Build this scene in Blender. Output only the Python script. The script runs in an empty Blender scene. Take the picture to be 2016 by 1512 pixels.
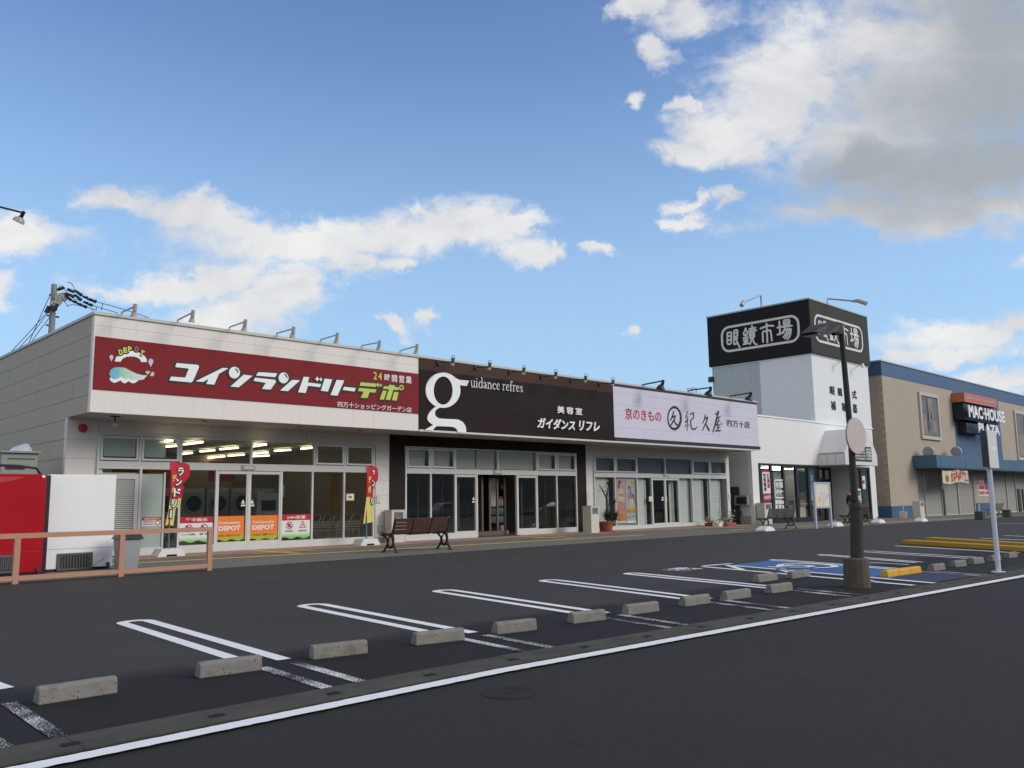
import bpy, bmesh, math, random
import numpy as np
from mathutils import Vector, Matrix
random.seed(7)
SC = bpy.context.scene
COL = SC.collection
PI = math.pi

# ------------------------------------------------------------------ camera
FPX, YAW, PITCH, ROLL, EYE = 1672.8, math.radians(44.217), math.radians(7.822), math.radians(-0.8304), 1.55
_f = Vector((math.sin(YAW)*math.cos(PITCH), math.cos(YAW)*math.cos(PITCH), math.sin(PITCH)))
_r = Vector((math.cos(YAW), -math.sin(YAW), 0)); _u = _r.cross(_f)
CR = _r*math.cos(ROLL) + _u*math.sin(ROLL); CU = -_r*math.sin(ROLL) + _u*math.cos(ROLL); CF = _f
cam = bpy.data.cameras.new('camera'); camo = bpy.data.objects.new('camera', cam); COL.objects.link(camo)
cam.sensor_width = 36; cam.lens = FPX/2016*36; cam.clip_end = 5000; cam.clip_start = 0.05
m = Matrix((CR, CU, -CF)).transposed().to_4x4(); m.translation = (0, 0, EYE); camo.matrix_world = m
SC.camera = camo

def ray(px, py):
    return (CF*FPX + CR*(px-1008) - CU*(py-756)).normalized()

# ------------------------------------------------------------------ node helper
class NT:
    """tiny expression builder for shader node trees"""
    def __init__(s, tree): s.t = tree; s.n = tree.nodes; s.l = tree.links
    def new(s, kind, **kw):
        n = s.n.new(kind)
        for k, v in kw.items(): setattr(n, k, v)
        return n
    def put(s, sock, v):
        if hasattr(v, 'is_output'): s.l.new(v, sock)
        elif v is not None:
            if isinstance(v, (tuple, list)) and len(v) == 3 and sock.type == 'RGBA': v = (*v, 1)
            sock.default_value = v
    def m(s, op, a, b=None, c=None, clamp=False):
        n = s.new('ShaderNodeMath', operation=op, use_clamp=clamp); s.put(n.inputs[0], a)
        if b is not None: s.put(n.inputs[1], b)
        if c is not None: s.put(n.inputs[2], c)
        return n.outputs[0]
    def add(s, a, b): return s.m('ADD', a, b)
    def sub(s, a, b): return s.m('SUBTRACT', a, b)
    def mul(s, a, b): return s.m('MULTIPLY', a, b)
    def mx(s, a, b): return s.m('MAXIMUM', a, b)
    def smooth(s, x, lo, hi):
        n = s.new('ShaderNodeMapRange', interpolation_type='SMOOTHSTEP'); s.put(n.inputs[0], x)
        s.put(n.inputs[1], lo); s.put(n.inputs[2], hi); return n.outputs[0]
    def mix(s, f, a, b, blend='MIX'):
        n = s.new('ShaderNodeMix', data_type='RGBA', blend_type=blend); s.put(n.inputs[0], f)
        s.put(n.inputs[6], a); s.put(n.inputs[7], b); return n.outputs[2]
    def noise(s, vec, scale, detail=3, rough=.55, dist=0):
        n = s.new('ShaderNodeTexNoise'); s.put(n.inputs['Vector'], vec); n.inputs['Scale'].default_value = scale
        n.inputs['Detail'].default_value = detail; n.inputs['Roughness'].default_value = rough
        n.inputs['Distortion'].default_value = dist; return n.outputs[0]
    def xyz(s, vec):
        n = s.new('ShaderNodeSeparateXYZ'); s.put(n.inputs[0], vec); return n.outputs
    def comb(s, x, y, z):
        n = s.new('ShaderNodeCombineXYZ'); s.put(n.inputs[0], x); s.put(n.inputs[1], y); s.put(n.inputs[2], z); return n.outputs[0]
    def dot(s, a, b):
        n = s.new('ShaderNodeVectorMath', operation='DOT_PRODUCT'); s.put(n.inputs[0], a); s.put(n.inputs[1], b); return n.outputs[1]

# ------------------------------------------------------------------ world: sky and clouds
SUN_EL, SUN_AZ = math.radians(30), math.radians(147)      # azimuth measured from +Y towards +X
W = bpy.data.worlds.new('World'); SC.world = W; W.use_nodes = True
w = NT(W.node_tree); w.n.clear()
out = w.new('ShaderNodeOutputWorld'); bg = w.new('ShaderNodeBackground'); w.l.new(bg.outputs[0], out.inputs[0])
SKY_STR = 0.15; EXPO = 0.6
bg.inputs[1].default_value = SKY_STR
sky = w.new('ShaderNodeTexSky', sky_type='NISHITA'); sky.sun_disc = False
sky.sun_elevation = SUN_EL; sky.sun_rotation = SUN_AZ; sky.air_density = 1.0; sky.dust_density = 0.1; sky.ozone_density = 3.0
tc = w.new('ShaderNodeTexCoord'); D = tc.outputs['Generated']
A0 = math.radians(44.2)                                     # world direction the cloud bank is laid out around
AF = (math.sin(A0), math.cos(A0), 0); AR = (math.cos(A0), -math.sin(A0), 0)
df = w.mx(w.dot(D, AF), 0.02)
S = w.m('DIVIDE', w.dot(D, AR), df); T = w.m('DIVIDE', w.xyz(D)[2], df)
vec = w.comb(S, w.mul(T, 1.5), 0.0)
n1 = w.noise(vec, 7, 9, .62, .6); n2 = w.noise(vec, 2.4, 5, .55, .3); n3 = w.noise(vec, 26, 5, .6)
front = w.smooth(w.dot(D, AF), 0.05, 0.25)
def wob(scale, off): return w.sub(w.noise(w.comb(w.add(S, off), T, 0.0), scale, 6, .6), .5)
S0, T0 = S, T
S = w.add(S0, w.add(w.mul(wob(5, 3.1), .20), w.mul(wob(17, 9.7), .075)))
T = w.add(T0, w.add(w.mul(wob(5, 17.3), .12), w.mul(wob(17, 5.2), .05)))
def blob(s, t, a, b, rot):
    c, q = math.cos(rot), math.sin(rot)
    ds, dt = w.sub(S, s), w.sub(T, t)
    e1 = w.m('DIVIDE', w.add(w.mul(ds, c), w.mul(dt, q)), a); e2 = w.m('DIVIDE', w.sub(w.mul(dt, c), w.mul(ds, q)), b)
    return w.sub(1.0, w.m('SQRT', w.add(w.mul(e1, e1), w.mul(e2, e2))))
def st(px, py):
    d = ray(px, py); f = d.x*AF[0] + d.y*AF[1]
    return (d.x*AR[0] + d.y*AR[1])/f, d.z/f
def pxblob(px, py, rx, ry, deg=0):
    s, t = st(px, py); s1, _ = st(px+rx, py); _, t1 = st(px, py-ry)
    return blob(s, t, abs(s1-s), abs(t1-t), math.radians(deg))
CLOUDS = [(1930,130,540,235,4),(1800,330,350,130,-4),(1560,170,250,130,25),(1430,270,150,60,-18),(1290,85,58,36,-15),(1250,15,80,28,10),(1350,20,140,60,0),
 (1380,300,95,42,-10),(1720,425,300,52,2),(1890,420,260,52,3),(1230,175,28,22,40),(1348,198,42,20,-20),
 (1372,412,56,20,14),(1442,400,42,22,10),(1372,444,58,16,10),(1165,510,38,16,-8),(1258,647,18,14,30),(772,651,40,17,-10),(832,642,28,22,0),
 (1960,650,260,42,9),(1990,750,230,34,8),(1880,700,160,24,5),(230,402,100,34,-16),(400,440,240,52,-14),(520,490,240,66,-8),(690,478,210,58,14),
 (850,448,210,52,4),(975,440,120,30,2),(1000,490,90,40,-14),(1060,508,52,24,-8),(400,552,230,34,3),(300,560,150,24,4),(480,612,190,70,2),(590,596,100,64,8),
 (60,474,170,44,-5),(30,585,85,46,8),(700,515,70,38,-30),(765,527,28,16,0),(-60,470,120,60,0),(2100,500,160,22,0)]
field = None
for cl in CLOUDS:
    bl = pxblob(*cl); field = bl if field is None else w.mx(field, bl)
gfield = None
for cl in [(1900,320,400,130,14),(1960,190,300,200,10),(1980,60,260,150,0),(1720,330,230,70,20)]:
    bl = pxblob(*cl); gfield = bl if gfield is None else w.mx(gfield, bl)
edge = w.add(field, w.add(w.mul(w.sub(n1, .5), 1.2), w.mul(w.sub(n3, .5), .85)))
back = w.mul(w.smooth(w.dot(D, AF), .02, -.40), w.smooth(w.noise(D, 2.2, 6, .6, .3), .28, .56))   # unseen broken cloud added behind the viewer, tuned as warm fill light
dens = w.mx(w.mul(w.smooth(edge, -0.14, 0.66), front), back)
lowc = w.smooth(T, 0.62, 0.10)
grey = w.smooth(w.add(gfield, w.mul(w.sub(n2, .5), .4)), -0.50, 0.80)
puff = w.smooth(w.add(w.mul(n1, .55), w.mul(n2, .6)), .42, .72)
K = 1/(SKY_STR*2**EXPO)
def sc(c): return tuple(x*K for x in c)
bright = w.mix(puff, sc((.66,.68,.72)), sc((.88,.88,.87)))
ccol = w.mix(w.mul(grey, .88), bright, sc((.345,.38,.425)))
zel = w.xyz(D)[2]
skyc = w.mix(w.mul(w.smooth(zel, .55, .06), .85), w.mix(1.0, sky.outputs[0], (.72, .745, .815), 'MULTIPLY'), sc((.40,.635,.875)))
ccol = w.mix(front, sc((.86,.83,.79)), ccol)
w.l.new(w.mix(dens, skyc, ccol), bg.inputs[0])

# ------------------------------------------------------------------ sun (thin cloud in front of it) and exposure
sl = bpy.data.lights.new('sun', 'SUN'); so = bpy.data.objects.new('sun', sl); COL.objects.link(so)
sl.energy = 1.35; sl.angle = math.radians(26); sl.color = (1.0, .91, .78)
sd = Vector((math.sin(SUN_AZ)*math.cos(SUN_EL), math.cos(SUN_AZ)*math.cos(SUN_EL), math.sin(SUN_EL)))
so.rotation_euler = sd.to_track_quat('Z', 'Y').to_euler(); so.location = sd*60
SC.view_settings.view_transform = 'Standard'; SC.view_settings.look = 'None'
SC.view_settings.exposure = EXPO; SC.view_settings.gamma = 1.0
SC.cycles.max_bounces = 7; SC.cycles.transparent_max_bounces = 12
SC.cycles.caustics_reflective = False; SC.cycles.caustics_refractive = False; SC.cycles.sample_clamp_indirect = 6

# ------------------------------------------------------------------ materials
def lin(r, g, b):
    f = lambda x: (x/255/12.92) if x/255 <= .04045 else ((x/255+.055)/1.055)**2.4
    return (f(r), f(g), f(b))
MATS = {}
def mat(name, col, rough=.6, var=.12, scale=3.0, spec=.4, metal=0, bump=0, bscale=60, seams=None, dirt=0, emit=None, estr=0):
    """plain surface with a little uneven tone, optional panel seams, grime and fine bump"""
    if name in MATS: return MATS[name]
    ma = bpy.data.materials.new(name); ma.use_nodes = True; t = NT(ma.node_tree); p = t.n['Principled BSDF']
    g = t.new('ShaderNodeNewGeometry'); P = g.outputs['Position']
    x = t.noise(P, scale, 4, .6)
    k = t.add(1-var, t.mul(x, 2*var))
    c = t.mix(1.0, (*col, 1), t.comb(k, k, k), 'MULTIPLY')
    if dirt:
        px = t.xyz(P); stv = t.comb(t.mul(px[0], 6), t.mul(px[1], 6), t.mul(px[2], .35))
        dn = t.smooth(t.noise(stv, 1.3, 5, .65), .52, .78)
        c = t.mix(t.mul(dn, dirt), c, (.12, .115, .10, 1))
    if seams:
        px = t.xyz(P); zs, z0, us, u0, axis, dark = seams
        fz = t.m('FRACT', t.add(t.m('DIVIDE', t.sub(px[2], z0), zs), 100))
        sz = t.m('LESS_THAN', fz, .018/zs)
        if us:
            row = t.m('FLOOR', t.add(t.m('DIVIDE', t.sub(px[2], z0), zs), 100))
            off = t.mul(t.m('MODULO', row, 2), us*.5)
            fu = t.m('FRACT', t.add(t.m('DIVIDE', t.add(t.sub(px[axis], u0), off), us), 100))
            sz = t.mx(sz, t.m('LESS_THAN', fu, .018/us))
        c = t.mix(t.mul(sz, dark), c, (.05, .05, .05, 1))
    t.put(p.inputs['Base Color'], c)
    rn = t.add(rough-.06, t.mul(x, .12)); t.put(p.inputs['Roughness'], rn)
    p.inputs['Specular IOR Level'].default_value = spec; p.inputs['Metallic'].default_value = metal
    if bump:
        b = t.new('ShaderNodeBump'); b.inputs['Strength'].default_value = bump; b.inputs['Distance'].default_value = .01
        t.put(b.inputs['Height'], t.noise(P, bscale, 4, .7)); t.l.new(b.outputs[0], p.inputs['Normal'])
    if emit:
        p.inputs['Emission Color'].default_value = (*emit, 1); p.inputs['Emission Strength'].default_value = estr
    MATS[name] = ma; return ma
def glass(name, tint=(.94,.96,.95), ior=1.45):
    ma = bpy.data.materials.new(name); ma.use_nodes = True; t = NT(ma.node_tree); t.n.clear()
    o = t.new('ShaderNodeOutputMaterial'); a = t.new('ShaderNodeBsdfTransparent'); b = t.new('ShaderNodeBsdfGlossy')
    a.inputs[0].default_value = (*tint, 1); b.inputs['Roughness'].default_value = .015; b.inputs[0].default_value = (.95,.97,1,1)
    f = t.new('ShaderNodeLayerWeight'); f.inputs[0].default_value = .5
    x = t.new('ShaderNodeMixShader'); t.put(x.inputs[0], t.add(.055, t.mul(.9, t.m('POWER', f.outputs['Facing'], 5.0)))); t.l.new(a.outputs[0], x.inputs[1]); t.l.new(b.outputs[0], x.inputs[2])
    t.l.new(x.outputs[0], o.inputs[0]); MATS[name] = ma; return ma
def worn_paint(name, col, under, amount, scale=38):
    """road paint worn through to the asphalt in specks"""
    ma = bpy.data.materials.new(name); ma.use_nodes = True; t = NT(ma.node_tree); p = t.n['Principled BSDF']
    P = t.new('ShaderNodeNewGeometry').outputs['Position']
    q = t.xyz(P); v = t.comb(t.mul(q[0], 1.0), t.mul(q[1], .8), 0.0)
    x = t.add(t.mul(t.noise(v, scale, 4, .7), .65), t.mul(t.noise(v, 2.2, 3), .35))
    k = t.smooth(x, amount-.04, amount+.04)
    tone = t.mix(t.noise(v, 3.0, 4), tuple(c*.86 for c in col), col)
    t.put(p.inputs['Base Color'], t.mix(k, (*under, 1), tone)); p.inputs['Roughness'].default_value = .75
    p.inputs['Specular IOR Level'].default_value = .2
    MATS[name] = ma; return ma
def asphalt(name, base, patch=.25, strip=None):
    ma = bpy.data.materials.new(name); ma.use_nodes = True; t = NT(ma.node_tree); p = t.n['Principled BSDF']
    P = t.new('ShaderNodeNewGeometry').outputs['Position']; q = t.xyz(P)
    fine = t.noise(P, 110, 5, .75); mid = t.noise(P, 9, 5, .65); big = t.noise(P, .35, 4, .6, .4)
    k = t.mul(t.add(.30, t.mul(fine, 1.4)), t.add(1-patch, t.mul(t.add(t.mul(big, .6), t.add(t.mul(mid, .2), t.mul(t.noise(P, 1.3, 4, .6), .2))), 2*patch)))
    c = t.mix(1.0, (*base, 1), t.comb(k, k, k), 'MULTIPLY')
    # pale stone chips and dark oil drips
    vo = t.new('ShaderNodeTexVoronoi'); vo.inputs['Scale'].default_value = 55; t.l.new(P, vo.inputs['Vector'])
    chip = t.mul(t.m('LESS_THAN', vo.outputs['Distance'], .17), t.m('GREATER_THAN', t.noise(P, 47, 2), .60))
    c = t.mix(t.mul(chip, .30), c, (.26, .26, .25, 1))
    oil = t.smooth(t.noise(P, 1.7, 4, .65, .8), .63, .74); c = t.mix(t.mul(oil, .38), c, (.012, .012, .013, 1))
    if strip:   # newer, blacker bitumen laid along the gutter
        y0, y1, col = strip
        e = t.add(q[1], t.mul(t.sub(t.noise(P, .9, 5, .65), .5), 1.1))
        k2 = t.mul(t.smooth(e, y1+.35, y1-.35), t.add(.40, t.mul(fine, 1.2)))
        c = t.mix(t.smooth(e, y1+.3, y1-.3), c, t.mix(1.0, (*col, 1), t.comb(k2, k2, k2), 'MULTIPLY'))
    t.put(p.inputs['Base Color'], c); p.inputs['Roughness'].default_value = .82; p.inputs['Specular IOR Level'].default_value = .25
    b = t.new('ShaderNodeBump'); b.inputs['Strength'].default_value = .5; b.inputs['Distance'].default_value = .006
    t.put(b.inputs['Height'], t.add(fine, t.mul(vo.outputs['Distance'], .5))); t.l.new(b.outputs[0], p.inputs['Normal'])
    MATS[name] = ma; return ma
def M(n): return MATS[n]

# ------------------------------------------------------------------ objects
def tag(o, label=None, cat=None, group=None, kind=None):
    if label: o['label'] = label
    if cat: o['category'] = cat
    if group: o['group'] = group
    if kind: o['kind'] = kind
    return o
WORLD_EMPTY = {}
def thing(name, label, cat, loc=(0,0,0), group=None, local=False, rz=0):
    o = bpy.data.objects.new(name, None); COL.objects.link(o); o.location = loc; o.rotation_euler[2] = rz
    o.empty_display_size = .2; tag(o, label, cat, group)
    if not local: WORLD_EMPTY[o.name] = Matrix.Translation(Vector(loc)).inverted()
    return o
def link(name, me, mats, parent=None):
    o = bpy.data.objects.new(name, me); COL.objects.link(o)
    for x in (mats if isinstance(mats, (list, tuple)) else [mats]): me.materials.append(M(x) if isinstance(x, str) else x)
    if parent is not None:
        o.parent = parent
        if parent.name in WORLD_EMPTY: o.matrix_parent_inverse = WORLD_EMPTY[parent.name]
    return o
def copy_tree(o, parent=None):
    c = o.copy(); COL.objects.link(c)
    if parent is not None: c.parent = parent; c.matrix_parent_inverse = o.matrix_parent_inverse
    for ch in list(o.children): copy_tree(ch, c)
    return c
class MB:
    def __init__(s): s.v = []; s.f = []; s.mi = []; s.cur = 0
    def use(s, i): s.cur = i; return s
    def poly(s, pts):
        b = len(s.v); s.v += [tuple(p) for p in pts]; s.f.append(tuple(range(b, b+len(pts)))); s.mi.append(s.cur); return s
    def box(s, x0, x1, y0, y1, z0, z1):
        b = len(s.v); s.v += [(x, y, z) for z in (z0, z1) for y in (y0, y1) for x in (x0, x1)]
        for q in ((0,2,3,1),(4,5,7,6),(0,1,5,4),(2,6,7,3),(1,3,7,5),(0,4,6,2)): s.f.append(tuple(b+i for i in q)); s.mi.append(s.cur)
        return s
    def prism(s, loop, fn, d0, d1):
        """loop of (u,v) extruded from d0 to d1; fn(u,v,d)->xyz"""
        n = len(loop); b = len(s.v); s.v += [tuple(fn(u, v, d0)) for u, v in loop] + [tuple(fn(u, v, d1)) for u, v in loop]
        s.f.append(tuple(range(b+n-1, b-1, -1))); s.f.append(tuple(range(b+n, b+2*n))); s.mi += [s.cur]*2
        for i in range(n): j = (i+1) % n; s.f.append((b+i, b+j, b+n+j, b+n+i)); s.mi.append(s.cur)
        return s
    def tube(s, pts, rad, n=10, caps=True):
        pts = [Vector(p) for p in pts]; rs = rad if isinstance(rad, (list, tuple)) else [rad]*len(pts)
        rings = []; up0 = None
        for i, p in enumerate(pts):
            d = (pts[min(i+1, len(pts)-1)] - pts[max(i-1, 0)]).normalized()
            a = Vector((0,0,1)) if abs(d.z) < .95 else Vector((1,0,0))
            if up0 is not None: a = up0
            x = d.cross(a).normalized(); y = x.cross(d).normalized(); up0 = y if abs(d.dot(y)) < .9 else None
            b = len(s.v); s.v += [tuple(p + (x*math.cos(t) + y*math.sin(t))*rs[i]) for t in (2*PI*k/n for k in range(n))]; rings.append(b)
        for a, b in zip(rings, rings[1:]):
            for k in range(n): j = (k+1) % n; s.f.append((a+k, a+j, b+j, b+k)); s.mi.append(s.cur)
        if caps:
            s.f.append(tuple(rings[0]+k for k in range(n-1, -1, -1))); s.f.append(tuple(rings[-1]+k for k in range(n))); s.mi += [s.cur]*2
        return s
    def cone(s, p0, p1, r0, r1, n=14): return s.tube([p0, p1], [r0, r1], n)
    def ring(s, c, ax, r0, r1, th, n=28):
        """flat annulus (r1 inner) round axis ax"""
        ax = Vector(ax).normalized(); a = Vector((0,0,1)) if abs(ax.z) < .9 else Vector((1,0,0)); x = ax.cross(a).normalized(); y = ax.cross(x); c = Vector(c)
        b = len(s.v)
        for k in range(n):
            t = 2*PI*k/n; e = x*math.cos(t)+y*math.sin(t)
            for r, h in ((r0, 0), (r0, th), (r1, th), (r1, 0)): s.v.append(tuple(c + e*r + ax*h))
        for k in range(n):
            j = (k+1) % n
            for q in range(4): s.f.append((b+4*k+q, b+4*k+(q+1)%4, b+4*j+(q+1)%4, b+4*j+q)); s.mi.append(s.cur)
        return s
    def build(s, name, mats, parent=None, bevel=0, smooth=False, segs=2):
        me = bpy.data.meshes.new(name); me.from_pydata(s.v, [], s.f); me.update()
        for p, i in zip(me.polygons, s.mi): p.material_index = i
        bm = bmesh.new(); bm.from_mesh(me); bmesh.ops.recalc_face_normals(bm, faces=bm.faces); bm.to_mesh(me); bm.free()
        o = link(name, me, mats, parent)
        if smooth:
            me.shade_smooth()
            try: me.set_sharp_from_angle(angle=math.radians(40))
            except Exception: pass
        if bevel:
            b = o.modifiers.new('bevel', 'BEVEL'); b.width = bevel; b.segments = segs; b.limit_method = 'ANGLE'; b.angle_limit = math.radians(35)
        return o
def box(name, mt, parent, x0, x1, y0, y1, z0, z1, bevel=0): return MB().box(x0,x1,y0,y1,z0,z1).build(name, mt, parent, bevel)

class Plane:
    """a real surface to set things out on: origin, u (reading direction), v (up), n (outward)"""
    def __init__(s, o, u, v, n): s.o, s.u, s.v, s.n = Vector(o), Vector(u), Vector(v), Vector(n)
    def pt(s, u, v, d=0): return s.o + s.u*u + s.v*v + s.n*d
    def uv(s, px, py):
        r = ray(px, py); e = Vector((0,0,EYE)); t = (s.o-e).dot(s.n)/r.dot(s.n); q = e + r*t - s.o
        return q.dot(s.u), q.dot(s.v)
def facing(y): return Plane((0,y,0), (1,0,0), (0,0,1), (0,-1,0))       # a wall facing the road
def sideways(x): return Plane((x,0,0), (0,-1,0), (0,0,1), (-1,0,0))    # a wall facing the left end of the row
GROUND = Plane((0,0,0), (1,0,0), (0,1,0), (0,0,1))
def gz(x): return -.005*max(0, x-33)
def G(px, py, z=0):
    r = ray(px, py)
    zz = z
    for _ in range(6):
        t = (zz-EYE)/r.z; x = r.x*t; zz = z + gz(x)
    return Vector((r.x*t, r.y*t, zz))

def _mesh_from(obj):
    bpy.context.view_layer.update(); dg = bpy.context.evaluated_depsgraph_get()
    me = bpy.data.meshes.new_from_object(obj.evaluated_get(dg)); return me
def shape(name, plane, loops, mt, parent, depth=.012, lift=.002, warp=None):
    """filled outline (holes allowed) raised from a plane"""
    cu = bpy.data.curves.new('c', 'CURVE'); cu.dimensions = '2D'; cu.fill_mode = 'BOTH'; cu.extrude = depth/2
    for lp in loops:
        sp = cu.splines.new('POLY'); sp.points.add(len(lp)-1); sp.use_cyclic_u = True
        for i, (u, v) in enumerate(lp): sp.points[i].co = (u, v, 0, 1)
    ob = bpy.data.objects.new('c', cu); COL.objects.link(ob); me = _mesh_from(ob); bpy.data.objects.remove(ob); bpy.data.curves.remove(cu)
    return _place(name, me, plane, mt, parent, lift+depth/2, warp)
def _place(name, me, plane, mt, parent, dz, warp=None):
    me.materials.clear()
    for v in me.vertices:
        p = plane.pt(v.co.x, v.co.y, v.co.z + dz)
        if warp: p = warp(p)
        v.co = p
    me.name = name; return link(name, me, mt, parent)
def text(name, body, plane, rect, mt, parent, bold=0, depth=.01, lift=.004, shear=0, warp=None, vertical=False, space=1.0, rot=0):
    """lettering fitted into rect = (u0,u1,v0,v1) on a plane"""
    cu = bpy.data.curves.new('t', 'FONT'); cu.body = '\n'.join(body) if vertical else body; cu.offset = bold; cu.extrude = .001
    cu.align_x = 'CENTER' if vertical else 'LEFT'; cu.shear = shear; cu.resolution_u = 3; cu.space_character = space; cu.space_line = space if vertical else 1
    ob = bpy.data.objects.new('t', cu); COL.objects.link(ob); me = _mesh_from(ob); bpy.data.objects.remove(ob); bpy.data.curves.remove(cu)
    if rot: me.transform(Matrix.Rotation(rot, 4, 'Z'))
    xs = [v.co.x for v in me.vertices]; ys = [v.co.y for v in me.vertices]
    x0, x1, y0, y1 = min(xs), max(xs), min(ys), max(ys); u0, u1, v0, v1 = rect
    for v in me.vertices:
        v.co.x = u0 + (v.co.x-x0)/max(1e-6, x1-x0)*(u1-u0); v.co.y = v0 + (v.co.y-y0)/max(1e-6, y1-y0)*(v1-v0)
        v.co.z = math.copysign(depth/2, v.co.z)
    return _place(name, me, plane, mt, parent, lift+depth/2, warp)
def pxrect(plane, l, t, r, b):
    """rect on a plane from the pixel of its left-top, right edge and left-bottom"""
    u0, v1 = plane.uv(l, t); u1, _ = plane.uv(r, t); _, v0 = plane.uv(l, b); return (u0, u1, v0, v1)
def grow(loop, d):
    """polygon outset by d (mitred, limited)"""
    a = sum(x0*y1-x1*y0 for (x0,y0),(x1,y1) in zip(loop, loop[1:]+loop[:1]))
    L = loop if a > 0 else loop[::-1]; n = len(L); res = []
    for i in range(n):
        p0, p1, p2 = (Vector(L[i-1]), Vector(L[i]), Vector(L[(i+1) % n]))
        e1, e2 = (p1-p0).normalized(), (p2-p1).normalized(); n1, n2 = Vector((e1.y, -e1.x)), Vector((e2.y, -e2.x))
        cr = e1.x*e2.y-e1.y*e2.x
        if cr > .25:
            for t in (0, .5, 1):
                nn = (n1*(1-t)+n2*t).normalized(); res.append(tuple(p1 + nn*d))
        else:
            b = (n1+n2); k = b.length
            b = b/k if k > 1e-6 else n1
            res.append(tuple(p1 + b*min(d/max(.35, b.dot(n1)), d*2)))
    return res
def ell(cx, cy, rx, ry, n=28, a0=0, a1=2*PI):
    return [(cx+rx*math.cos(a0+(a1-a0)*k/n), cy+ry*math.sin(a0+(a1-a0)*k/n)) for k in range(n)]
def strokes(name, plane, lines, mt, parent, lift=.003, warp=None):
    """brush strokes: each line a list of (u,v,width)"""
    b = MB(); k = 0
    W_ = warp or (lambda p: p)
    for ln in lines:
        for (u, v, wd) in ln:
            k += 1; b.poly([W_(plane.pt(u+wd/2*math.cos(t), v+wd/2*math.sin(t), lift+k*.0005)) for t in (2*PI*i/12 for i in range(12))])
        for (u0, v0, w0), (u1, v1, w1) in zip(ln, ln[1:]):
            d = Vector((u1-u0, v1-v0))
            if d.length < 1e-6: continue
            d.normalize(); q = (-d.y, d.x); k += 1
            b.poly([W_(plane.pt(u+q[0]*s_*wd/2, v+q[1]*s_*wd/2, lift+k*.0005)) for u, v, wd, s_ in ((u0,v0,w0,-1),(u1,v1,w1,-1),(u1,v1,w1,1),(u0,v0,w0,1))])
    return b.build(name, mt, parent)
def zoom(ox, oy, k): return lambda x, y: (ox+x*k, oy+y*k)
# ------------------------------------------------------------------ palette
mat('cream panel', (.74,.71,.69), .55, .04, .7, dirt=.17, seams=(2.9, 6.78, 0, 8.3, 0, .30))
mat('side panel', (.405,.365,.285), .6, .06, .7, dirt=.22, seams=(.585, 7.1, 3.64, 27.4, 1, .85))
mat('shop wall panel', (.66,.65,.635), .6, .05, 1, dirt=.10, seams=(.585, 7.1, 3.64, 9.1, 0, .35))
mat('soffit board', (.42,.41,.39), .7, .08, 1.5)
mat('coping metal', (.50,.49,.47), .45, .06, 2, spec=.5)
mat('white frame', (.58,.60,.60), .4, .05, 3, spec=.5)
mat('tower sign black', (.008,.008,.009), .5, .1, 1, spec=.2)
mat('maroon cladding', (.016,.009,.010), .6, .25, 1.4, spec=.2)
mat('roof sheet', (.3,.3,.29), .8)
mat('interior wall', (.46,.38,.26), .8, .08, 1)
mat('interior floor', (.20,.17,.13), .4)
mat('interior dark', (.40,.38,.34), .8)
mat('ceiling board', (.62,.57,.48), .8)
mat('red sign', (.21,.022,.028), .6, .07, 1.2, spec=.12)
mat('lavender sign', (.60,.59,.71), .5, .05, .8, seams=(.56, 6.66, 4.0, 34.25, 0, .30))
mat('letter white', (.82,.86,.88), .45, .03, 3)
mat('letter black', (.012,.013,.016), .5, .1, 3)
mat('letter green', (.52,.60,.10), .5, .04, 3)
mat('letter yellow', (.66,.58,.12), .5, .04, 3)
mat('letter red', (.46,.012,.035), .5, .05, 3)
mat('metal grey', (.36,.36,.35), .4, .08, 5, spec=.5)
mat('lamp beige', (.42,.41,.37), .45, .06, 6)
mat('lamp black', (.012,.012,.013), .4, .1, 6)
mat('lens white', (.62,.63,.62), .25, .04, 8)
mat('concrete', (.27,.262,.235), .9, .28, 7, bump=.6, bscale=45, dirt=.35)
_m = mat('pitted concrete', (.215,.21,.195), .9, .30, 9, bump=.6, bscale=45, dirt=.25); _t = NT(_m.node_tree); _p = _t.n['Principled BSDF']
_src = _p.inputs['Base Color'].links[0].from_socket; _P = _t.new('ShaderNodeNewGeometry').outputs['Position']
_v = _t.new('ShaderNodeTexVoronoi'); _v.inputs['Scale'].default_value = 34; _t.l.new(_P, _v.inputs['Vector'])
_h = _t.mul(_t.smooth(_v.outputs['Distance'], .34, .20), _t.smooth(_t.noise(_P, 14, 3), .50, .60))
_c = _t.mix(_t.mul(_h, .8), _src, (.05,.045,.04,1)); _c = _t.mix(_t.smooth(_t.noise(_P, 5, 5, .7), .55, .75), _c, (.13,.12,.105,1)); _t.put(_p.inputs['Base Color'], _c)
mat('old concrete', (.095,.085,.068), .92, .35, 6, bump=.7, bscale=30, dirt=.55)
mat('pavement', (.158,.148,.125), .88, .22, 3.2, bump=.35, bscale=70)
mat('red tile', (.36,.225,.17), .85, .22, 3, bump=.3)
mat('yellow line', (.60,.43,.14), .85, .28, 4, bump=.2)
mat('gutter', (.068,.061,.048), .9, .8, 1.6, bump=.5, bscale=55)
mat('gutter slot', (.008,.008,.008), .9)
mat('stop yellow', (.62,.36,.025), .6, .12, 6)
mat('curb yellow', (.46,.27,.03), .7, .25, 4, dirt=.4)
mat('vending red', (.38,.003,.012), .4, .05, 1.2, spec=.25)
mat('vending white', (.84,.85,.87), .35, .03, 1, spec=.45)
mat('vending dark', (.022,.010,.022), .5)
mat('grille grey', (.10,.105,.11), .5)
mat('grille black', (.015,.016,.018), .6)
mat('rail salmon', (.47,.255,.17), .5, .07, 3)
mat('bin grey', (.29,.31,.33), .5, .07, 3)
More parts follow.
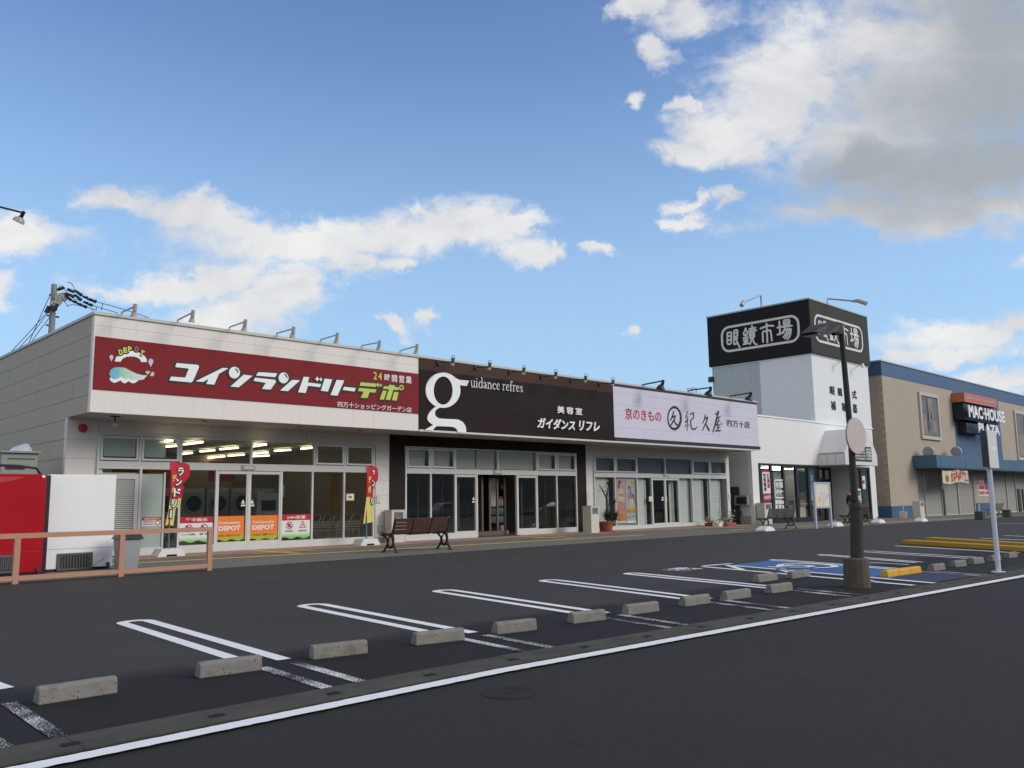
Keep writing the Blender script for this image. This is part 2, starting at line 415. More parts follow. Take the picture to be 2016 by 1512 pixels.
mat('black plastic', (.012,.012,.013), .35, .1, 4)
mat('box front', (.57,.56,.51), .5, .04, 2, dirt=.06)
mat('box shade', (.38,.365,.33), .5, .04, 2)
mat('box window', (.14,.15,.155), .25)
mat('bench brown', (.075,.034,.028), .5, .3, 5)
mat('bench iron', (.013,.012,.012), .45, .2, 6)
mat('bench green', (.085,.092,.088), .55, .25, 5)
mat('bench grey', (.18,.175,.165), .55, .25, 5)
mat('terracotta', (.30,.085,.052), .8, .12, 6)
mat('leaf', (.055,.095,.03), .55, .4, 9)
mat('leaf pale', (.16,.21,.07), .55, .35, 9)
mat('bark', (.075,.062,.05), .9, .3, 12)
mat('pole brown', (.048,.040,.040), .55, .12, 3, spec=.2)
mat('pole white', (.60,.66,.74), .35, .05, 3)
mat('sign grey', (.66,.67,.67), .5, .07, 2, dirt=.12)
mat('sign dark', (.045,.05,.052), .5, .3, 3)
mat('faded pink', (.56,.485,.47), .5, .05, 3, dirt=.08)
mat('store white', (.77,.775,.78), .55, .03, .8, dirt=.09, seams=(1.1, 6.6, 0, 0, 0, .10))
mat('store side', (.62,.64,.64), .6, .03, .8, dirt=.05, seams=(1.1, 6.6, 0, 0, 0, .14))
mat('tower panel', (.74,.77,.79), .5, .03, .8, seams=(.62, 11.4, 0, 0, 0, .16))
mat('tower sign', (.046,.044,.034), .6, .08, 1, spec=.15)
mat('tower sign edge', (.42,.43,.42), .5)
mat('frame black', (.012,.012,.014), .4, .1, 3)
mat('logo white', (.66,.66,.64), .5, .04, 3)
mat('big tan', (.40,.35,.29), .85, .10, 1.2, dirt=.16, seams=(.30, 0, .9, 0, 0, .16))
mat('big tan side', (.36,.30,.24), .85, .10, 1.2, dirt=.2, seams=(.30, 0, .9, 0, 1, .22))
mat('big blue', (.055,.112,.218), .6, .07, .6, dirt=.12)
mat('navy band', (.045,.105,.20), .6, .07, .6, dirt=.1)
mat('awning blue', (.055,.125,.20), .55, .14, .35, dirt=.12)
mat('shutter grey', (.31,.305,.28), .6, .06, 1, seams=(.14, 0, 0, 0, 0, .42))
mat('shutter white', (.72,.75,.74), .5, .04, 1, seams=(.105, 0, 0, 0, 0, .42))
mat('orange sign', (.46,.14,.08), .5, .06, 2)
mat('orange decal', (.80,.21,.03), .45, .04, 2)
mat('decal red', (.45,.012,.03), .45, .05, 2)
mat('decal white', (.74,.75,.75), .45, .03, 2)
mat('decal green', (.21,.60,.15), .45, .05, 2)
mat('decal lime', (.37,.42,.03), .45, .08, 2)
mat('flag red', (.52,.012,.035), .7, .08, 4)
mat('flag yellow', (.66,.60,.19), .7, .08, 4)
mat('flag base', (.68,.70,.73), .45, .03, 4)
mat('frosted glass', (.36,.43,.41), .22, .05, 1.5, spec=.5)
mat('blind beige', (.50,.50,.43), .6, .08, 1.5)
mat('blind violet', (.085,.09,.115), .5, .12, 2)
mat('louver', (.52,.53,.53), .5)
mat('wood', (.30,.20,.12), .6, .2, 6)
mat('carton', (.34,.22,.10), .7, .1, 4)
mat('counter', (.58,.52,.47), .6, .05, 2)
mat('steel', (.42,.43,.44), .4, .08, 5, metal=.3)
mat('cable', (.02,.022,.026), .5)
mat('pole concrete', (.25,.245,.235), .8, .12, 4)
mat('porcelain', (.55,.53,.50), .3, .2, 20)
mat('poster pink', (.62,.36,.42), .5, .22, 9)
mat('poster pale', (.52,.50,.57), .5, .15, 9)
mat('poster orange', (.70,.24,.12), .5, .25, 12)
mat('skin', (.62,.42,.33), .6, .05, 5)
mat('hair', (.012,.01,.01), .5)
mat('cream cloth', (.66,.58,.42), .7, .15, 9)
mat('lilac cloth', (.30,.26,.36), .7, .25, 14)
mat('poster yellow', (.70,.52,.06), .5, .15, 14)
mat('poster teal', (.24,.46,.47), .5, .15, 14)
mat('map paper', (.70,.67,.57), .5, .04, 3)
mat('map post', (.42,.44,.56), .45, .05, 3)
mat('map blue', (.48,.50,.60), .5); mat('map orange', (.75,.42,.10), .5)
mat('banner blue', (.03,.20,.36), .6); mat('navy cloth', (.016,.022,.05), .8); mat('grey cloth', (.12,.12,.125), .8)
mat('alarm red', (.38,.02,.03), .4)
mat('denim art', (.145,.145,.165), .6, .55, 1.6); mat('denim art pale', (.24,.20,.19), .6, .5, 1.8)
mat('frame cream', (.50,.46,.38), .6)
mat('bay blue', (.050,.135,.31), .8, .18, 2.5, bump=.3)
mat('bay blue worn', (.040,.050,.085), .85, .3, 3.5, bump=.3)
mat('tube light', (.9,.9,.85), .5, emit=(1.0,.85,.55), estr=2.6)
mat('tube light white', (.9,.9,.85), .5, emit=(1.0,.93,.80), estr=5.0); mat('batten dark', (.11,.085,.065), .6, .2, 6)
mat('green vent', (.25,.27,.24), .6, .08, 3)
mat('clear film', (.62,.68,.74), .15, .35, 7, spec=.8)
glass('window glass'); glass('dark glass', (.66,.70,.69)); glass('smoke glass', (.80,.82,.79))
asphalt('lot asphalt', (.052,.0485,.0425), .45, strip=(6.2, 8.35, (.019,.0178,.0158)))
asphalt('road asphalt', (.032,.029,.0255), .30)
worn_paint('line paint', (.88,.875,.86), (.06,.058,.052), .31, 30)
worn_paint('worn paint', (.80,.79,.77), (.019,.018,.016), .52, 60)
worn_paint('road paint', (.88,.88,.87), (.05,.05,.048), .35, 22)

# ------------------------------------------------------------------ ground
def strip(name, ylo, yhi, z, mt, xs=(-220, -60, -20, 0, 10, 20, 33, 60, 100, 160, 320), ys=None):
    b = MB(); ys = ys or [ylo, yhi]
    for x0, x1 in zip(xs, xs[1:]):
        for y0, y1 in zip(ys, ys[1:]):
            b.poly([(x0,y0,gz(x0)+z), (x1,y0,gz(x1)+z), (x1,y1,gz(x1)+z), (x0,y1,gz(x0)+z)])
    return tag(b.build(name, mt), kind='structure')
strip('ground', -150, 420, -.012, 'lot asphalt')
strip('road', -9.0, 6.02, -.004, 'road asphalt')
strip('parking_lot', 6.02, 60, 0.0, 'lot asphalt')
SWX = (-40, 0, 20, 33, 60, 110, 200)
strip('pavement', 20.35, 27.9, .006, 'pavement', SWX)
strip('tiled_apron', 25.75, 27.7, .010, 'red tile', (9.3, 20, 33, 45))
b = MB()                                               # yellow guide line along the pavement with a branch to each shop door
yl = [(-5,24.6),(9.5,24.1),(16.6,23.35),(27,22.9),(40,22.5),(52,22.1),(75,21.4)]
for (x0,y0),(x1,y1) in zip(yl, yl[1:]): b.poly([(x0,y0-.17,gz(x0)+.014),(x1,y1-.17,gz(x1)+.014),(x1,y1+.17,gz(x1)+.014),(x0,y0+.17,gz(x0)+.014)])
for x0, y0, x1, y1 in ((14.0,24.0,14.0,27.2),(13.0,25.2,15.2,25.2),(25.9,23.2,25.9,27.2),(25.0,24.6,26.9,24.6),(39,22.8,39,27.0)):
    if x0 == x1: b.poly([(x0-.15,y0,.018),(x0+.15,y0,.018),(x0+.15,y1,.018),(x0-.15,y1,.018)])
    else: b.poly([(x0,y0-.15,.022),(x1,y0-.15,.022),(x1,y0+.15,.022),(x0,y0+.15,.022)])
tag(b.build('guide_line', 'yellow line'), kind='structure')
# concrete gutter: one-metre blocks with a lifting slot at each joint
b = MB()
def gy(x): return 6.02 - .066*max(0, x-5.5)            # the gutter and the road line swing slightly towards the road
for i in range(-30, 60):
    x0, x1 = i*1.0+.002, i*1.0+.998; n0, n1_ = gy(x0), gy(x1); h = .012 + random.uniform(-.003, .003)
    t = [(x0,n0+.02),(x1,n1_+.02),(x1,n1_+.44),(x0,n0+.44)]
    b.use(0).prism(t, lambda u, v, d: (u, v, d+gz(u)), -.05, h)
    for k in (0,):
        xs = x1-.02
        b.use(1).poly([(xs-.07,n1_+.16,h+.004),(xs+.05,n1_+.165,h+.004),(xs+.045,n1_+.245,h+.004),(xs-.065,n1_+.24,h+.004)])
tag(b.build('gutter', ['gutter', 'gutter slot']), kind='structure')
b = MB(); random.seed(3)                                # road edge line, slightly ragged
xs = [-20+.05*i for i in range(0, 1200)]
lo = [gy(x)-.235+random.uniform(-.006,.006) for x in xs]; hi = [gy(x)-.075+random.uniform(-.004,.004) for x in xs]
for i in range(len(xs)-1): b.poly([(xs[i],lo[i],.016+gz(xs[i])),(xs[i+1],lo[i+1],.016+gz(xs[i+1])),(xs[i+1],hi[i+1],.016+gz(xs[i+1])),(xs[i],hi[i],.016+gz(xs[i]))])
tag(b.build('road_line', 'road paint'), kind='structure')
b = MB(); c = G(1003,1363)                              # cast iron cover in the road
b.use(0).prism(ell(c.x, c.y, .235, .235, 40), lambda u,v,d: (u,v,d), -.003, .0005)
for r in (.20,.15,.10,.05): b.use(1).ring((c.x,c.y,.0005), (0,0,1), r, r-.012, .002, 36)
tag(b.build('manhole_cover', [mat('iron cover', (.030,.029,.027), .8, .3, 9, spec=.2), mat('iron ring', (.035,.034,.032), .8, .3, 9, spec=.2)]), 'round cast iron manhole cover set in the road beside the white line', 'manhole cover')

# parking bays: double stripes with a rounded far end
def ustripe(tip, ea, eb, split=True, wd=.15, z=.006):
    """tip, end of near stripe, end of far stripe in pixels -> one painted marking"""
    t, a, c = G(*tip), G(*ea), G(*eb); t.z = a.z = c.z = 0
    mid = (a+c)/2; ax = (mid-t).normalized(); nr = Vector((ax.y, -ax.x, 0)); h = (c-a).dot(Vector((-ax.y, ax.x, 0)))/2
    if h < 0: nr = -nr; h = -h
    nv = Vector((-ax.y, ax.x, 0)); L = (mid-t).length; r = h+wd/2
    P = lambda l, s_: t + ax*l + nv*s_
    b = MB(); fresh = b.use(0)
    q = lambda pts: b.poly([(p.x, p.y, gz(p.x)+z) for p in pts])
    wl = L*.745 if split else L
    for s_ in (-1, 1):
        e0 = wl + (.0 if s_ < 0 else -.05)
        q([P(r,s_*(h-wd/2)), P(e0,s_*(h-wd/2)), P(e0,s_*(h+wd/2)), P(r,s_*(h+wd/2))])
        if split: b.use(1); q([P(wl+.18,s_*(h-wd*.38)), P(L,s_*(h-wd*.38)), P(L,s_*(h+wd*.38)), P(wl+.18,s_*(h+wd*.38))]); b.use(0)
    n = 14
    for k in range(n):
        t0, t1 = PI/2+PI*k/n, PI/2+PI*(k+1)/n
        q([P(r+(h+wd/2)*math.cos(t0),(h+wd/2)*math.sin(t0)), P(r+(h+wd/2)*math.cos(t1),(h+wd/2)*math.sin(t1)), P(r+(h-wd/2)*math.cos(t1),(h-wd/2)*math.sin(t1)), P(r+(h-wd/2)*math.cos(t0),(h-wd/2)*math.sin(t0))])
    return tag(b.build('parking_line', ['line paint','worn paint']), kind='structure')
ustripe((257,1222),(649.6,1357),(717,1344.5)); ustripe((604,1190),(1042,1285),(1099,1278)); ustripe((864,1162),(1320,1237),(1357,1231.5))
ustripe((1071,1142),(1527,1202.6),(1550,1197.5)); ustripe((1234,1128.5),(1678,1175),(1698,1172))
ustripe((1614,1092),(1800,1108),(1822,1107.5), False, .12); ustripe((1693.5,1085),(1910,1100),(1928,1098), False, .12)
ustripe((1519,1102),(1930,1134),(1945,1132.5), True, .12)
def stripe(p, q, wd=.15, mt='line paint', z=.007):
    a, c = G(*p), G(*q); a.z = c.z = 0; d = (c-a).normalized(); n = Vector((-d.y, d.x, 0))*wd/2
    b = MB(); b.poly([(v.x, v.y, gz(v.x)+z) for v in (a-n, c-n, c+n, a+n)]); return tag(b.build('parking_line', mt), kind='structure')
stripe((-330,1235),(10,1357)); stripe((18,1385),(118,1453), .115, 'worn paint'); stripe((-120,1398),(30,1484), .11, 'worn paint')
stripe((1762,1074.7),(2006,1089)); stripe((1881,1064.4),(2060,1072)); stripe((1930,1060),(2060,1065)); stripe((1975,1054.4),(2060,1058.5)); stripe((1965,1030),(2060,1033))
stripe((1383,1116),(1800,1153)); stripe((1440,1113.5),(1840,1148.5)); stripe((1384,1114.5),(1440,1110)); stripe((1432,1113),(1462,1122)); stripe((1535,1120.5),(1570,1131), .2); stripe((1680,1137),(1720,1146), .2)
stripe((1700,1107),(1790,1112), .09)
b = MB(); b.poly([tuple(G(*p)+Vector((0,0,.004))) for p in ((1436,1113.5),(1521,1103),(1806,1123),(1750,1140))])
tag(b.build('blue_bay_paint', 'bay blue'), kind='structure')
b = MB(); b.poly([tuple(G(*p)+Vector((0,0,.0042))) for p in ((1752,1140.2),(1808,1123.2),(1925,1133.5),(1838,1147.5))])
tag(b.build('worn_bay_paint', 'bay blue worn'), kind='structure')
# wheelchair symbol and the letter for small cars
def gstroke(name, px, wd):
    return strokes(name, GROUND, [[(*GROUND.uv(*p), wd) for p in ln] for ln in px], 'line paint', None, lift=.009)
zz = zoom(1360, 1020, .3254)
o = gstroke('wheelchair_symbol', [[zz(480,297),zz(530,300),zz(570,297)], [zz(530,300),zz(545,285),zz(600,280),zz(720,281),zz(800,284),zz(865,292),zz(875,300),zz(800,305),zz(760,306)], [zz(600,290),zz(690,292),zz(740,296),zz(700,303),zz(610,303)], [zz(560,297),zz(620,292)]], .15)
tag(o, kind='structure')
a = G(1311,1121); c = G(1369,1123.5)
o = text('small_car_letter', '軽', GROUND, (15.5,16.35,10.75,11.42), 'line paint', None, bold=.02, depth=.002, lift=.006, rot=-PI/2); tag(o, kind='structure')
for v in o.data.vertices: pass
# ------------------------------------------------------------------ the row of three shops
YF, YW = 25.8, 27.75
FP, WP = facing(YF), facing(YW)
X0, X1 = 8.2, 45.3
shop = thing('shop_building', 'long low cream building with three shop fronts under a deep overhanging fascia', 'building', (26.5, 27.75, 0))
b = MB(); yz = lambda u, v, d: (d, u, v)
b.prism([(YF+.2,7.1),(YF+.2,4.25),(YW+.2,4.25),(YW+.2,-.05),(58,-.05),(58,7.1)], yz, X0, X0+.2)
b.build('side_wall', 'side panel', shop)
box('fascia', 'cream panel', shop, X0, X1, YF+.001, YF+.2, 4.25, 7.098)
box('soffit', 'soffit board', shop, X0+.2, X1, YF+.201, YW+.2, 4.25, 4.34)
for x0, x1, z0, z1 in ((8.2,9.28,0,4.249),(19.47,20.13,0,4.25),(9.28,19.47,3.80,4.25),(31.99,32.58,0,4.25),(44.72,45.1,-.2,4.25),(32.58,44.72,3.76,4.25)):
    box('wall_header' if z0 > 3 else 'wall_pier', 'shop wall panel', shop, x0,x1,YW,YW+.2,z0,z1)
b = MB()
for x0, x1, z0, z1 in ((20.13,20.87,0,4.25),(31.25,31.99,0,4.25),(20.87,31.25,3.80,4.25)): b.box(x0,x1,YW-.03,YW+.2,z0,z1)
b.build('black_surround', 'maroon cladding', shop)
box('end_wall', 'side panel', shop, 45.1, X1, YF+.201, 58, 4.35, 7.098); box('end_wall', 'side panel', shop, 44.9, 45.099, YW+.2, 58, -.2, 4.3)
box('roof', 'roof sheet', shop, X0+.2, X1-.2, YF+.2, 58, 6.9, 7.0)
b = MB(); b.box(X0-.04, X1+.04, YF-.05, YF+.26, 7.10, 7.19).box(X0-.04, X0+.26, YF+.261, 58, 7.101, 7.191).box(X1-.2, X1+.04, YF+.261, 58, 7.101, 7.191)
for x in (14, 20, 26, 32, 38): b.box(x, x+.03, YF-.056, YF+.27, 7.085, 7.196)
b.build('coping', 'coping metal', shop)
box('fascia_base_trim', 'white frame', shop, 20.08, X1+.02, YF-.05, YF+.0, 4.235, 4.31)
box('base_board', 'metal grey', shop, 19.47, 20.13, YW-.012, YW-.001, 0, .22)
# rooms
def room(x0, x1, y1, wall, zc=3.72):
    box('interior_floor', 'interior floor', shop, x0, x1, YW+.2, y1, -.04, .005)
    box('ceiling', 'ceiling board' if wall != 'interior dark' else 'interior dark', shop, x0, x1, YW+.2, y1, zc, zc+.05)
    b = MB(); b.box(x0, x1, y1, y1+.1, -.04, zc).box(x0-.1, x0, YW+.2, y1+.1, -.04, zc).box(x1, x1+.1, YW+.2, y1+.1, -.04, zc); b.build('interior_wall', wall, shop)
room(8.6, 19.9, 36.5, 'interior wall'); room(20.4, 31.7, 33.5, 'interior dark'); room(32.3, 44.6, 33, 'interior dark')

def storefront(tops, lows, zh, zb0, zb1, zs, awn, glasses, skip=(), doors=()):
    """white frame: tops and lows are post positions, zb0..zb1 the transom beam, zs the sill"""
    sf = MB(); y0, y1 = YW-.06, YW+.06
    for x in tops: sf.box(x-.04, x+.04, y0, y1, zb1, zh)
    for x in lows: sf.box(x-.036, x+.036, y0, y1, 0, zb0)
    for z0, z1 in ((zb0, zb1), (zh-.04, zh+.002)): sf.box(tops[0]-.038, tops[-1]+.038, y0-.006, y1+.006, z0, z1)
    for i, (a, c) in enumerate(zip(lows, lows[1:])):
        if i not in skip: sf.box(a+.036, c-.036, y0+.006, y1-.006, 0, zs)
    o = sf.build('window_frame', 'white frame', shop)
    for i, (a, c) in enumerate(zip(tops, tops[1:])):
        if i in awn:
            r = MB(); ya, yb = YW-.085, YW-.02; p, q, z0, z1 = a+.045, c-.065, zb1+.03, zh-.07; f = .065
            r.box(p,q,ya,yb,z0,z0+f).box(p,q,ya,yb,z1-f,z1).box(p,p+f,ya+.001,yb-.001,z0+f,z1-f).box(q-f,q,ya+.001,yb-.001,z0+f,z1-f)
            r = r.build('awning_window', 'white frame', shop)
            box('pane', 'dark glass' if glasses == 'dark glass' else 'window glass', r, p+f,q-f,YW-.05,YW-.045,z0+f,z1-f)
        else: box('pane', 'window glass', o, a+.04,c-.04,YW-.004,YW+.002,zb1,zh-.04)
    for i, (a, c) in enumerate(zip(lows, lows[1:])):
        if i in skip: continue
        if i in doors:
            r = MB(); ya, yb = YW-.03, YW+.03; p, q = a+.038, c-.038; z0, z1 = .02, zb0-.02
            r.box(p,q,ya-.02,yb,z0,zs+.05).box(p,q,ya-.02,yb,z1-.10,z1).box(p,p+.05,ya-.018,yb,zs+.05,z1-.10).box(q-.05,q,ya-.018,yb,zs+.05,z1-.10)
            r = r.build('sliding_door', 'white frame', shop); box('pane', glasses, r, p+.05,q-.05,YW-.004,YW+.002,zs+.05,z1-.10)
        else: box('pane', glasses, o, a+.036,c-.036,YW-.004,YW+.002,zs,zb0)
    return o
def cols(pxs, py): return [WP.uv(p, py)[0] for p in pxs]
T1 = cols((193,275,355,494,618.5,678.5,735), 895); L1 = cols((193,274,352,424,488,552.5,613.5,676,734), 985)
L1[0] = T1[0]; L1[-1] = T1[-1]
sf1 = storefront(T1, [L1[0]]+L1[1:], 3.80, 2.715, 2.955, .26, (0,1,4,5), 'smoke glass', skip=(0,1), doors=(3,4))
T2 = cols((798,847,895,979,1055,1094,1132), 897); L2 = cols((798,847,895,938,1017,1056.5,1095.5,1132), 985); L2[0], L2[-1] = T2[0], T2[-1]
sf2 = storefront(T2, L2, 3.80, 2.705, 2.92, .25, (0,1,4,5), 'smoke glass', skip=(3,), doors=(2,4))
T3 = cols((1168,1209.5,1252,1307.5,1360.5,1395,1427.5), 905); L3 = cols((1168,1210.5,1253.5,1282.5,1309,1336,1362,1396.5,1428), 975); L3[0], L3[-1] = T3[0], T3[-1]
sf3 = storefront(T3, L3, 3.76, 2.66, 2.885, .20, (0,1,4,5), 'window glass', skip=(), doors=(3,4))
for X, t in ((T1, 487), (T2, 977.5), (T3, 1309)):
    u, v = WP.uv(t, 922); b = MB(); b.use(0).box(u-.24,u+.24,YW-.11,YW-.068,2.74,2.90).use(1).box(u-.18,u+.18,YW-.116,YW-.111,2.78,2.86); b.build('door_sensor', ['metal grey','lens white'], shop)
# louvre and frosted light at the left of the laundry
a, c = L1[0], L1[1]; b = MB()
for x0, x1, z0, z1 in ((a+.05,a+.17,.05,2.56),(c-.17,c-.05,.05,2.56),(a+.17,c-.17,2.40,2.56),(a+.17,c-.17,.05,.2)): b.box(x0,x1,YW-.05,YW+.02,z0,z1)
for k in range(36):
    z = .21+k*.061; b.poly([(a+.17,YW-.045,z),(c-.17,YW-.045,z),(c-.17,YW+.015,z+.05),(a+.17,YW+.015,z+.05)])
b.build('louvre', 'louver', shop); box('louvre_back', 'interior dark', shop, a+.05, c-.05, YW+.05, YW+.07, 0, 2.6)
u, _ = WP.uv(322, 985); a, c = L1[1], L1[2]
box('frosted_pane', 'frosted glass', shop, a+.05, u-.03, YW-.01, YW+.004, .24, 2.57); box('mullion', 'white frame', shop, u-.03, u+.02, YW-.05, YW+.05, 0, 2.62)
box('sill', 'white frame', shop, a+.05, u-.03, YW-.05, YW+.05, 0, .24); box('pane', 'smoke glass', shop, u+.02, c-.05, YW-.004, YW+.002, .1, 2.6)
for i in (0,): box('frosted_light', 'frosted glass', shop, T1[0]+.15, T1[1]-.15, YW-.03, YW-.02, 3.1, 3.66)
u2, _ = WP.uv(325, 895); box('frosted_light', 'frosted glass', shop, T1[1]+.15, u2, YW-.03, YW-.02, 3.1, 3.66)
# backing panels behind the upper lights
for i, (a, c) in enumerate(zip(T2, T2[1:])): box('blind', 'blind beige', shop, a+.07, c-.07-(.12 if i in (0,1,4,5) else 0), YW+.10, YW+.12, 2.95, 3.78)
box('blind_edge', 'sign dark', shop, cols((938,),895)[0], cols((940.5,),895)[0], YW+.09, YW+.095, 3.0, 3.75)
for i, (a, c) in enumerate(zip(T3, T3[1:])): box('blind', 'blind violet', shop, a+.06, c-.06, YW+.12, YW+.14, 2.93, 3.74)
# roller shutters behind the glass of the right-hand shop
for i, (p, q) in enumerate(((1170,1198),(1214,1252),(1254,1273),(1338,1358),(1364,1386),(1398,1420))):
    a, c = cols((p,q), 975); box('roller_shutter', 'shutter white', shop, a, c, YW+.16, YW+.20, .05, 2.64)
    box('shutter_guide', 'louver', shop, c+.01, c+.13, YW+.14, YW+.24, .05, 2.55)
for p, q in ((1199,1208),(1387,1394),(1421,1426)): a, c = cols((p,q), 975); box('return_panel', 'louver', shop, a+.14, c, YW+.30, YW+.32, .05, 2.55)
a, c = cols((1326,1335), 975); box('roller_shutter', 'shutter white', shop, a, c, YW+.3, YW+.34, .05, 2.5)
# salon: tan battens, display shelf and dark partitions
for p in (948,963.5,978.5,993.5,1008,916,1032,1041): u, = cols((p,), 985); box('batten', 'batten dark', shop, u-.05, u+.05, YW+.45, YW+.52, .1, 2.6)
a, c = cols((948,1010), 985); box('threshold', 'batten dark', shop, a, c, YW+.42, YW+.55, .01, .22)
a, c = cols((1000,1016), 985); box('partition', 'blind beige', shop, a, c, YW+1.2, YW+1.25, 1.3, 2.6)
for i in (0,1,5,6):
    a, c = L2[i], L2[i+1]; box('curtain_rail', 'batten dark', shop, c-.28, c-.22, YW+.5, YW+.54, .3, 2.5)
# small fittings on the wall
u, v = WP.uv(163, 843); b = MB(); b.tube([(u,YW-.12,v),(u,YW,v)], [.10,.14], 18); b.tube([(u,YW-.16,v),(u,YW-.12,v)], [.05,.10], 18); b.build('alarm_bell', 'alarm red', shop, smooth=True)
for px, py in ((745,983),(1436,978)): u, v = WP.uv(px, py); box('wall_switch_plate', 'box front', shop, u-.10, u+.10, YW-.03, YW, v-.16, v+.16, .01)
u, v = WP.uv(749, 1041); b = MB(); b.box(u-.12,u+.12,YW-.10,YW,v-.12,v+.12).box(u-.02,u+.12,YW-.18,YW-.10,v-.10,v-.02); b.build('outlet_box', 'metal grey', shop)
for px, py in ((226,823),(300,827)):                    # dome lamp hung from the soffit
    if px == 226:
        sp = Plane((0,26.6,0),(1,0,0),(0,0,1),(0,-1,0)); u, v = sp.uv(px, 832)
        b = MB(); b.use(0).box(u-.14,u+.14,26.55,26.65,4.22,4.25).use(0).tube([(u,26.6,4.22),(u,26.6,4.05)], .02).use(1).tube([(u,26.6,4.07),(u,26.56,3.99),(u,26.52,3.93)], [.035,.075,.06], 12); b.build('soffit_spotlight', ['lamp black','lamp beige'], shop, smooth=True)
for x in (12, 15.5, 18, 23, 26, 29, 35, 39, 42): MB().tube([(x,26.7,4.25),(x,26.7,4.235)], .09, 16).build('downlight', 'sign dark', shop)
b = MB(); u, v = FP.uv(1489, 792); b.tube([(X1+.02,YF+.3,6.95),(X1+.18,YF+.3,6.9),(X1+.2,YF+.3,6.6),(X1+.2,YF+.3,4.4)], .05); b.box(X1,X1+.3,YF+.15,YF+.5,6.85,7.1); b.build('downpipe', 'letter white', shop)
# ceiling tubes of the laundry
zc = zoom(300, 860, .2381); CEIL = Plane((0,0,3.68),(1,0,0),(0,1,0),(0,0,-1))
tubes = [((265,50),(410,30)),((400,110),(510,100)),((563,92),(705,78)),((242,132),(325,122)),((460,165),(595,152)),((630,147),(755,137)),((822,68),(935,50)),((822,130),(950,118)),((832,152),(962,145)),((1013,105),(1140,97)),((1235,88),(1315,78)),((107,70),(200,62)),((110,25),(160,18))]
for p, q in tubes:
    a, c = Vector(CEIL.uv(*zc(*p))), Vector(CEIL.uv(*zc(*q)))
    if c.y > 36.3: c = a + (c-a)*((36.3-a.y)/max(.01, c.y-a.y))
    d = (c-a); d = d.normalized(); n = Vector((-d.y,d.x))*.05
    b = MB(); b.prism([tuple(a-n),tuple(c-n),tuple(c+n),tuple(a+n)], lambda u,v,dd: (u,v,dd), 3.60, 3.66)
    o = b.build('ceiling_light', 'tube light'); tag(o, 'one of the glowing fluorescent tubes under the laundry ceiling', 'ceiling light', 'ceiling tubes in the laundry')
# ------------------------------------------------------------------ red laundry sign board
sg = thing('sign_board', 'wide dark red sign board with white outlined laundry lettering', 'sign', (14.2, YF, 4.9))
u0, u1 = 8.25, 20.06; RP = facing(YF-.03)
box('board', 'red sign', sg, u0, u1, YF-.03, YF, 4.91, 6.46)
zA = zoom(180,650,.16865); zB = zoom(500,700,.16865); zC = zoom(300,600,.2728)
def L(z, *pts): return [RP.uv(*z(*p)) for p in pts]
white = [L(zA,(990,385),(1225,405),(1246,412),(1250,440),(1180,595),(1160,612),(905,588),(925,543),(1090,555),(1132,450),(972,432)),
 L(zA,(1210,598),(1530,441),(1594,447),(1482,512),(1430,637),(1335,629),(1361,570),(1300,606)),
 L(zA,(1616,660),(1772,521),(1875,534),(1715,667)),
 L(zC,(762,487),(897,496),(884,523),(744,512)), L(zC,(738,527),(880,542),(890,555),(850,613),(788,608),(815,564),(727,550)),
 L(zB,(300,408),(440,285),(533,290),(390,417)),
 L(zB,(575,248),(640,255),(622,315),(780,335),(764,370),(625,353),(598,438),(510,430)),
 L(zB,(820,270),(908,280),(858,422),(775,412)), L(zB,(960,285),(1048,292),(970,469),(888,462)), L(zB,(1048,365),(1183,381),(1167,420),(1030,402))]
green = [L(zB,(1240,313),(1430,328),(1415,368),(1228,352)), L(zB,(1225,378),(1425,398),(1408,435),(1345,428),(1318,498),(1240,492),(1275,422),(1207,415)),
 L(zB,(1572,342),(1640,348),(1633,367),(1695,375),(1681,405),(1621,400),(1585,520),(1530,515),(1570,395),(1500,388),(1513,358),(1563,362)),
 L(zB,(1500,410),(1545,412),(1510,517),(1460,512)), L(zB,(1630,425),(1682,430),(1660,528),(1605,522))]
def star(z, x, y, r, s_): return [RP.uv(*z(x+px*s_*r, y+py*r)) for px, py in ((0,-1),(.35,-.35),(1,0),(.35,.35),(0,1),(-.35,.35),(-1,0),(-.35,-.35))]
stars_w = [star(zB,733,275,32,.85), star(zB,776,280,26,.8)]; stars_g = [star(zB,1442,345,30,.85), star(zB,1474,349,24,.8)]
def disc(z, x, y, rx, ry, n=26): return [RP.uv(*z(x+rx*math.cos(2*PI*k/n), y+ry*math.sin(2*PI*k/n))) for k in range(n)]
balls = [disc(zA,1664,497,64,68), disc(zB,340,262,58,63)]; ring_o, ring_i = disc(zB,1715,375,28,31), disc(zB,1715,375,14,16)
k = 0
for lp in white+green+balls+[ring_o]+stars_w+stars_g:
    k += 1; d = .058 if lp not in stars_w+stars_g else .035
    shape('letter_outline', RP, [grow(lp, d)], 'letter black', sg, .004, .002+k*.0006)
for lp in white+stars_w+balls: shape('letter', RP, [lp], 'letter white', sg, .006, .026)
for lp in green+stars_g: shape('letter', RP, [lp], 'letter green', sg, .006, .026)
shape('letter', RP, [ring_o, ring_i], 'letter green', sg, .006, .026)
